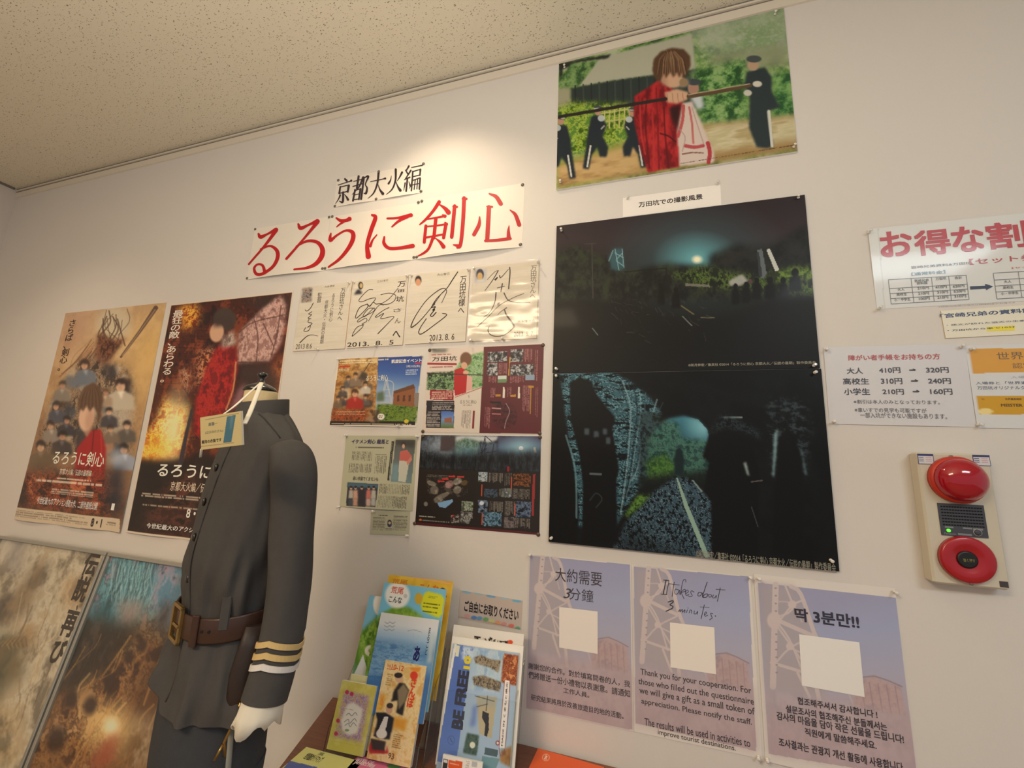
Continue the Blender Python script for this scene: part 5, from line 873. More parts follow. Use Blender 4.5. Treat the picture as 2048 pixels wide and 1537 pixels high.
b = MB(); b.lathe([(lr*1.03, YA), (lr*1.03, YA-.012), (lr*.94, YA-.016)], (p[0], 0, p[2]), 'y', 40); bs = b.build('lamp_base', M_orange, al)
M_lens = mat('red_lens', (196, 8, 40), 0.12, coat=.6); M_lens.node_tree.nodes['Principled BSDF'].inputs['Transmission Weight'].default_value = .35
b = MB(); b.lathe([(lr*.93, YA-.015)]+[(lr*.93*math.cos(a), YA-.018-.034*math.sin(a)) for a in np.linspace(0, 1.5, 10)], (p[0], 0, p[2]), 'y', 40); b.build('lamp_lens', M_lens, al)
g = [al_at(x, y, YA) for x, y in ((352, 605), (798, 632), (845, 945), (398, 915))]
gx0, gx1, gz1, gz0 = (g[0][0]+g[3][0])/2, (g[1][0]+g[2][0])/2, (g[0][2]+g[1][2])/2, (g[2][2]+g[3][2])/2
b = MB(); b.box((gx0, YA-.002, gz0), (gx1, YA-.0002, gz1))
for r_ in range(7):
    for k in range(15):
        x = gx0+.004+(gx1-gx0-.008)*(k+.5)/15; z = gz1-.004-(gz1-gz0)*.66*(r_+.5)/7; d = .0021
        b.add([(x-d, YA-.0022, z-d*.7), (x+d, YA-.0022, z-d*.7), (x+d, YA-.0022, z+d*.7), (x-d, YA-.0022, z+d*.7)], [(0, 1, 2, 3)], 1)
gr = b.build('speaker_grille', [M_grill, M_dark], al)
for nm, (x, y), r_, M in (('indicator_led', (467, 872), .0036, mat('green_led', (90, 220, 60), .3, emit=((90, 230, 60), 1.5))), ('test_button', (748, 892), .0062, M_grill)):
    p = al_at(x, y, YA-.003); b = MB(); b.lathe([(r_, YA-.002), (r_, YA-.004), (r_*.5, YA-.005)], (p[0], 0, p[2]), 'y', 16)
    if nm == 'test_button': b.lathe([(r_*1.3, YA-.0019), (r_*1.3, YA-.0027), (r_*1.02, YA-.0027), (r_*1.02, YA-.0019)], (p[0], 0, p[2]), 'y', 20, 1, True, False)
    b.build(nm, [M, mat('button_ring', (150, 150, 150), .4)], gr)
def lab3(body, a0, b0, Y, col, par, name='lettering'):
    co, fs, per = glyphs(body, .0); a = al_at(*a0, Y); d = al_at(*b0, Y); v = [(a[0]+x*(d[0]-a[0]), Y, a[2]+z*(d[2]-a[2])) for x, z in co]
    b = MB(); b.add(v, fs); return b.build(name, mat('lettering_ink', col, .6), par)
for t, a0, b0 in (('Panasonic', (428, 908), (538, 896)),): lab3(t, a0, b0, YA-.0024, (150, 152, 156), gr)
b = MB()
for (x0_, y0_, x1_, y1_) in ((425, 834, 505, 843), (598, 846, 685, 855), (695, 854, 790, 865), (552, 905, 682, 914)):
    a_ = al_at(x0_, y1_, YA); c_ = al_at(x1_, y0_, YA); b.add([(a_[0], YA-.0023, a_[2]), (c_[0], YA-.0023, a_[2]), (c_[0], YA-.0023, c_[2]), (a_[0], YA-.0023, c_[2])], [(0, 1, 2, 3)])
b.build('caption_marks', mat('caption_ink', (130, 132, 138), .6), gr)
p = al_at(655, 1155, YA-.01); br = .0505
b = MB(); b.lathe([(br, YA-.0002), (br, YA-.010), (br*.93, YA-.014), (br*.55, YA-.010), (br*.36, YA-.006)], (p[0], 0, p[2]), 'y', 40); ring = b.build('call_button_ring', M_red, al)
b = MB(); b.lathe([(br*.37, YA-.0055), (br*.37, YA-.0085), (br*.3, YA-.0095)], (p[0], 0, p[2]), 'y', 28); pb = b.build('push_plate', M_blk, ring)
p2 = al_at(660, 1157, YA-.01); lab3('強く押す', (610, 1172), (720, 1148), YA-.0099, (150, 140, 70), pb)
for x, y in ((488, 163), (685, 1382)):
    p = al_at(x, y, YA); b = MB(); b.lathe([(.0042, YA-.0002), (.0042, YA-.0015), (.003, YA-.0025)], (p[0], 0, p[2]), 'y', 14); b.build('screw', mat('screw_steel', (150, 146, 138), .35, .9), al)
M_stw = mat('sticker_white', (214, 212, 214), .4); M_stb = mat('sticker_blue', (52, 58, 110), .4)
for qd in (((165, 135), (318, 138), (328, 240), (175, 232)), ((692, 145), (862, 148), (868, 255), (706, 248))):
    pp = [al_at(x, y, YA) for x, y in qd]; x0, x1, z1, z0 = (pp[0][0]+pp[3][0])/2, (pp[1][0]+pp[2][0])/2, (pp[0][2]+pp[1][2])/2, (pp[2][2]+pp[3][2])/2
    b = MB(); b.box((x0, YA-.0006, z0), (x1, YA-.0002, z1), 1); t = .0012
    b.add([(x0+t, YA-.0008, z0+t), (x1-t, YA-.0008, z0+t), (x1-t, YA-.0008, z1-.005), (x0+t, YA-.0008, z1-.005)], [(0, 1, 2, 3)], 0)
    for i in range(3):
        for (a_, e_, mi) in ((.06, .36, 1), (.5, .85, 2)):
            zz = z1-.0085-i*.0042; b.add([(x0+(x1-x0)*a_, YA-.0009, zz-.0007), (x0+(x1-x0)*e_, YA-.0009, zz-.0007), (x0+(x1-x0)*e_, YA-.0009, zz+.0007), (x0+(x1-x0)*a_, YA-.0009, zz+.0007)], [(0, 1, 2, 3)], mi)
    b.build('inspection_sticker', [M_stw, M_stb, mat('sticker_pink', (206, 150, 160), .4)], al)
pp = [al_at(x, y, YA) for x, y in ((950, 1355), (1035, 1365), (1040, 1425), (960, 1415))]
b = MB(); b.box((pp[3][0], YA-.0008, pp[3][2]), (pp[1][0], YA-.0002, pp[1][2])); b.build('type_label', mat('label_grey', (70, 62, 64), .5), al)

# ------------------------------------------------------------------ pins and tacks
M_pin = mat('clear_pin_plastic', (226, 222, 214), 0.15, coat=.6)
M_tack = mat('grey_tack', (110, 104, 92), 0.4, .3); M_tackb = mat('brown_tack', (96, 80, 66), 0.4, .4); M_needle = mat('pin_needle', (150, 140, 130), .3, .9)
pinproto = {}
def pin(px, py, Y, kind, label, group):
    if kind not in pinproto:
        b = MB()
        if kind == 'clear': b.lathe([(.0012, -.0003), (.0042, -.001), (.0038, -.003), (.0022, -.0042), (.0020, -.0085), (.0030, -.0105), (.0042, -.012), (.0042, -.0132), (.002, -.0138)], (0, 0, 0), 'y', 12)
        else: b.lathe([(.0062, -.0002), (.0060, -.0014), (.0045, -.0026), (.002, -.0033)], (0, 0, 0), 'y', 14)
        nm = 'push_pin' if kind == 'clear' else 'thumb_tack'
        o = b.build(nm, {'clear': M_pin, 'grey': M_tack, 'brown': M_tackb}[kind]); pinproto[kind] = o
    else: o = pinproto[kind].copy(); C.objects.link(o)
    P = at(px, py, Y); o.location = P
    if kind == 'clear': o.rotation_euler = (R_(random.Random(px).uniform(-14, 8)), 0, R_(random.Random(py).uniform(-12, 12)))
    tag(o, label, 'pin', group)
CN = ('upper left', 'upper right', 'lower left', 'lower right')
def pins4(pts, Y, kind, what, group, names=CN):
    kn = {'clear': 'clear push pin', 'grey': 'grey thumb tack', 'brown': 'brown thumb tack'}[kind]
    for p, n in zip(pts, names): pin(p[0], p[1], Y, kind, '%s at the %s of the %s' % (kn, n, what), group)
pins4([(1129, 135), (1549.8, 28.7), (1121, 365), (1587, 295)], -.0086, 'clear', 'red-jacket photo board', 'clear push pins')
pins4([(1255, 398), (1434, 369)], -.0006, 'clear', 'white caption slip', 'clear push pins')
pins4([(1123, 462), (1596.6, 396), (1114, 739), (1627, 732)], -.0084, 'clear', 'night mine photo board', 'clear push pins')
pins4([(1112.7, 753), (1629, 746), (1103.7, 1076), (1661, 1120.7)], -.0084, 'clear', 'tunnel photo board', 'clear push pins')
pins4([(676.6, 360.8), (847, 327.6), (669.8, 412.6), (842, 382.5), (757.5, 343.5), (752.3, 398.4)], -.0012, 'grey', 'small black-lettered banner', 'grey thumb tacks', CN+('top middle', 'bottom middle'))
pins4([(510.5, 458.7), (658.3, 434.6), (494.2, 557), (645, 537.4)], -.0012, 'grey', 'left red title sheet', 'grey thumb tacks')
pins4([(664.6, 433.4), (837, 404.9), (650.4, 537), (827.8, 515)], -.0012, 'grey', 'middle red title sheet', 'grey thumb tacks')
pins4([(843.8, 402.4), (1045, 369.8), (833.8, 514.4), (1040.9, 489.3)], -.0012, 'grey', 'right red title sheet', 'grey thumb tacks')
pins4([(859.5, 701), (1086, 690.4), (845.8, 863.5), (1079.3, 867)], -.0012, 'brown', 'white and maroon flyer', 'brown thumb tacks')
pins4([(845.5, 873.4), (1080, 875.2), (829.5, 1047.6), (1076.5, 1069.8)], -.0012, 'brown', 'black map flyer', 'brown thumb tacks')
pins4([(677.8, 719.7), (844.5, 712.8), (798, 853.5)], -.0012, 'clear', 'event flyer', 'clear push pins', ('upper left', 'upper right', 'lower edge'))
pins4([(693.5, 872), (836, 874.4), (679, 1014)], -.0014, 'clear', 'larger newspaper clipping', 'clear push pins')
pins4([(748, 1024), (816, 1072.6)], -.0022, 'clear', 'small newspaper clipping', 'clear push pins', ('upper left', 'lower right'))
pins4([(698.8, 567.3), (636, 699.5)], -.0042, 'clear', 'leftmost autograph card', 'clear push pins', ('upper right', 'lower edge'))
pins4([(709, 565.5), (814, 553.5), (751.7, 692.5)], -.0042, 'clear', 'second autograph card', 'clear push pins', ('upper left', 'upper right', 'lower edge'))
pins4([(824, 552), (937, 541), (860.7, 685.5)], -.0042, 'clear', 'third autograph card', 'clear push pins', ('upper left', 'upper right', 'lower edge'))
pins4([(948.3, 538.5), (1075.5, 526), (1004.7, 678.5), (943, 682)], -.0072, 'clear', 'plastic-wrapped autograph card', 'clear push pins', ('upper left', 'upper right', 'lower edge', 'lower left'))
pins4([(1736.5, 466), (1758, 618)], -.0055, 'clear', 'large discount notice', 'clear push pins', ('upper left', 'lower left'))
pins4([(1652.5, 700), (1922, 695), (1667.5, 845)], -.0035, 'clear', 'three-price notice', 'clear push pins')
pins4([(1942, 699), (1955, 850)], -.0022, 'clear', 'orange-banded notice', 'clear push pins', ('upper left', 'lower left'))
pins4([(1061, 1110)], -.0013, 'clear', 'Chinese survey notice', 'clear push pins')
pins4([(1500, 1155.5), (1517, 1514)], -.0013, 'clear', 'English survey notice', 'clear push pins', ('upper right', 'lower right'))
pins4([(1516, 1158), (1788, 1184), (1534, 1519)], -.0055, 'clear', 'Korean survey notice', 'clear push pins')

# ------------------------------------------------------------------ framed posters leaning against the wall
LEAN = 10.2
ln_ = R_(LEAN); up_ = np.array([0, math.sin(ln_), math.cos(ln_)]); nF = np.array([0, -math.cos(ln_), math.sin(ln_)])
P0 = np.array([-2.2266, -0.022, 1.0667])
M_alu = mat('frame_silver', (178, 178, 170), 0.35, .6); M_back = mat('frame_backing', (90, 80, 70), .8)
M_acr = clear_mat('acrylic_pane', (0.98, 0.98, 0.975), 0.02, 0.10)
FH = math.sqrt(1)*1.063*1.0
def framed(x0, x1, label, paint, nm):
    cx = (x0+x1)/2; L_ = P0[2]/math.cos(ln_)      # length from the top edge down to the floor along the lean
    L_ = min(L_, 1.07); bot = P0 - up_*L_
    e = tag(empty('framed_poster', (cx, bot[1], bot[2])), label, 'framed poster', 'framed posters leaning on the wall')
    e.rotation_euler = (-ln_, 0, 0); bpy.context.view_layer.update()
    w2 = (x1-x0)/2; t = .014
    b = MB()
    for lo, hi in (((-w2, -.012, 0), (w2, .010, t)), ((-w2, -.012, L_-t), (w2, .010, L_)), ((-w2, -.012, t), (-w2+t, .010, L_-t)), ((w2-t, -.012, t), (w2, .010, L_-t))): b.box(lo, hi, 0, .002)
    fr = b.build('frame', M_alu, e)
    b = MB(); b.box((-w2+t, .002, t), (w2-t, .008, L_-t)); b.build('backing_board', M_back, e)
    b = MB(); b.box((-w2+t, -.0055, t), (w2-t, -.0035, L_-t)); b.build('acrylic_pane', M_acr, e)
    # the print itself, on the plane of the frame
    wd_ = 2*(w2-t); hh = L_-2*t; ctr = bot+up_*(t+hh/2)+np.array([cx, 0, 0])*1.0; ctr = np.array([cx, bot[1], bot[2]])+up_*(t+hh/2)
    qd = []
    for a_, c_ in ((-.5, .5), (.5, .5), (.5, -.5), (-.5, -.5)):
        P = ctr+np.array([1.0, 0, 0])*a_*wd_+up_*c_*hh; u_, v_ = project(P); qd.append((u_, v_))
    s = Sheet(qd, frame=(ctr, np.array([1.0, 0, 0]), nF), th=.0008, gain=1.4, step=1.9); paint(s); s.build(nm, M_satin, parent=e)
    return e
def paintA(s):
    s.zoom(*Z2)
    s.fill((180, 170, 150)); s.mixn(s.all(), [(120, 112, 98), (166, 156, 136), (194, 186, 168), (178, 164, 140)], 6, 8, 201, 4, 1.7)
    s.put(s.m_ell(60, 160, 120, 120, 20, .6), (196, 190, 180), .7)
    s.mixn(s.m_poly([(-40, 470), (70, 470), (150, 380), (230, 270), (290, 230), (300, 300), (230, 430), (180, 560), (60, 640), (-40, 680)], 6), [(70, 66, 58), (104, 92, 76), (130, 110, 84)], 10, 10, 202, 3, 1.8, .85)
    s.mixn(s.m_poly([(90, 130), (170, 130), (150, 200), (90, 360), (60, 340)], 6), [(110, 106, 112), (150, 144, 138)], 12, 10, 203, 3, 1.6, .8)
    s.mixn(s.m_poly([(-60, 780), (60, 690), (140, 720), (130, 860), (150, 960), (60, 1010), (-20, 1130), (-60, 1130)], 6), [(60, 60, 44), (86, 84, 62), (104, 92, 66)], 8, 8, 204, 3, 1.6, .9)
    for i in range(10): s.line([(-20+i*16, 790-i*4), (30+i*14, 750-i*3), (60+i*12, 800-i*2)], 9, [(150, 128, 92), (104, 88, 64)][i % 2], .7)
    s.mixn(s.m_poly([(120, 660), (190, 640), (240, 720), (160, 820)], 5), [(110, 86, 60), (160, 132, 94)], 14, 14, 205, 3, 1.6, .8)
    for i in range(26):
        rg = random.Random(i+300); x = rg.uniform(120, 420); y = rg.uniform(450, 1100); s.line([(x, y), (x-rg.uniform(20, 60), y+rg.uniform(60, 150)), (x-rg.uniform(40, 130), y+rg.uniform(150, 300))], rg.choice((3, 5, 9)), rg.choice([(206, 192, 156), (136, 116, 90), (186, 166, 126), (116, 100, 80)]), .5)
    s.mixn(s.m_poly([(-40, 1130), (120, 1180), (80, 1537), (-60, 1537)], 10), [(90, 80, 58), (150, 128, 92), (190, 170, 130)], 10, 14, 206, 3, 1.8, .8)
    s.mixn(s.m_poly([(440, 330), (560, 400), (500, 540), (420, 560), (390, 480)], 8), [(150, 118, 74), (184, 152, 104), (120, 90, 60)], 14, 14, 207, 3, 1.8, .7)
    s.line([(330, 880), (270, 1010), (200, 1170)], 3, (90, 76, 60), .7)
    K_ = (48, 44, 40)
    s.text('伝', (494, 342), (636, 208), K_, .04); s.text('説', (434, 500), (578, 356), K_, .04); s.text('再', (360, 714), (504, 572), K_, .04); s.text('び', (294, 880), (428, 748), K_, .04); s.text('、', (466, 560), (490, 530), K_, .03)
def paintB(s):
    s.zoom(*Z2)
    s.grad((800, 200), (520, 1500), [(60, 104, 116), (50, 78, 86), (44, 40, 36), (58, 40, 30), (86, 60, 44), (120, 88, 60), (116, 84, 58)])
    s.mixn(s.m_poly([(640, 200), (1110, 270), (1060, 560), (1000, 640), (600, 700), (520, 560)], 10), [(40, 70, 82), (74, 130, 148), (110, 160, 176), (60, 96, 110), (150, 130, 150)], 8, 8, 211, 4, 1.9, .9)
    s.mixn(s.m_poly([(720, 250), (950, 270), (970, 470), (900, 560), (780, 480), (700, 500)], 6), [(52, 92, 106), (104, 156, 170), (140, 184, 194), (60, 96, 110)], 30, 6, 212, 4, 2.0, .9)
    s.mixn(s.m_poly([(960, 270), (1120, 280), (1090, 700), (980, 640), (940, 480)], 8), [(90, 130, 160), (140, 150, 176), (160, 140, 160), (60, 90, 110)], 12, 12, 213, 4, 1.8, .85)
    s.mixn(s.m_poly([(600, 500), (720, 520), (720, 680), (620, 810), (540, 900), (480, 720)], 8), [(44, 90, 104), (66, 140, 160), (40, 60, 66)], 10, 8, 214, 4, 1.8, .85)
    for i in range(60):
        rg = random.Random(i+700); x = rg.uniform(700, 1000); y = rg.uniform(230, 330); s.line([(x, y), (x-rg.uniform(0, 30), y+90), (x-rg.uniform(10, 60), y+rg.uniform(160, 240))], rg.choice((4, 6)), rg.choice([(130, 180, 194), (60, 100, 116), (92, 146, 164), (44, 76, 90), (150, 190, 200)]), .6)
    s.poly([(720, 500), (900, 500), (880, 600), (800, 680), (735, 660)], (150, 138, 134), .8, 6)
    s.mixn(s.m_poly([(440, 700), (620, 640), (740, 690), (880, 640), (760, 800), (620, 980), (330, 1060)], 12), [(34, 32, 30), (54, 48, 44), (44, 38, 34), (76, 66, 60)], 10, 10, 215, 4, 1.8, .9)
    s.mixn(s.m_poly([(880, 640), (1010, 600), (1000, 800), (900, 1000), (760, 1200), (700, 1537), (150, 1537), (420, 1060), (600, 960), (760, 800)], 14), [(62, 44, 36), (120, 84, 56), (160, 120, 76), (84, 58, 42), (180, 144, 98)], 8, 14, 216, 4, 1.9, .92)
    s.mixn(s.m_poly([(500, 640), (640, 620), (740, 690), (860, 650), (760, 800), (640, 930), (420, 1060), (340, 1000)], 10), [(30, 29, 28), (50, 46, 42), (40, 36, 33), (70, 60, 54)], 12, 12, 219, 4, 1.6, .92)
    for i in range(44):
        rg = random.Random(i+500); x = rg.uniform(520, 1000); y = rg.uniform(700, 1350); s.line([(x, y), (x-rg.uniform(30, 80), y+rg.uniform(60, 130)), (x-rg.uniform(60, 180), y+rg.uniform(150, 330))], rg.choice((4, 7, 12)), rg.choice([(190, 146, 84), (104, 66, 40), (164, 110, 64), (80, 52, 40), (206, 176, 122)]), .5)
    s.put(s.m_ell(690, 1290, 120, 120, 0, .9), (236, 206, 140), .85); s.ell(690, 1280, 40, 50, (244, 232, 200), 0, .9, .8)
    for x, y, r_ in ((680, 1010, 36), (560, 1150, 40), (350, 1360, 56), (800, 850, 30), (880, 780, 28), (440, 1110, 40)): s.ell(x, y, r_, r_*1.5, (56, 42, 38), 18, .9, .4)
    s.poly([(640, 1380), (740, 1300), (700, 1500), (620, 1537), (540, 1537)], (150, 80, 62), .9, 5)
    s.mixn(s.m_poly([(830, 1250), (960, 1180), (1000, 1537), (760, 1537)], 10), [(130, 116, 94), (170, 154, 130), (104, 86, 66)], 8, 10, 217, 3, 1.6, .8)
    s.mixn(s.m_poly([(950, 640), (1040, 480), (1080, 560), (1040, 640), (960, 720)], 5), [(50, 48, 50), (84, 80, 80)], 20, 20, 218, 3, 1.6, .85)
xd = float(at(214, 1104, -.034)[0])
framed(xd-.77, xd-.006, 'silver-framed poster in cream tones with vertical black characters, at the left edge', paintA, 'print')
framed(xd+.006, xd+.77, 'silver-framed poster in teal and orange behind the dressed mannequin', paintB, 'print')

# ------------------------------------------------------------------ leaflets and holders on the table
def lean_frame(px, py, zb, yaw, lean):
    y = R_(yaw); l = R_(lean); ex = np.array([math.cos(y), math.sin(y), 0]); out = np.array([math.sin(y), -math.cos(y), 0])
    return atz(px, py, zb), ex, out*math.cos(l)+np.array([0, 0, 1.0])*math.sin(l)
PAPER = (226, 220, 208)
def leaflet(quad, frame, th, size, zm, paint, label, cat='leaflet', group=None, edge=PAPER, name='leaflet', M=None, gain=1.25):
    s = Sheet(quad, frame=frame, th=th, step=1.0, gain=gain, size=size); s.zoom(*zm); paint(s)
    s.build(name, M or M_satin, label, cat, group, edge=edge); return s
def off(fr, d): return (fr[0]+fr[2]*d, fr[1], fr[2])
YW, LN_ = 4, 16
fA = lean_frame(694.3, 1503.5, .735, YW, LN_)
def dpl(Y, px, py):   # the same lean, through the point seen at (px, py) at depth Y
    return (at(px, py, Y), fA[1], fA[2])
def pF(s):
    s.fill((206, 166, 50)); s.mixn(s.all(), [(196, 150, 40), (214, 180, 66)], 4, 4, 301, 2); s.line([(510, 98), (965, 178)], 10, (214, 160, 110))
    s.text('こんな', (730, 232), (880, 190), (196, 104, 40), .03); s.text('荒尾', (530, 175), (652, 150), (196, 130, 50), .03); s.ell(905, 232, 24, 24, (44, 40, 40)); s.line([(915, 250), (932, 272)], 7, (44, 40, 40))
leaflet(q(Z6, (505, 95), (965, 175), (860, 780), (400, 700)), dpl(-.05, 840, 1156), .002, (.218, .30), Z6, pF, 'yellow leaflet standing rearmost in the left acrylic holder', group='leaflets in the left acrylic holder')
def pE(s):
    s.fill((120, 178, 206)); s.poly([(280, 560), (470, 380), (420, 900), (240, 900)], (86, 130, 44), 1, 4); s.mixn(s.m_poly([(290, 560), (460, 400), (440, 760), (300, 760)], 4), [(70, 110, 36), (120, 160, 60), (150, 180, 80)], 10, 10, 302, 3)
    s.ell(440, 330, 46, 80, (222, 220, 214)); s.ell(372, 672, 40, 42, (222, 220, 206)); s.ell(375, 672, 16, 14, (140, 170, 90)); s.poly([(250, 850), (320, 700), (370, 880)], (214, 216, 214))
leaflet(q(Z6, (372, 258), (700, 310), (560, 900), (235, 840)), dpl(-.075, 760, 1195), .002, (.15, .21), Z6, pE, 'pale blue leaflet peeking out at the left of the blue one', group='leaflets in the left acrylic holder')
def pD(s):
    s.fill((118, 180, 208)); s.mixn(s.m_poly([(430, 420), (560, 340), (660, 350), (760, 420), (760, 520), (420, 520)], 2), [(96, 136, 44), (140, 172, 70)], 10, 10, 303, 3); s.mixn(s.m_poly([(380, 470), (470, 420), (470, 860), (300, 860), (330, 620)], 4), [(70, 110, 36), (126, 160, 58), (96, 140, 50)], 12, 16, 304, 3)
    s.ell(575, 262, 90, 96, (226, 222, 216)); s.text('荒尾', (525, 246), (625, 206), (206, 96, 70), .02); s.text('こんな', (508, 312), (612, 278), (70, 66, 66), .02); s.ell(634, 268, 14, 16, (190, 190, 186)); s.ell(732, 288, 30, 42, (196, 160, 50))
    s.poly([(770, 250), (800, 232), (900, 260), (918, 290), (905, 400), (880, 430), (850, 420), (760, 380), (745, 340)], (206, 206, 40), 1, 1)
    s.rows([(805, 260), (870, 272), (866, 292), (800, 280)], 2, (90, 110, 50), seed=5, a=.8); s.rows([(768, 300), (890, 335), (878, 380), (762, 345)], 2, (70, 80, 30), seed=6, a=.8); s.rows([(765, 360), (870, 395), (865, 410), (762, 378)], 1, (70, 80, 30), seed=7)
leaflet(q(Z6, (487, 152), (918, 236), (790, 850), (350, 770)), dpl(-.085, 830, 1172), .004, (.205, .297), Z6, pD, 'blue leaflet with round white heading and yellow bubble in the left holder', group='leaflets in the left acrylic holder')
def pC(s):
    s.grad((660, 400), (600, 860), [(214, 212, 210), (206, 210, 214), (150, 180, 206), (84, 128, 172), (104, 146, 184), (60, 104, 156)])
    s.mixn(s.m_poly([(410, 600), (760, 640), (740, 860), (350, 860)], 4), [(70, 112, 160), (130, 166, 196), (90, 134, 176)], 6, 26, 305, 4, 1.8, .8)
    for i in range(3): s.line([(485+j*19-i*3, 462+i*26+(8 if j % 2 else -2)) for j in range(5)], 4, (130, 134, 140))
    s.line([(650, 525), (700, 518), (755, 535)], 4, (150, 150, 150)); s.line([(700, 600), (690, 540)], 3, (170, 176, 180)); s.line([(740, 560), (700, 610)], 3, (170, 176, 180))
    s.vtext('まるごと', (776, 700), (828, 500), (50, 54, 70), .01); s.text('あ', (688, 745), (752, 640), (30, 34, 90), .04); s.poly([(820, 560), (850, 540), (830, 760), (790, 760)], (190, 196, 190), .7, 2)
leaflet(q(Z6, (470, 385), (875, 450), (780, 930), (350, 860)), dpl(-.12, 822, 1233), .006, (.184, .24), Z6, pC, 'white and sea-blue booklet in front of the blue leaflet', 'booklet', 'leaflets in the left acrylic holder', name='booklet')
def pB(s):
    s.fill((216, 188, 134)); s.mixn(s.all(), [(206, 160, 92), (216, 188, 132), (222, 200, 152), (210, 174, 106)], 5, 8, 306, 3, 1.5, .9); s.mixn(s.m_poly([(430, 960), (500, 1000), (470, 1100), (430, 1110)], 3), [(206, 110, 30), (214, 170, 40)], 20, 20, 307, 3)
    s.poly([(550, 1150), (660, 1170), (640, 1260), (560, 1230)], (206, 140, 40), .9, 3); s.poly([(500, 760), (560, 765), (440, 1100), (400, 1090)], (226, 206, 160), .6, 5)
    s.poly([(560, 960), (600, 900), (640, 910), (670, 960), (640, 1050), (625, 1145), (575, 1120), (590, 1030), (540, 1040)], (40, 36, 36), 1, 1); s.poly([(585, 960), (630, 910), (665, 960), (640, 1040), (595, 1100)], (140, 124, 96), .9, 1); s.ell(596, 868, 28, 32, (200, 160, 130)); s.ell(592, 848, 30, 20, (50, 42, 40))
    s.poly([(425, 1120), (500, 1120), (560, 1160), (530, 1320), (430, 1300), (410, 1290), (440, 1180)], (38, 36, 42), 1, 1); s.poly([(490, 1150), (520, 1150), (500, 1240), (460, 1300), (440, 1260)], (206, 200, 194)); s.ell(525, 1095, 24, 36, (196, 150, 122)); s.ell(530, 1070, 24, 20, (60, 50, 46)); s.ell(470, 1275, 40, 36, (214, 206, 196))
    s.poly([(390, 1310), (500, 1330), (490, 1420), (380, 1400)], (60, 50, 48), 1, 1); s.poly([(375, 1370), (395, 1330), (400, 1390), (500, 1400), (510, 1360), (520, 1420), (380, 1420)], (176, 40, 44), .9, 1)
    s.text('10-12', (540, 805), (635, 780), (206, 96, 40), .03); s.text('Vol.', (508, 788), (545, 765), (206, 96, 40), .02); s.rows([(508, 790), (570, 805), (568, 818), (506, 805)], 1, (196, 90, 40), seed=3)
    s.vtext('さんぽ', (650, 1080), (735, 870), (206, 70, 40), .05); s.ell(706, 850, 28, 32, (206, 60, 40)); s.poly([(670, 790), (760, 790), (740, 830), (690, 815)], (214, 130, 40), .9, 1)
    s.rows([(560, 1270), (625, 1285), (610, 1390), (545, 1375)], 7, (120, 96, 60), seed=8, a=.7); s.rows([(510, 830), (550, 840), (540, 930), (500, 920)], 6, (150, 120, 70), seed=9, a=.6); s.text('93', (515, 1455), (565, 1420), (110, 84, 60), .02)
leaflet(q(Z6, (510, 742), (795, 778), (640, 1530), (345, 1455)), off((fA[0], fA[1], fA[2]), .003), .012, (.124, .216), Z6, pB, 'orange booklet with two smiling people, front right of the left holder', 'booklet', 'leaflets in the left acrylic holder', name='booklet')
def pA(s):
    s.fill((196, 186, 96)); s.mixn(s.all(), [(190, 178, 84), (202, 194, 112)], 4, 5, 308, 2)
    s.mixn(s.m_poly([(195, 960), (380, 1000), (320, 1340), (120, 1300)], 3), [(150, 120, 150), (196, 180, 190), (120, 96, 130), (206, 150, 140), (170, 160, 110)], 26, 30, 309, 4, 2.4)
    for x, y in ((215, 972), (250, 985), (135, 1275), (150, 1180)): s.ell(x, y, 14, 16, (176, 60, 84))
    s.poly([(215, 1060), (260, 1045), (330, 1090), (325, 1150), (290, 1270), (230, 1290), (180, 1250), (170, 1180)], (214, 208, 196), 1, 2)
    s.rows([(205, 1090), (280, 1100), (278, 1108), (205, 1098)], 1, (130, 124, 120), seed=4)
    for pts in ([(210, 1140), (230, 1125), (250, 1145), (275, 1120), (290, 1140)], [(195, 1190), (225, 1170), (235, 1200), (270, 1165), (285, 1185)], [(200, 1215), (225, 1200), (240, 1225), (262, 1195), (285, 1220)]): s.stroke(pts, 4, (120, 112, 124), 4)
    s.ell(215, 1250, 16, 10, (130, 150, 110)); s.line([(120, 1330), (330, 1370)], 4, (180, 170, 80))
leaflet(q(Z6, (180, 885), (435, 930), (335, 1440), (65, 1385)), off(fA, .004), .011, (.108, .152), Z6, pA, 'small olive-yellow map booklet at the front left of the left holder', 'booklet', 'leaflets in the left acrylic holder', name='booklet')
# the pile behind the olive booklet
s = leaflet(q(Z6, (228, 838), (482, 882), (400, 1400), (140, 1350)), off(fA, -.010), .006, (.108, .158), Z6, lambda s: s.fill((206, 200, 150)), 'plain-edged olive booklet stacked right behind the front olive one', 'booklet', 'leaflets in the left acrylic holder', name='booklet')
M_acrh = clear_mat('holder_acrylic', (0.97, 0.98, 0.975), 0.035, 0.05); M_acre = clear_mat('holder_edge', (0.62, 0.70, 0.68), 0.16, 0.12)
def sheet3(b, P, ex, up, n, w, h, t, edge=True):
    """an acrylic panel: corner P (lower left), extents w x h, thickness t along -n"""
    P = np.array(P); c = [P, P+ex*w, P+ex*w+up*h, P+up*h]; d = [x-n*t for x in c]
    b.add(c, [(0, 1, 2, 3)], 0); b.add([*c, *d], [(0, 4, 5, 1), (1, 5, 6, 2), (2, 6, 7, 3), (3, 7, 4, 0)], 1)
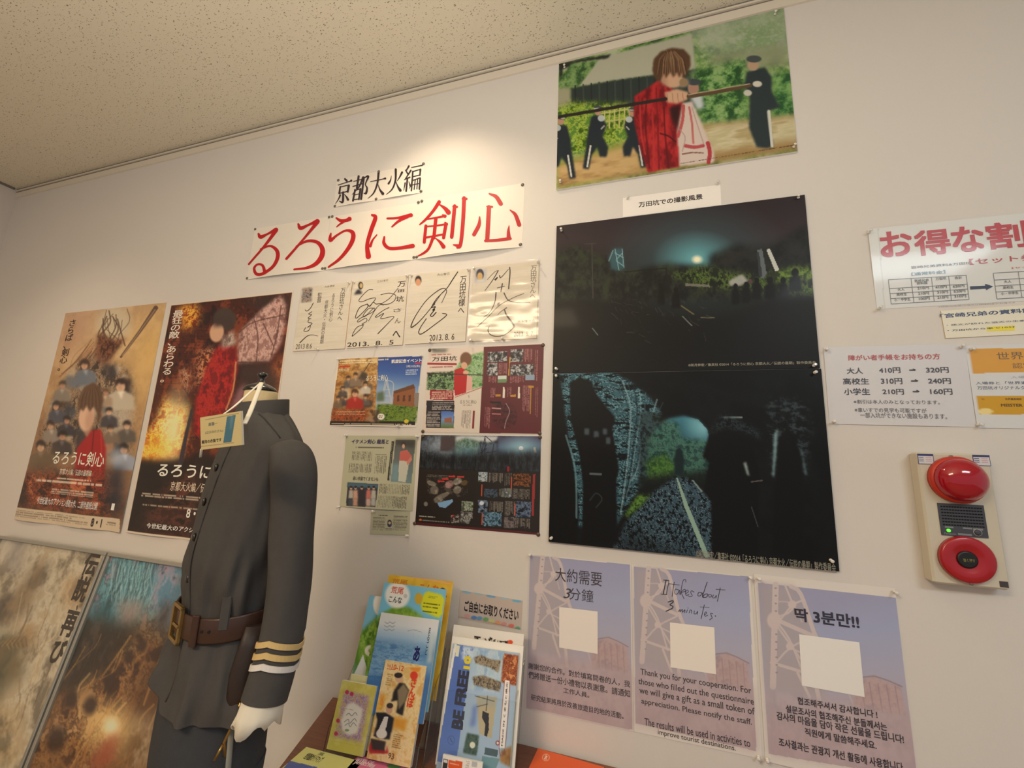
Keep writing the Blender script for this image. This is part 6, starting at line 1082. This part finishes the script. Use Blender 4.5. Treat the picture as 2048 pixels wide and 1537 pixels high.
def holder(label, org, ex, n, w, lean_h, depth, front_h, name='brochure_holder', tiers=1):
    org = np.array([org[0], org[1], TZ+.003]); oh = np.array([n[0], n[1], 0])/math.hypot(n[0], n[1])      # the foot stands level on the table
    o = tag(empty(name, tuple(org)), label, 'brochure holder', 'clear acrylic holders'); bpy.context.view_layer.update()
    up = np.cross(n, ex); up = up if up[2] > 0 else -up; z = np.zeros(3); t = .0025
    b = MB(); sheet3(b, z-oh*depth, ex, up, n, w, lean_h, t); b.build('back_panel', [M_acrh, M_acre], o)
    b = MB(); sheet3(b, z, ex, up, n, w, front_h, t); b.build('front_panel', [M_acrh, M_acre], o)
    for k in (0, 1):
        b = MB(); sd = ex*(w if k else 0); c = [sd, sd-oh*depth, sd-oh*depth+up*lean_h*.8, sd+up*front_h]; t2 = ex*(t if not k else -t); d = [p+t2 for p in c]
        b.add(c, [(0, 1, 2, 3)], 0); b.add([*c, *d], [(0, 4, 5, 1), (1, 5, 6, 2), (2, 6, 7, 3), (3, 7, 4, 0)], 1); b.build('side_panel', [M_acrh, M_acre], o)
    b = MB(); sheet3(b, z, ex, -oh, np.array([0, 0, 1.0]), w, depth, t); b.build('base_panel', [M_acrh, M_acre], o)
    return o
A_ = fA; hb = A_[0]
holder('stepped clear acrylic holder on the left, full of blue and yellow leaflets', hb+A_[1]*(-.062)+A_[2]*.018-np.array([0, 0, .004]), A_[1], A_[2], .268, .30, .095, .055)
# right-hand holder
fI = lean_frame(905, 1528, .737, 4, 15)
def pH(s):
    s.fill((218, 212, 204)); s.mixn(s.m_poly([(1110, 560), (1400, 600), (1400, 640), (1100, 600)]), [(218, 212, 204), (218, 212, 204), (40, 38, 38)], 30, 14, 311, 2, 3.5); s.ell(1404, 608, 20, 16, (206, 74, 40)); s.poly([(1140, 560), (1190, 566), (1186, 580), (1140, 574)], (44, 40, 40)); s.poly([(1255, 568), (1275, 580), (1265, 594), (1250, 584)], (44, 40, 40)); s.poly([(1325, 596), (1372, 602), (1370, 612), (1325, 608)], (44, 40, 40))
leaflet(q(Z6, (1002, 478), (1515, 552), (1400, 1300), (880, 1200)), (at(980, 1259, -.042), fI[1], fI[2]), .004, (.214, .297), Z6, pH, 'white leaflet standing at the back of the right acrylic holder', group='leaflets in the right acrylic holder')
leaflet(q(Z6, (992, 560), (1508, 640), (1392, 1452), (855, 1420)), off(fI, -.009), .006, (.21, .29), Z6, lambda s: s.fill((220, 216, 208)), 'white-edged magazine stacked right behind the blue front magazine', 'magazine', 'leaflets in the right acrylic holder', name='magazine')
def pI(s):
    s.fill((150, 172, 196)); s.grad((1060, 650), (960, 1450), [(86, 112, 176), (76, 104, 172), (90, 116, 180)], s.m_poly([(1010, 620), (1130, 640), (1010, 1500), (860, 1480)]))
    s.poly([(998, 620), (1014, 622), (862, 1490), (842, 1484)], (214, 212, 206)); s.mixn(s.m_poly([(1040, 630), (1170, 650), (1140, 720), (1060, 760)], 3), [(90, 116, 180), (190, 204, 214), (150, 176, 206)], 10, 10, 312, 3)
    s.mixn(s.m_poly([(1140, 650), (1380, 680), (1330, 980), (1110, 950)], 3), [(150, 176, 196), (170, 186, 196), (130, 160, 190)], 8, 8, 313, 3)
    s.mixn(s.m_poly([(1140, 720), (1190, 700), (1260, 730), (1340, 740), (1320, 830), (1250, 790), (1150, 760)], 1), [(80, 72, 62), (160, 146, 120), (110, 100, 86)], 44, 40, 314, 3, 2); s.mixn(s.m_poly([(1130, 860), (1210, 850), (1340, 900), (1330, 970), (1250, 950), (1140, 920)], 1), [(80, 72, 62), (160, 146, 120), (70, 64, 60)], 44, 40, 315, 3, 2)
    s.mixn(s.m_poly([(1360, 690), (1495, 710), (1470, 930), (1340, 900)], 1), [(110, 50, 30), (176, 96, 50), (90, 40, 30), (196, 130, 80)], 24, 26, 316, 4, 2)
    s.poly([(1160, 1000), (1310, 1010), (1270, 1310), (1180, 1280)], (172, 160, 132)); s.poly([(1170, 1000), (1310, 1010), (1300, 1080), (1165, 1070)], (150, 156, 150), .7, 3)
    for p in ([(1150, 1000), (1290, 1040)], [(1240, 1000), (1230, 1110)], [(1160, 1080), (1240, 1060)]): s.line(p, 5, (60, 54, 50))
    s.poly([(1205, 1110), (1250, 1130), (1250, 1250), (1235, 1300), (1215, 1290), (1225, 1210), (1200, 1160)], (40, 40, 46)); s.poly([(1130, 1080), (1170, 1060), (1150, 1220), (1110, 1230)], (96, 116, 176), .8, 3)
    s.mixn(s.m_poly([(1090, 1270), (1180, 1290), (1160, 1440), (1060, 1420)], 1), [(44, 62, 56), (76, 96, 84), (50, 70, 66)], 20, 20, 317, 3); s.ell(1130, 1360, 20, 24, (206, 206, 190)); s.poly([(1225, 1375), (1320, 1395), (1310, 1450), (1215, 1430)], (70, 88, 96)); s.poly([(1200, 1440), (1330, 1460), (1300, 1537), (1190, 1537)], (104, 140, 150)); s.mixn(s.m_poly([(1340, 1400), (1440, 1360), (1440, 1460), (1400, 1520), (1330, 1480)], 2), [(150, 110, 60), (120, 86, 50)], 16, 16, 318, 2)
    s.poly([(1366, 885), (1404, 890), (1368, 1385), (1326, 1378)], (216, 212, 208)); s.line([(1366, 885), (1404, 890), (1368, 1385), (1326, 1378), (1366, 885)], 4, (130, 60, 60))
    s.text('MADE IN くまもと県北', (1338, 1365), (1392, 900), (90, 60, 66), .02, rot=1)
    s.text('BE FREE', (975, 1235), (1108, 820), (48, 50, 66), .06, rot=1); s.text('10', (1062, 800), (1122, 712), (206, 186, 40), .06, rot=1); s.ell(974, 1325, 26, 34, (70, 92, 150)); s.ell(974, 1325, 22, 29, (86, 112, 176)); s.line([(966, 1310), (982, 1340)], 5, (60, 76, 130))
    s.poly([(1008, 628), (1036, 632), (1026, 712), (1004, 708)], (206, 206, 180)); s.ell(1315, 1345, 16, 18, (130, 50, 60)); s.ell(1315, 1345, 9, 10, (206, 200, 196))
leaflet(q(Z6, (1010, 620), (1490, 690), (1380, 1560), (845, 1480)), fI, .008, (.192, .285), Z6, pI, 'blue free magazine lettered sideways at the front of the right holder', 'magazine', 'leaflets in the right acrylic holder', name='magazine', gain=1.35)
holder('plain clear acrylic holder on the right, with the blue free magazine', fI[0]+fI[1]*((-.562-fI[0][0])/fI[1][0])+fI[2]*.022+np.array([0, 0, -.006]), fI[1], fI[2], .232, .29, .085, .17)
# small cards standing in front of the right holder
fJ = lean_frame(922, 1560, TZ+.003, 4, 10); fJ = (fJ[0], fJ[1], fJ[2])
def pJ(s):
    s.fill((218, 214, 208)); s.poly([(955, 1470), (1055, 1480), (1050, 1600), (945, 1600)], (206, 84, 40)); s.poly([(915, 1462), (950, 1466), (940, 1600), (905, 1600)], (50, 48, 52)); s.poly([(920, 1466), (948, 1470), (946, 1490), (918, 1486)], (206, 204, 200)); s.rows([(965, 1490), (1040, 1498), (1038, 1512), (963, 1504)], 1, (226, 200, 180), seed=3); s.rows([(1080, 1475), (1110, 1478), (1105, 1560), (1076, 1556)], 7, (150, 148, 146), seed=5, a=.7); s.poly([(1125, 1480), (1165, 1486), (1160, 1525), (1120, 1520)], (150, 158, 166), .7)
leaflet(q(Z6, (912, 1440), (1184, 1474), (1165, 1640), (895, 1600)), fJ, .006, (.105, .08), Z6, pJ, 'small white card with an orange panel in front of the right holder', 'card', name='leaflet_card')
for (qd, col, lab, pt) in (
    (q(Z2, (1880, 1410), (2180, 1490), (2150, 1700), (1700, 1600)), (206, 204, 128), 'pale yellow leaflet lying on the table below the left holder', 'y'),
    (q(Z6, (268, 1448), (640, 1535), (590, 1700), (180, 1590)), (206, 106, 140), 'pink leaflet lying on the table below the orange booklet', 'p'),
    (q(Z6, (1600, 1398), (2090, 1538), (2060, 1700), (1540, 1560)), (206, 88, 44), 'orange leaflet lying on the table against the wall', 'o')):
    P = atz(*qd[0], TZ+.004); e2 = atz(*qd[1], TZ+.004)-P; e2 /= np.linalg.norm(e2)
    s = Sheet(qd, frame=(P, e2, np.array([0, 0, 1.0])), th=.003, step=1.2, gain=1.2, base=col, size=(None, .10)); s.zoom(*Z6)
    if pt == 'y':
        s.zoom(*Z2); s.poly([(1790, 1500), (1960, 1540), (1940, 1600), (1740, 1560)], (84, 96, 160)); s.text('世界遺産ガイドマップ', (1868, 1488), (2010, 1478), (50, 50, 40), .03); s.text('三池炭鉱', (1960, 1462), (2010, 1452), (70, 70, 50), .01)
        s.zoom(*Z6)
    elif pt == 'p':
        s.text('SITES OF', (262, 1492), (405, 1500), (226, 206, 210), .04); s.text('JAPAN\'S MEIJI', (238, 1520), (410, 1524), (226, 206, 210), .04); s.ell(545, 1540, 54, 20, (70, 130, 60), 12)
    else:
        s.ell(1665, 1468, 27, 26, (222, 190, 170)); s.ell(1665, 1468, 23, 22, (206, 88, 44)); s.text('in', (1650, 1482), (1682, 1450), (226, 206, 190), .03)
    s.build('leaflet', M_satin, lab, 'leaflet', 'leaflets lying on the table')

# ------------------------------------------------------------------ the dressed mannequin
YAW = R_(-22); MX, MY = -0.91, -0.525
man = tag(empty('dressed_mannequin', (MX, MY, 0), (0, 0, YAW)), 'headless mannequin wearing a charcoal stand-collar uniform with brown belt', 'mannequin'); bpy.context.view_layer.update()
M_coat = noisy(mat('charcoal_wool', (74, 72, 71), 0.85, spec=.2), 60, .10, .25, 420, 3)
M_coatd = mat('coat_seam', (46, 45, 45), .9); M_belt = noisy(mat('brown_leather', (60, 37, 28), 0.42, coat=.1), 30, .25, .2, 120)
M_brass = mat('aged_brass', (170, 140, 84), 0.35, .9); M_btn = mat('dark_button', (34, 32, 32), 0.3, coat=.3); M_white = noisy(mat('white_cotton', (222, 216, 200), .85), 30, .04)
M_gold = mat('gold_braid', (206, 178, 120), .6); M_silver = mat('white_braid', (216, 212, 208), .6); M_lin = noisy(mat('mannequin_linen', (206, 184, 140), .8), 80, .08, .2, 300); M_cap = mat('black_cap', (30, 30, 30), .22, coat=.4); M_leath = noisy(mat('dark_leather', (44, 32, 28), .55), 30, .25, .2, 120)
M_trous = noisy(mat('trouser_wool', (62, 64, 68), .85, spec=.2), 60, .1, .25, 420, 3); M_pipe = mat('trouser_piping', (140, 140, 132), .7)
NS = 72
def spline(rows_, k=7):
    return smooth_pts(np.array(rows_, float), k)
def fold(a, z, seed=0):
    return (math.sin(a*7+z*9+seed)*.5+math.sin(a*15-z*21+seed*2)*.4+math.sin(a*4+z*34+seed)*.35+math.sin(a*23+z*12)*.25)
def body_rings(rows_, amp=lambda z: .002, pw=2.3):
    rings = []
    for z, rx, ry, cy, cx in spline(rows_):
        r = []
        for j in range(NS):
            a = 2*math.pi*j/NS; ca, sa = math.cos(a), math.sin(a)
            x = rx*math.copysign(abs(ca)**(2/pw), ca); y = ry*math.copysign(abs(sa)**(2/pw), sa)
            f = 1+amp(z)*fold(a, z)/max(rx, .05)
            r.append((cx+x*f, cy+y*f, z))
        rings.append(r)
    return rings
ZS = 1.545      # shoulder seam height
WST = 1.160
coat_rows = [(.985, .158, .114, .020, 0), (1.005, .157, .112, .020, 0), (1.03, .154, .106, .018, 0), (1.09, .142, .096, .016, 0), (1.14, .133, .089, .014, 0), (WST, .130, .086, .014, 0), (1.185, .132, .087, .015, 0), (1.24, .141, .094, .016, 0), (1.33, .150, .098, .022, 0), (1.42, .154, .094, .028, 0), (1.49, .160, .080, .028, 0), (1.52, .160, .072, .028, 0), (1.545, .142, .066, .026, 0), (1.57, .108, .062, .024, 0), (1.59, .078, .058, .022, 0), (1.604, .058, .053, .020, 0)]
def amp(z): return .0120*math.exp(-((z-1.235)/.06)**2)+.020*max(0, (1.14-z))/.2+.0036
b = MB(); rr = body_rings(coat_rows, amp)
for i_, ring in enumerate(rr):      # the right front skirt is cut away upward
    z_ = ring[0][2]
    if z_ < 1.13:
        for j in range(NS):
            a_ = 2*math.pi*j/NS; w_ = max(0.0, -math.cos(a_)+.05)*max(0.0, -math.sin(a_)+.35)
            x_, y_, zz_ = ring[j]; ring[j] = (x_, y_, zz_+min(.055, .085*w_)*(1.13-z_)/.145)
b.loft(rr, 0, True, False, True); coat = b.build('coat', M_coat, man)
sol = coat.modifiers.new('weave', 'SUBSURF'); sol.levels = 1; sol.render_levels = 1
def surf(z, a):
    """point on the coat at height z and angle a"""
    sp = spline(coat_rows); i = int(np.argmin(abs(sp[:, 0]-z))); _, rx, ry, cy, cx = sp[i]; ca, sa = math.cos(a), math.sin(a); pw = 2.3
    f = 1+amp(z)*fold(a, z)/max(rx, .05)
    return np.array([cx+rx*math.copysign(abs(ca)**(2/pw), ca)*f, cy+ry*math.copysign(abs(sa)**(2/pw), sa)*f, z])
fr_a = -math.pi/2
# front placket edge and seams
def seam(pts, r=.0016, M=None, par=None, nm='seam'):
    b = MB(); b.tube(pts, r, 6); return b.build(nm, M or M_coatd, par or coat)
seam([surf(z, fr_a+.10)+np.array([0, -.001, 0]) for z in np.linspace(1.01, 1.595, 40)], .0022, M_coat, coat, 'placket_edge')
for i, z in enumerate((1.545, 1.47, 1.395, 1.32, 1.235)):
    p = surf(z, fr_a-.02); b = MB(); b.lathe([(.0085, 0), (.009, -.003), (.0065, -.0055), (.002, -.0062)], (0, 0, 0), 'y', 14); o = b.build('button', M_btn, coat); o.location = (p[0], p[1]-.001, p[2])
seam([surf(z, a_)+np.array([0, 0, .0005]) for z, a_ in ((1.596, -.55), (1.585, -.42), (1.57, -.33), (1.555, -.26), (1.54, -.2))], .0016)
# stand collar
b = MB(); cr = []
for z, rx, ry, cy in ((1.592, .066, .060, .018), (1.600, .0645, .0585, .018), (1.632, .0585, .0535, .020), (1.634, .0575, .0525, .020), (1.632, .056, .051, .020), (1.60, .058, .053, .020)):
    cr.append([(rx*math.cos(2*math.pi*j/48), cy+ry*math.sin(2*math.pi*j/48), z+.010*math.sin(2*math.pi*j/48)) for j in range(48)])
b.loft(cr, 0, False, False, True); b.build('collar', M_coat, coat)
# neck, inner linen band, cap and knob
b = MB(); b.lathe([(.040, 1.57), (.0375, 1.62), (.0365, 1.654), (.035, 1.656)], (0, .010, 0), 'z', 40); neck = b.build('neck', M_lin, man)
b = MB(); b.lathe([(.0365, 1.656), (.0375, 1.659), (.033, 1.666), (.020, 1.673), (.009, 1.677), (.0062, 1.684), (.006, 1.690), (.0095, 1.693), (.0115, 1.697), (.010, 1.702), (.004, 1.704)], (0, .006, 0), 'z', 36); b.build('neck_cap', M_cap, neck)
# sleeves: wearer's left (seen) and right
def sleeve(side):
    sx = side
    path = [(.130, .028, 1.520, .018, .034), (.155, .030, 1.508, .032, .043), (.176, .034, 1.475, .041, .047), (.188, .037, 1.42, .043, .044), (.200, .040, 1.33, .042, .043), (.208, .041, 1.24, .041, .041), (.214, .038, 1.17, .040, .040), (.217, .032, 1.12, .039, .040), (.218, .025, 1.08, .039, .041), (.218, .018, 1.045, .039, .041)]
    sp = spline(path, 8); rings = []
    n = len(sp); ax = np.gradient(sp[:, :3], axis=0)
    for i in range(n):
        x, y, z, rx, ry = sp[i]; t = ax[i]/np.linalg.norm(ax[i]); e1 = np.array([1, 0, 0.])-t*t[0]; e1 /= np.linalg.norm(e1); e2 = np.cross(t, e1)
        ring = []
        for j in range(40):
            a = 2*math.pi*j/40; f = 1+.035*math.sin(a*3+z*20)+.02*math.sin(a*5-z*44)
            if z < 1.16: f = 1+.012*math.sin(a*3+z*20)
            p = np.array([x, y, z])+e1*rx*f*math.cos(a)+e2*ry*f*math.sin(a); ring.append((p[0]*sx, p[1], p[2]))
        rings.append(ring)
    return rings, sp
M_sl = M_coat
for side in (1, -1):
    rings, sp = sleeve(side); b = MB(); b.loft(rings, 0, True, False, True); sl = b.build('sleeve', M_sl, coat)
    # braid rows round the cuff
    for k, (z0, M, hgt) in enumerate(((1.140, M_gold, .010), (1.121, M_gold, .010), (1.103, M_silver, .010))):
        b = MB(); rg = []
        for dz, gr_ in ((hgt/2, .0006), (hgt/2, .003), (-hgt/2, .003), (-hgt/2, .0006)):
            i = int(np.argmin(abs(sp[:, 2]-(z0)))); x, y, z, rx, ry = sp[i]
            yy = np.interp(-(z0+dz), -sp[:, 2], sp[:, 1])
            rg.append([((x+(rx+gr_)*1.012*math.cos(2*math.pi*j/40))*side, yy+(ry+gr_)*1.012*math.sin(2*math.pi*j/40), z0+dz+.016*max(0, 1-abs(((j-34+20) % 40)-20)/9.0)-.004) for j in range(40)])
        b.loft(rg+[rg[0]], 0, False, False, False); b.build('cuff_braid', M, sl)
    # shirt cuff hanging below the sleeve
    b = MB(); rg = []
    for z, rx, ry, cy in ((1.075, .034, .036, .022), (1.05, .036, .038, .018), (1.028, .036, .039, .013), (1.008, .036, .041, .009)):
        rg.append([((.218+rx*math.cos(2*math.pi*j/40)*(1+.05*math.sin(j*.9)*(1 if z < 1.02 else .2)))*side, cy+ry*math.sin(2*math.pi*j/40)*(1+.06*math.sin(j*1.2)*(1 if z < 1.02 else .2)), z+(.010*math.sin(j*.7) if z < 1.02 else 0)) for j in range(40)])
    b.loft(rg, 0, False, False, True); sc = b.build('shirt_cuff', M_white, man); so = sc.modifiers.new('cloth', 'SOLIDIFY'); so.thickness = .002
# belt
b = MB(); br_ = []
def belt_r(z): 
    sp = spline(coat_rows); i = int(np.argmin(abs(sp[:, 0]-z))); return sp[i][1], sp[i][2], sp[i][3]
for z, g_ in ((WST-.023, .004), (WST-.023, .0085), (WST-.020, .0095), (WST+.020, .0095), (WST+.023, .0085), (WST+.023, .004)):
    rx, ry, cy = belt_r(WST); pw = 2.3; ring = []
    for j in range(NS):
        a = 2*math.pi*j/NS; ca, sa = math.cos(a), math.sin(a); ring.append(((rx+g_+.003)*math.copysign(abs(ca)**(2/pw), ca), cy+(ry+g_+.003)*math.copysign(abs(sa)**(2/pw), sa), z+.010*sa))
    br_.append(ring)
b.loft(br_+[br_[0]], 0, False, False, True); belt = b.build('belt', M_belt, man)
fy = -(belt_r(WST)[1]+.012)+belt_r(WST)[2]; bz = WST-.010
b = MB()
for lo, hi in (((-.030, fy-.006, bz-.036), (-.023, fy+.002, bz+.036)), ((.023, fy-.006, bz-.036), (.030, fy+.002, bz+.036)), ((-.030, fy-.006, bz+.029), (.030, fy+.002, bz+.036)), ((-.030, fy-.006, bz-.036), (.030, fy+.002, bz-.029)), ((-.003, fy-.009, bz-.003), (.030, fy-.004, bz+.003))): b.box(lo, hi, 0, .0015)
b.build('buckle', M_brass, belt)
def on_belt(a, g_=.012):
    rx, ry, cy = belt_r(WST); ca, sa = math.cos(a), math.sin(a); pw = 2.3
    return np.array([(rx+g_)*math.copysign(abs(ca)**(2/pw), ca), cy+(ry+g_)*math.copysign(abs(sa)**(2/pw), sa), WST+.010*sa])
a = fr_a+.52; p = on_belt(a, .0145); b = MB(); b.box((-.008, -.003, -.029), (.008, .004, .029), 0, .0015); o = b.build('belt_keeper', M_belt, belt); o.location = p; o.rotation_euler = (0, 0, a-fr_a)
for da in (.66, .80):
    p = on_belt(fr_a+da, .0130); b = MB(); b.lathe([(.0028, -.001), (.0028, .002)], (0, 0, 0), 'y', 10); o = b.build('belt_hole', M_dark, belt); o.location = p; o.rotation_euler = (0, 0, da)
p = surf(1.20, fr_a+1.02); b = MB(); b.box((-.009, -.006, -.045), (.009, .004, .020), 0, .002); o = b.build('belt_loop', M_coat, coat); o.location = p; o.rotation_euler = (0, 0, .9)
# leather pouch on the left hip
a = fr_a+1.62; p = on_belt(a, .006); b = MB(); rg = []
for z, hw, dp in ((.010, .030, .010), (-.03, .034, .020), (-.075, .038, .024), (-.115, .034, .022), (-.140, .022, .014), (-.150, .008, .006)):
    rg.append([(hw*math.cos(2*math.pi*j/24), -.012+dp*math.sin(2*math.pi*j/24), z) for j in range(24)])
b.loft(rg, 0, True, True, True); hol = b.build('leather_pouch', M_leath, man); hol.location = (p[0], p[1], WST-.012); hol.rotation_euler = (0, R_(6), a-fr_a)
for z, r_ in ((-.012, .0055), (-.098, .0085)):
    b = MB(); b.lathe([(r_, -.034), (r_*.9, -.038), (r_*.3, -.040)], (0, 0, z), 'y', 16); b.build('stud', M_brass, hol)
b = MB(); b.tube([(-.014, -.030, -.12), (-.016, -.022, -.16), (-.02, -.014, -.19), (-.012, -.014, -.215), (-.022, -.014, -.235), (-.030, -.014, -.215), (-.021, -.014, -.193)], .0026, 8); b.build('clasp', M_brass, hol)
# trousers and stand
b = MB()
tr_top = [(1.0, .130, .096, .01, 0), (.90, .130, .098, .01, 0), (.84, .128, .096, .01, 0)]
b.loft(body_rings(tr_top, lambda z: .001), 0, True, True, True)
for sx in (1, -1):
    rg = []
    for z, cx, rx, ry in ((.87, .066, .062, .088), (.78, .068, .060, .082), (.6, .072, .055, .072), (.4, .074, .050, .064), (.2, .076, .048, .060), (.10, .076, .048, .060)):
        rg.append([(sx*(cx+rx*math.cos(2*math.pi*j/32)), .01+ry*math.sin(2*math.pi*j/32)*(1+.02*math.sin(j*.9+z*8)), z) for j in range(32)])
    b.loft(rg, 0, True, True, True)
trs = b.build('trousers', M_trous, man)
b = MB(); b.tube([(.1305, .0, .97), (.1308, .004, .90), (.1295, .006, .85), (.1285, .008, .78), (.127, .009, .6), (.124, .01, .4), (.124, .01, .11)], .0055, 6, 0, .5); b.build('side_stripe', M_pipe, trs)
b = MB(); b.lathe([(.013, .02), (.013, .12)], (0, .01, 0), 'z', 20); b.lathe([(.17, 0), (.17, .008), (.05, .02), (.013, .03)], (0, .01, 0), 'z', 40); b.tube([(.0, .01, .1), (0, .01, .5), (0, .01, .9)], .013, 12); b.build('stand', M_cap, man)

# ------------------------------------------------------------------ name card hung from the neck
def at_depth(u, v, d): return CAM+ray(u, v)*d
cq = [(411, 835.4), (491.9, 820.7), (482.5, 891.6), (400.5, 899.8)]
dl, dr = .775, .735
pts = [at_depth(cq[0][0], cq[0][1], dl), at_depth(cq[1][0], cq[1][1], dr), at_depth(cq[2][0], cq[2][1], dr), at_depth(cq[3][0], cq[3][1], dl)]
exc = (pts[1]-pts[0])+(pts[2]-pts[3]); exc /= np.linalg.norm(exc); upc = (pts[0]-pts[3])+(pts[1]-pts[2]); upc -= exc*(upc@exc); upc /= np.linalg.norm(upc); nc = np.cross(exc, upc)
if nc@(CAM-pts[0]) < 0: nc = -nc
hang = (pts[0]+pts[1])/2
tagc = tag(empty('name_card', tuple(hang)), 'beige caption card with blue photo strip hanging at the mannequin neck', 'caption card'); bpy.context.view_layer.update()
s = Sheet(cq, frame=(sum(pts)/4, exc, nc), th=.004, step=.8, gain=1.2, base=(186, 172, 126)); s.zoom(*K1)
s.poly([(585, 885), (735, 855), (660, 1315), (520, 1335)], (66, 104, 122)); s.poly([(640, 880), (700, 870), (660, 1100), (640, 1110)], (110, 140, 146), .6, 2)
s.line([(215, 942), (780, 830)], 8, (110, 98, 80)); s.line([(130, 1395), (700, 1330)], 8, (120, 100, 84))
s.text('斎藤一', (270, 1050), (425, 965), (110, 116, 110), .01); s.text('(江口洋介さん)', (215, 1190), (520, 1095), (110, 118, 108), .005); s.text('着用の衣装です', (155, 1350), (492, 1245), (66, 60, 54), .02)
s.build('card', M_matte, parent=tagc, edge=(226, 216, 196))
def strap(pts_, r): b = MB(); b.tube([tuple(np.array(p)-hang) for p in smooth_pts(pts_, 6)], r, 8, 0, .35); return b.build('strap', M_white, tagc)
strap([at_depth(489, 848, dr+.001), at_depth(500, 825, .76), at_depth(512, 795, .80), at_depth(523, 766, .84)], .0042)
strap([at_depth(440, 834, .755), at_depth(470, 812, .78), at_depth(500, 785, .82), at_depth(521, 766, .845)], .0028)
strap([at_depth(403, 898, dl), at_depth(401, 915, dl+.002)], .0025)
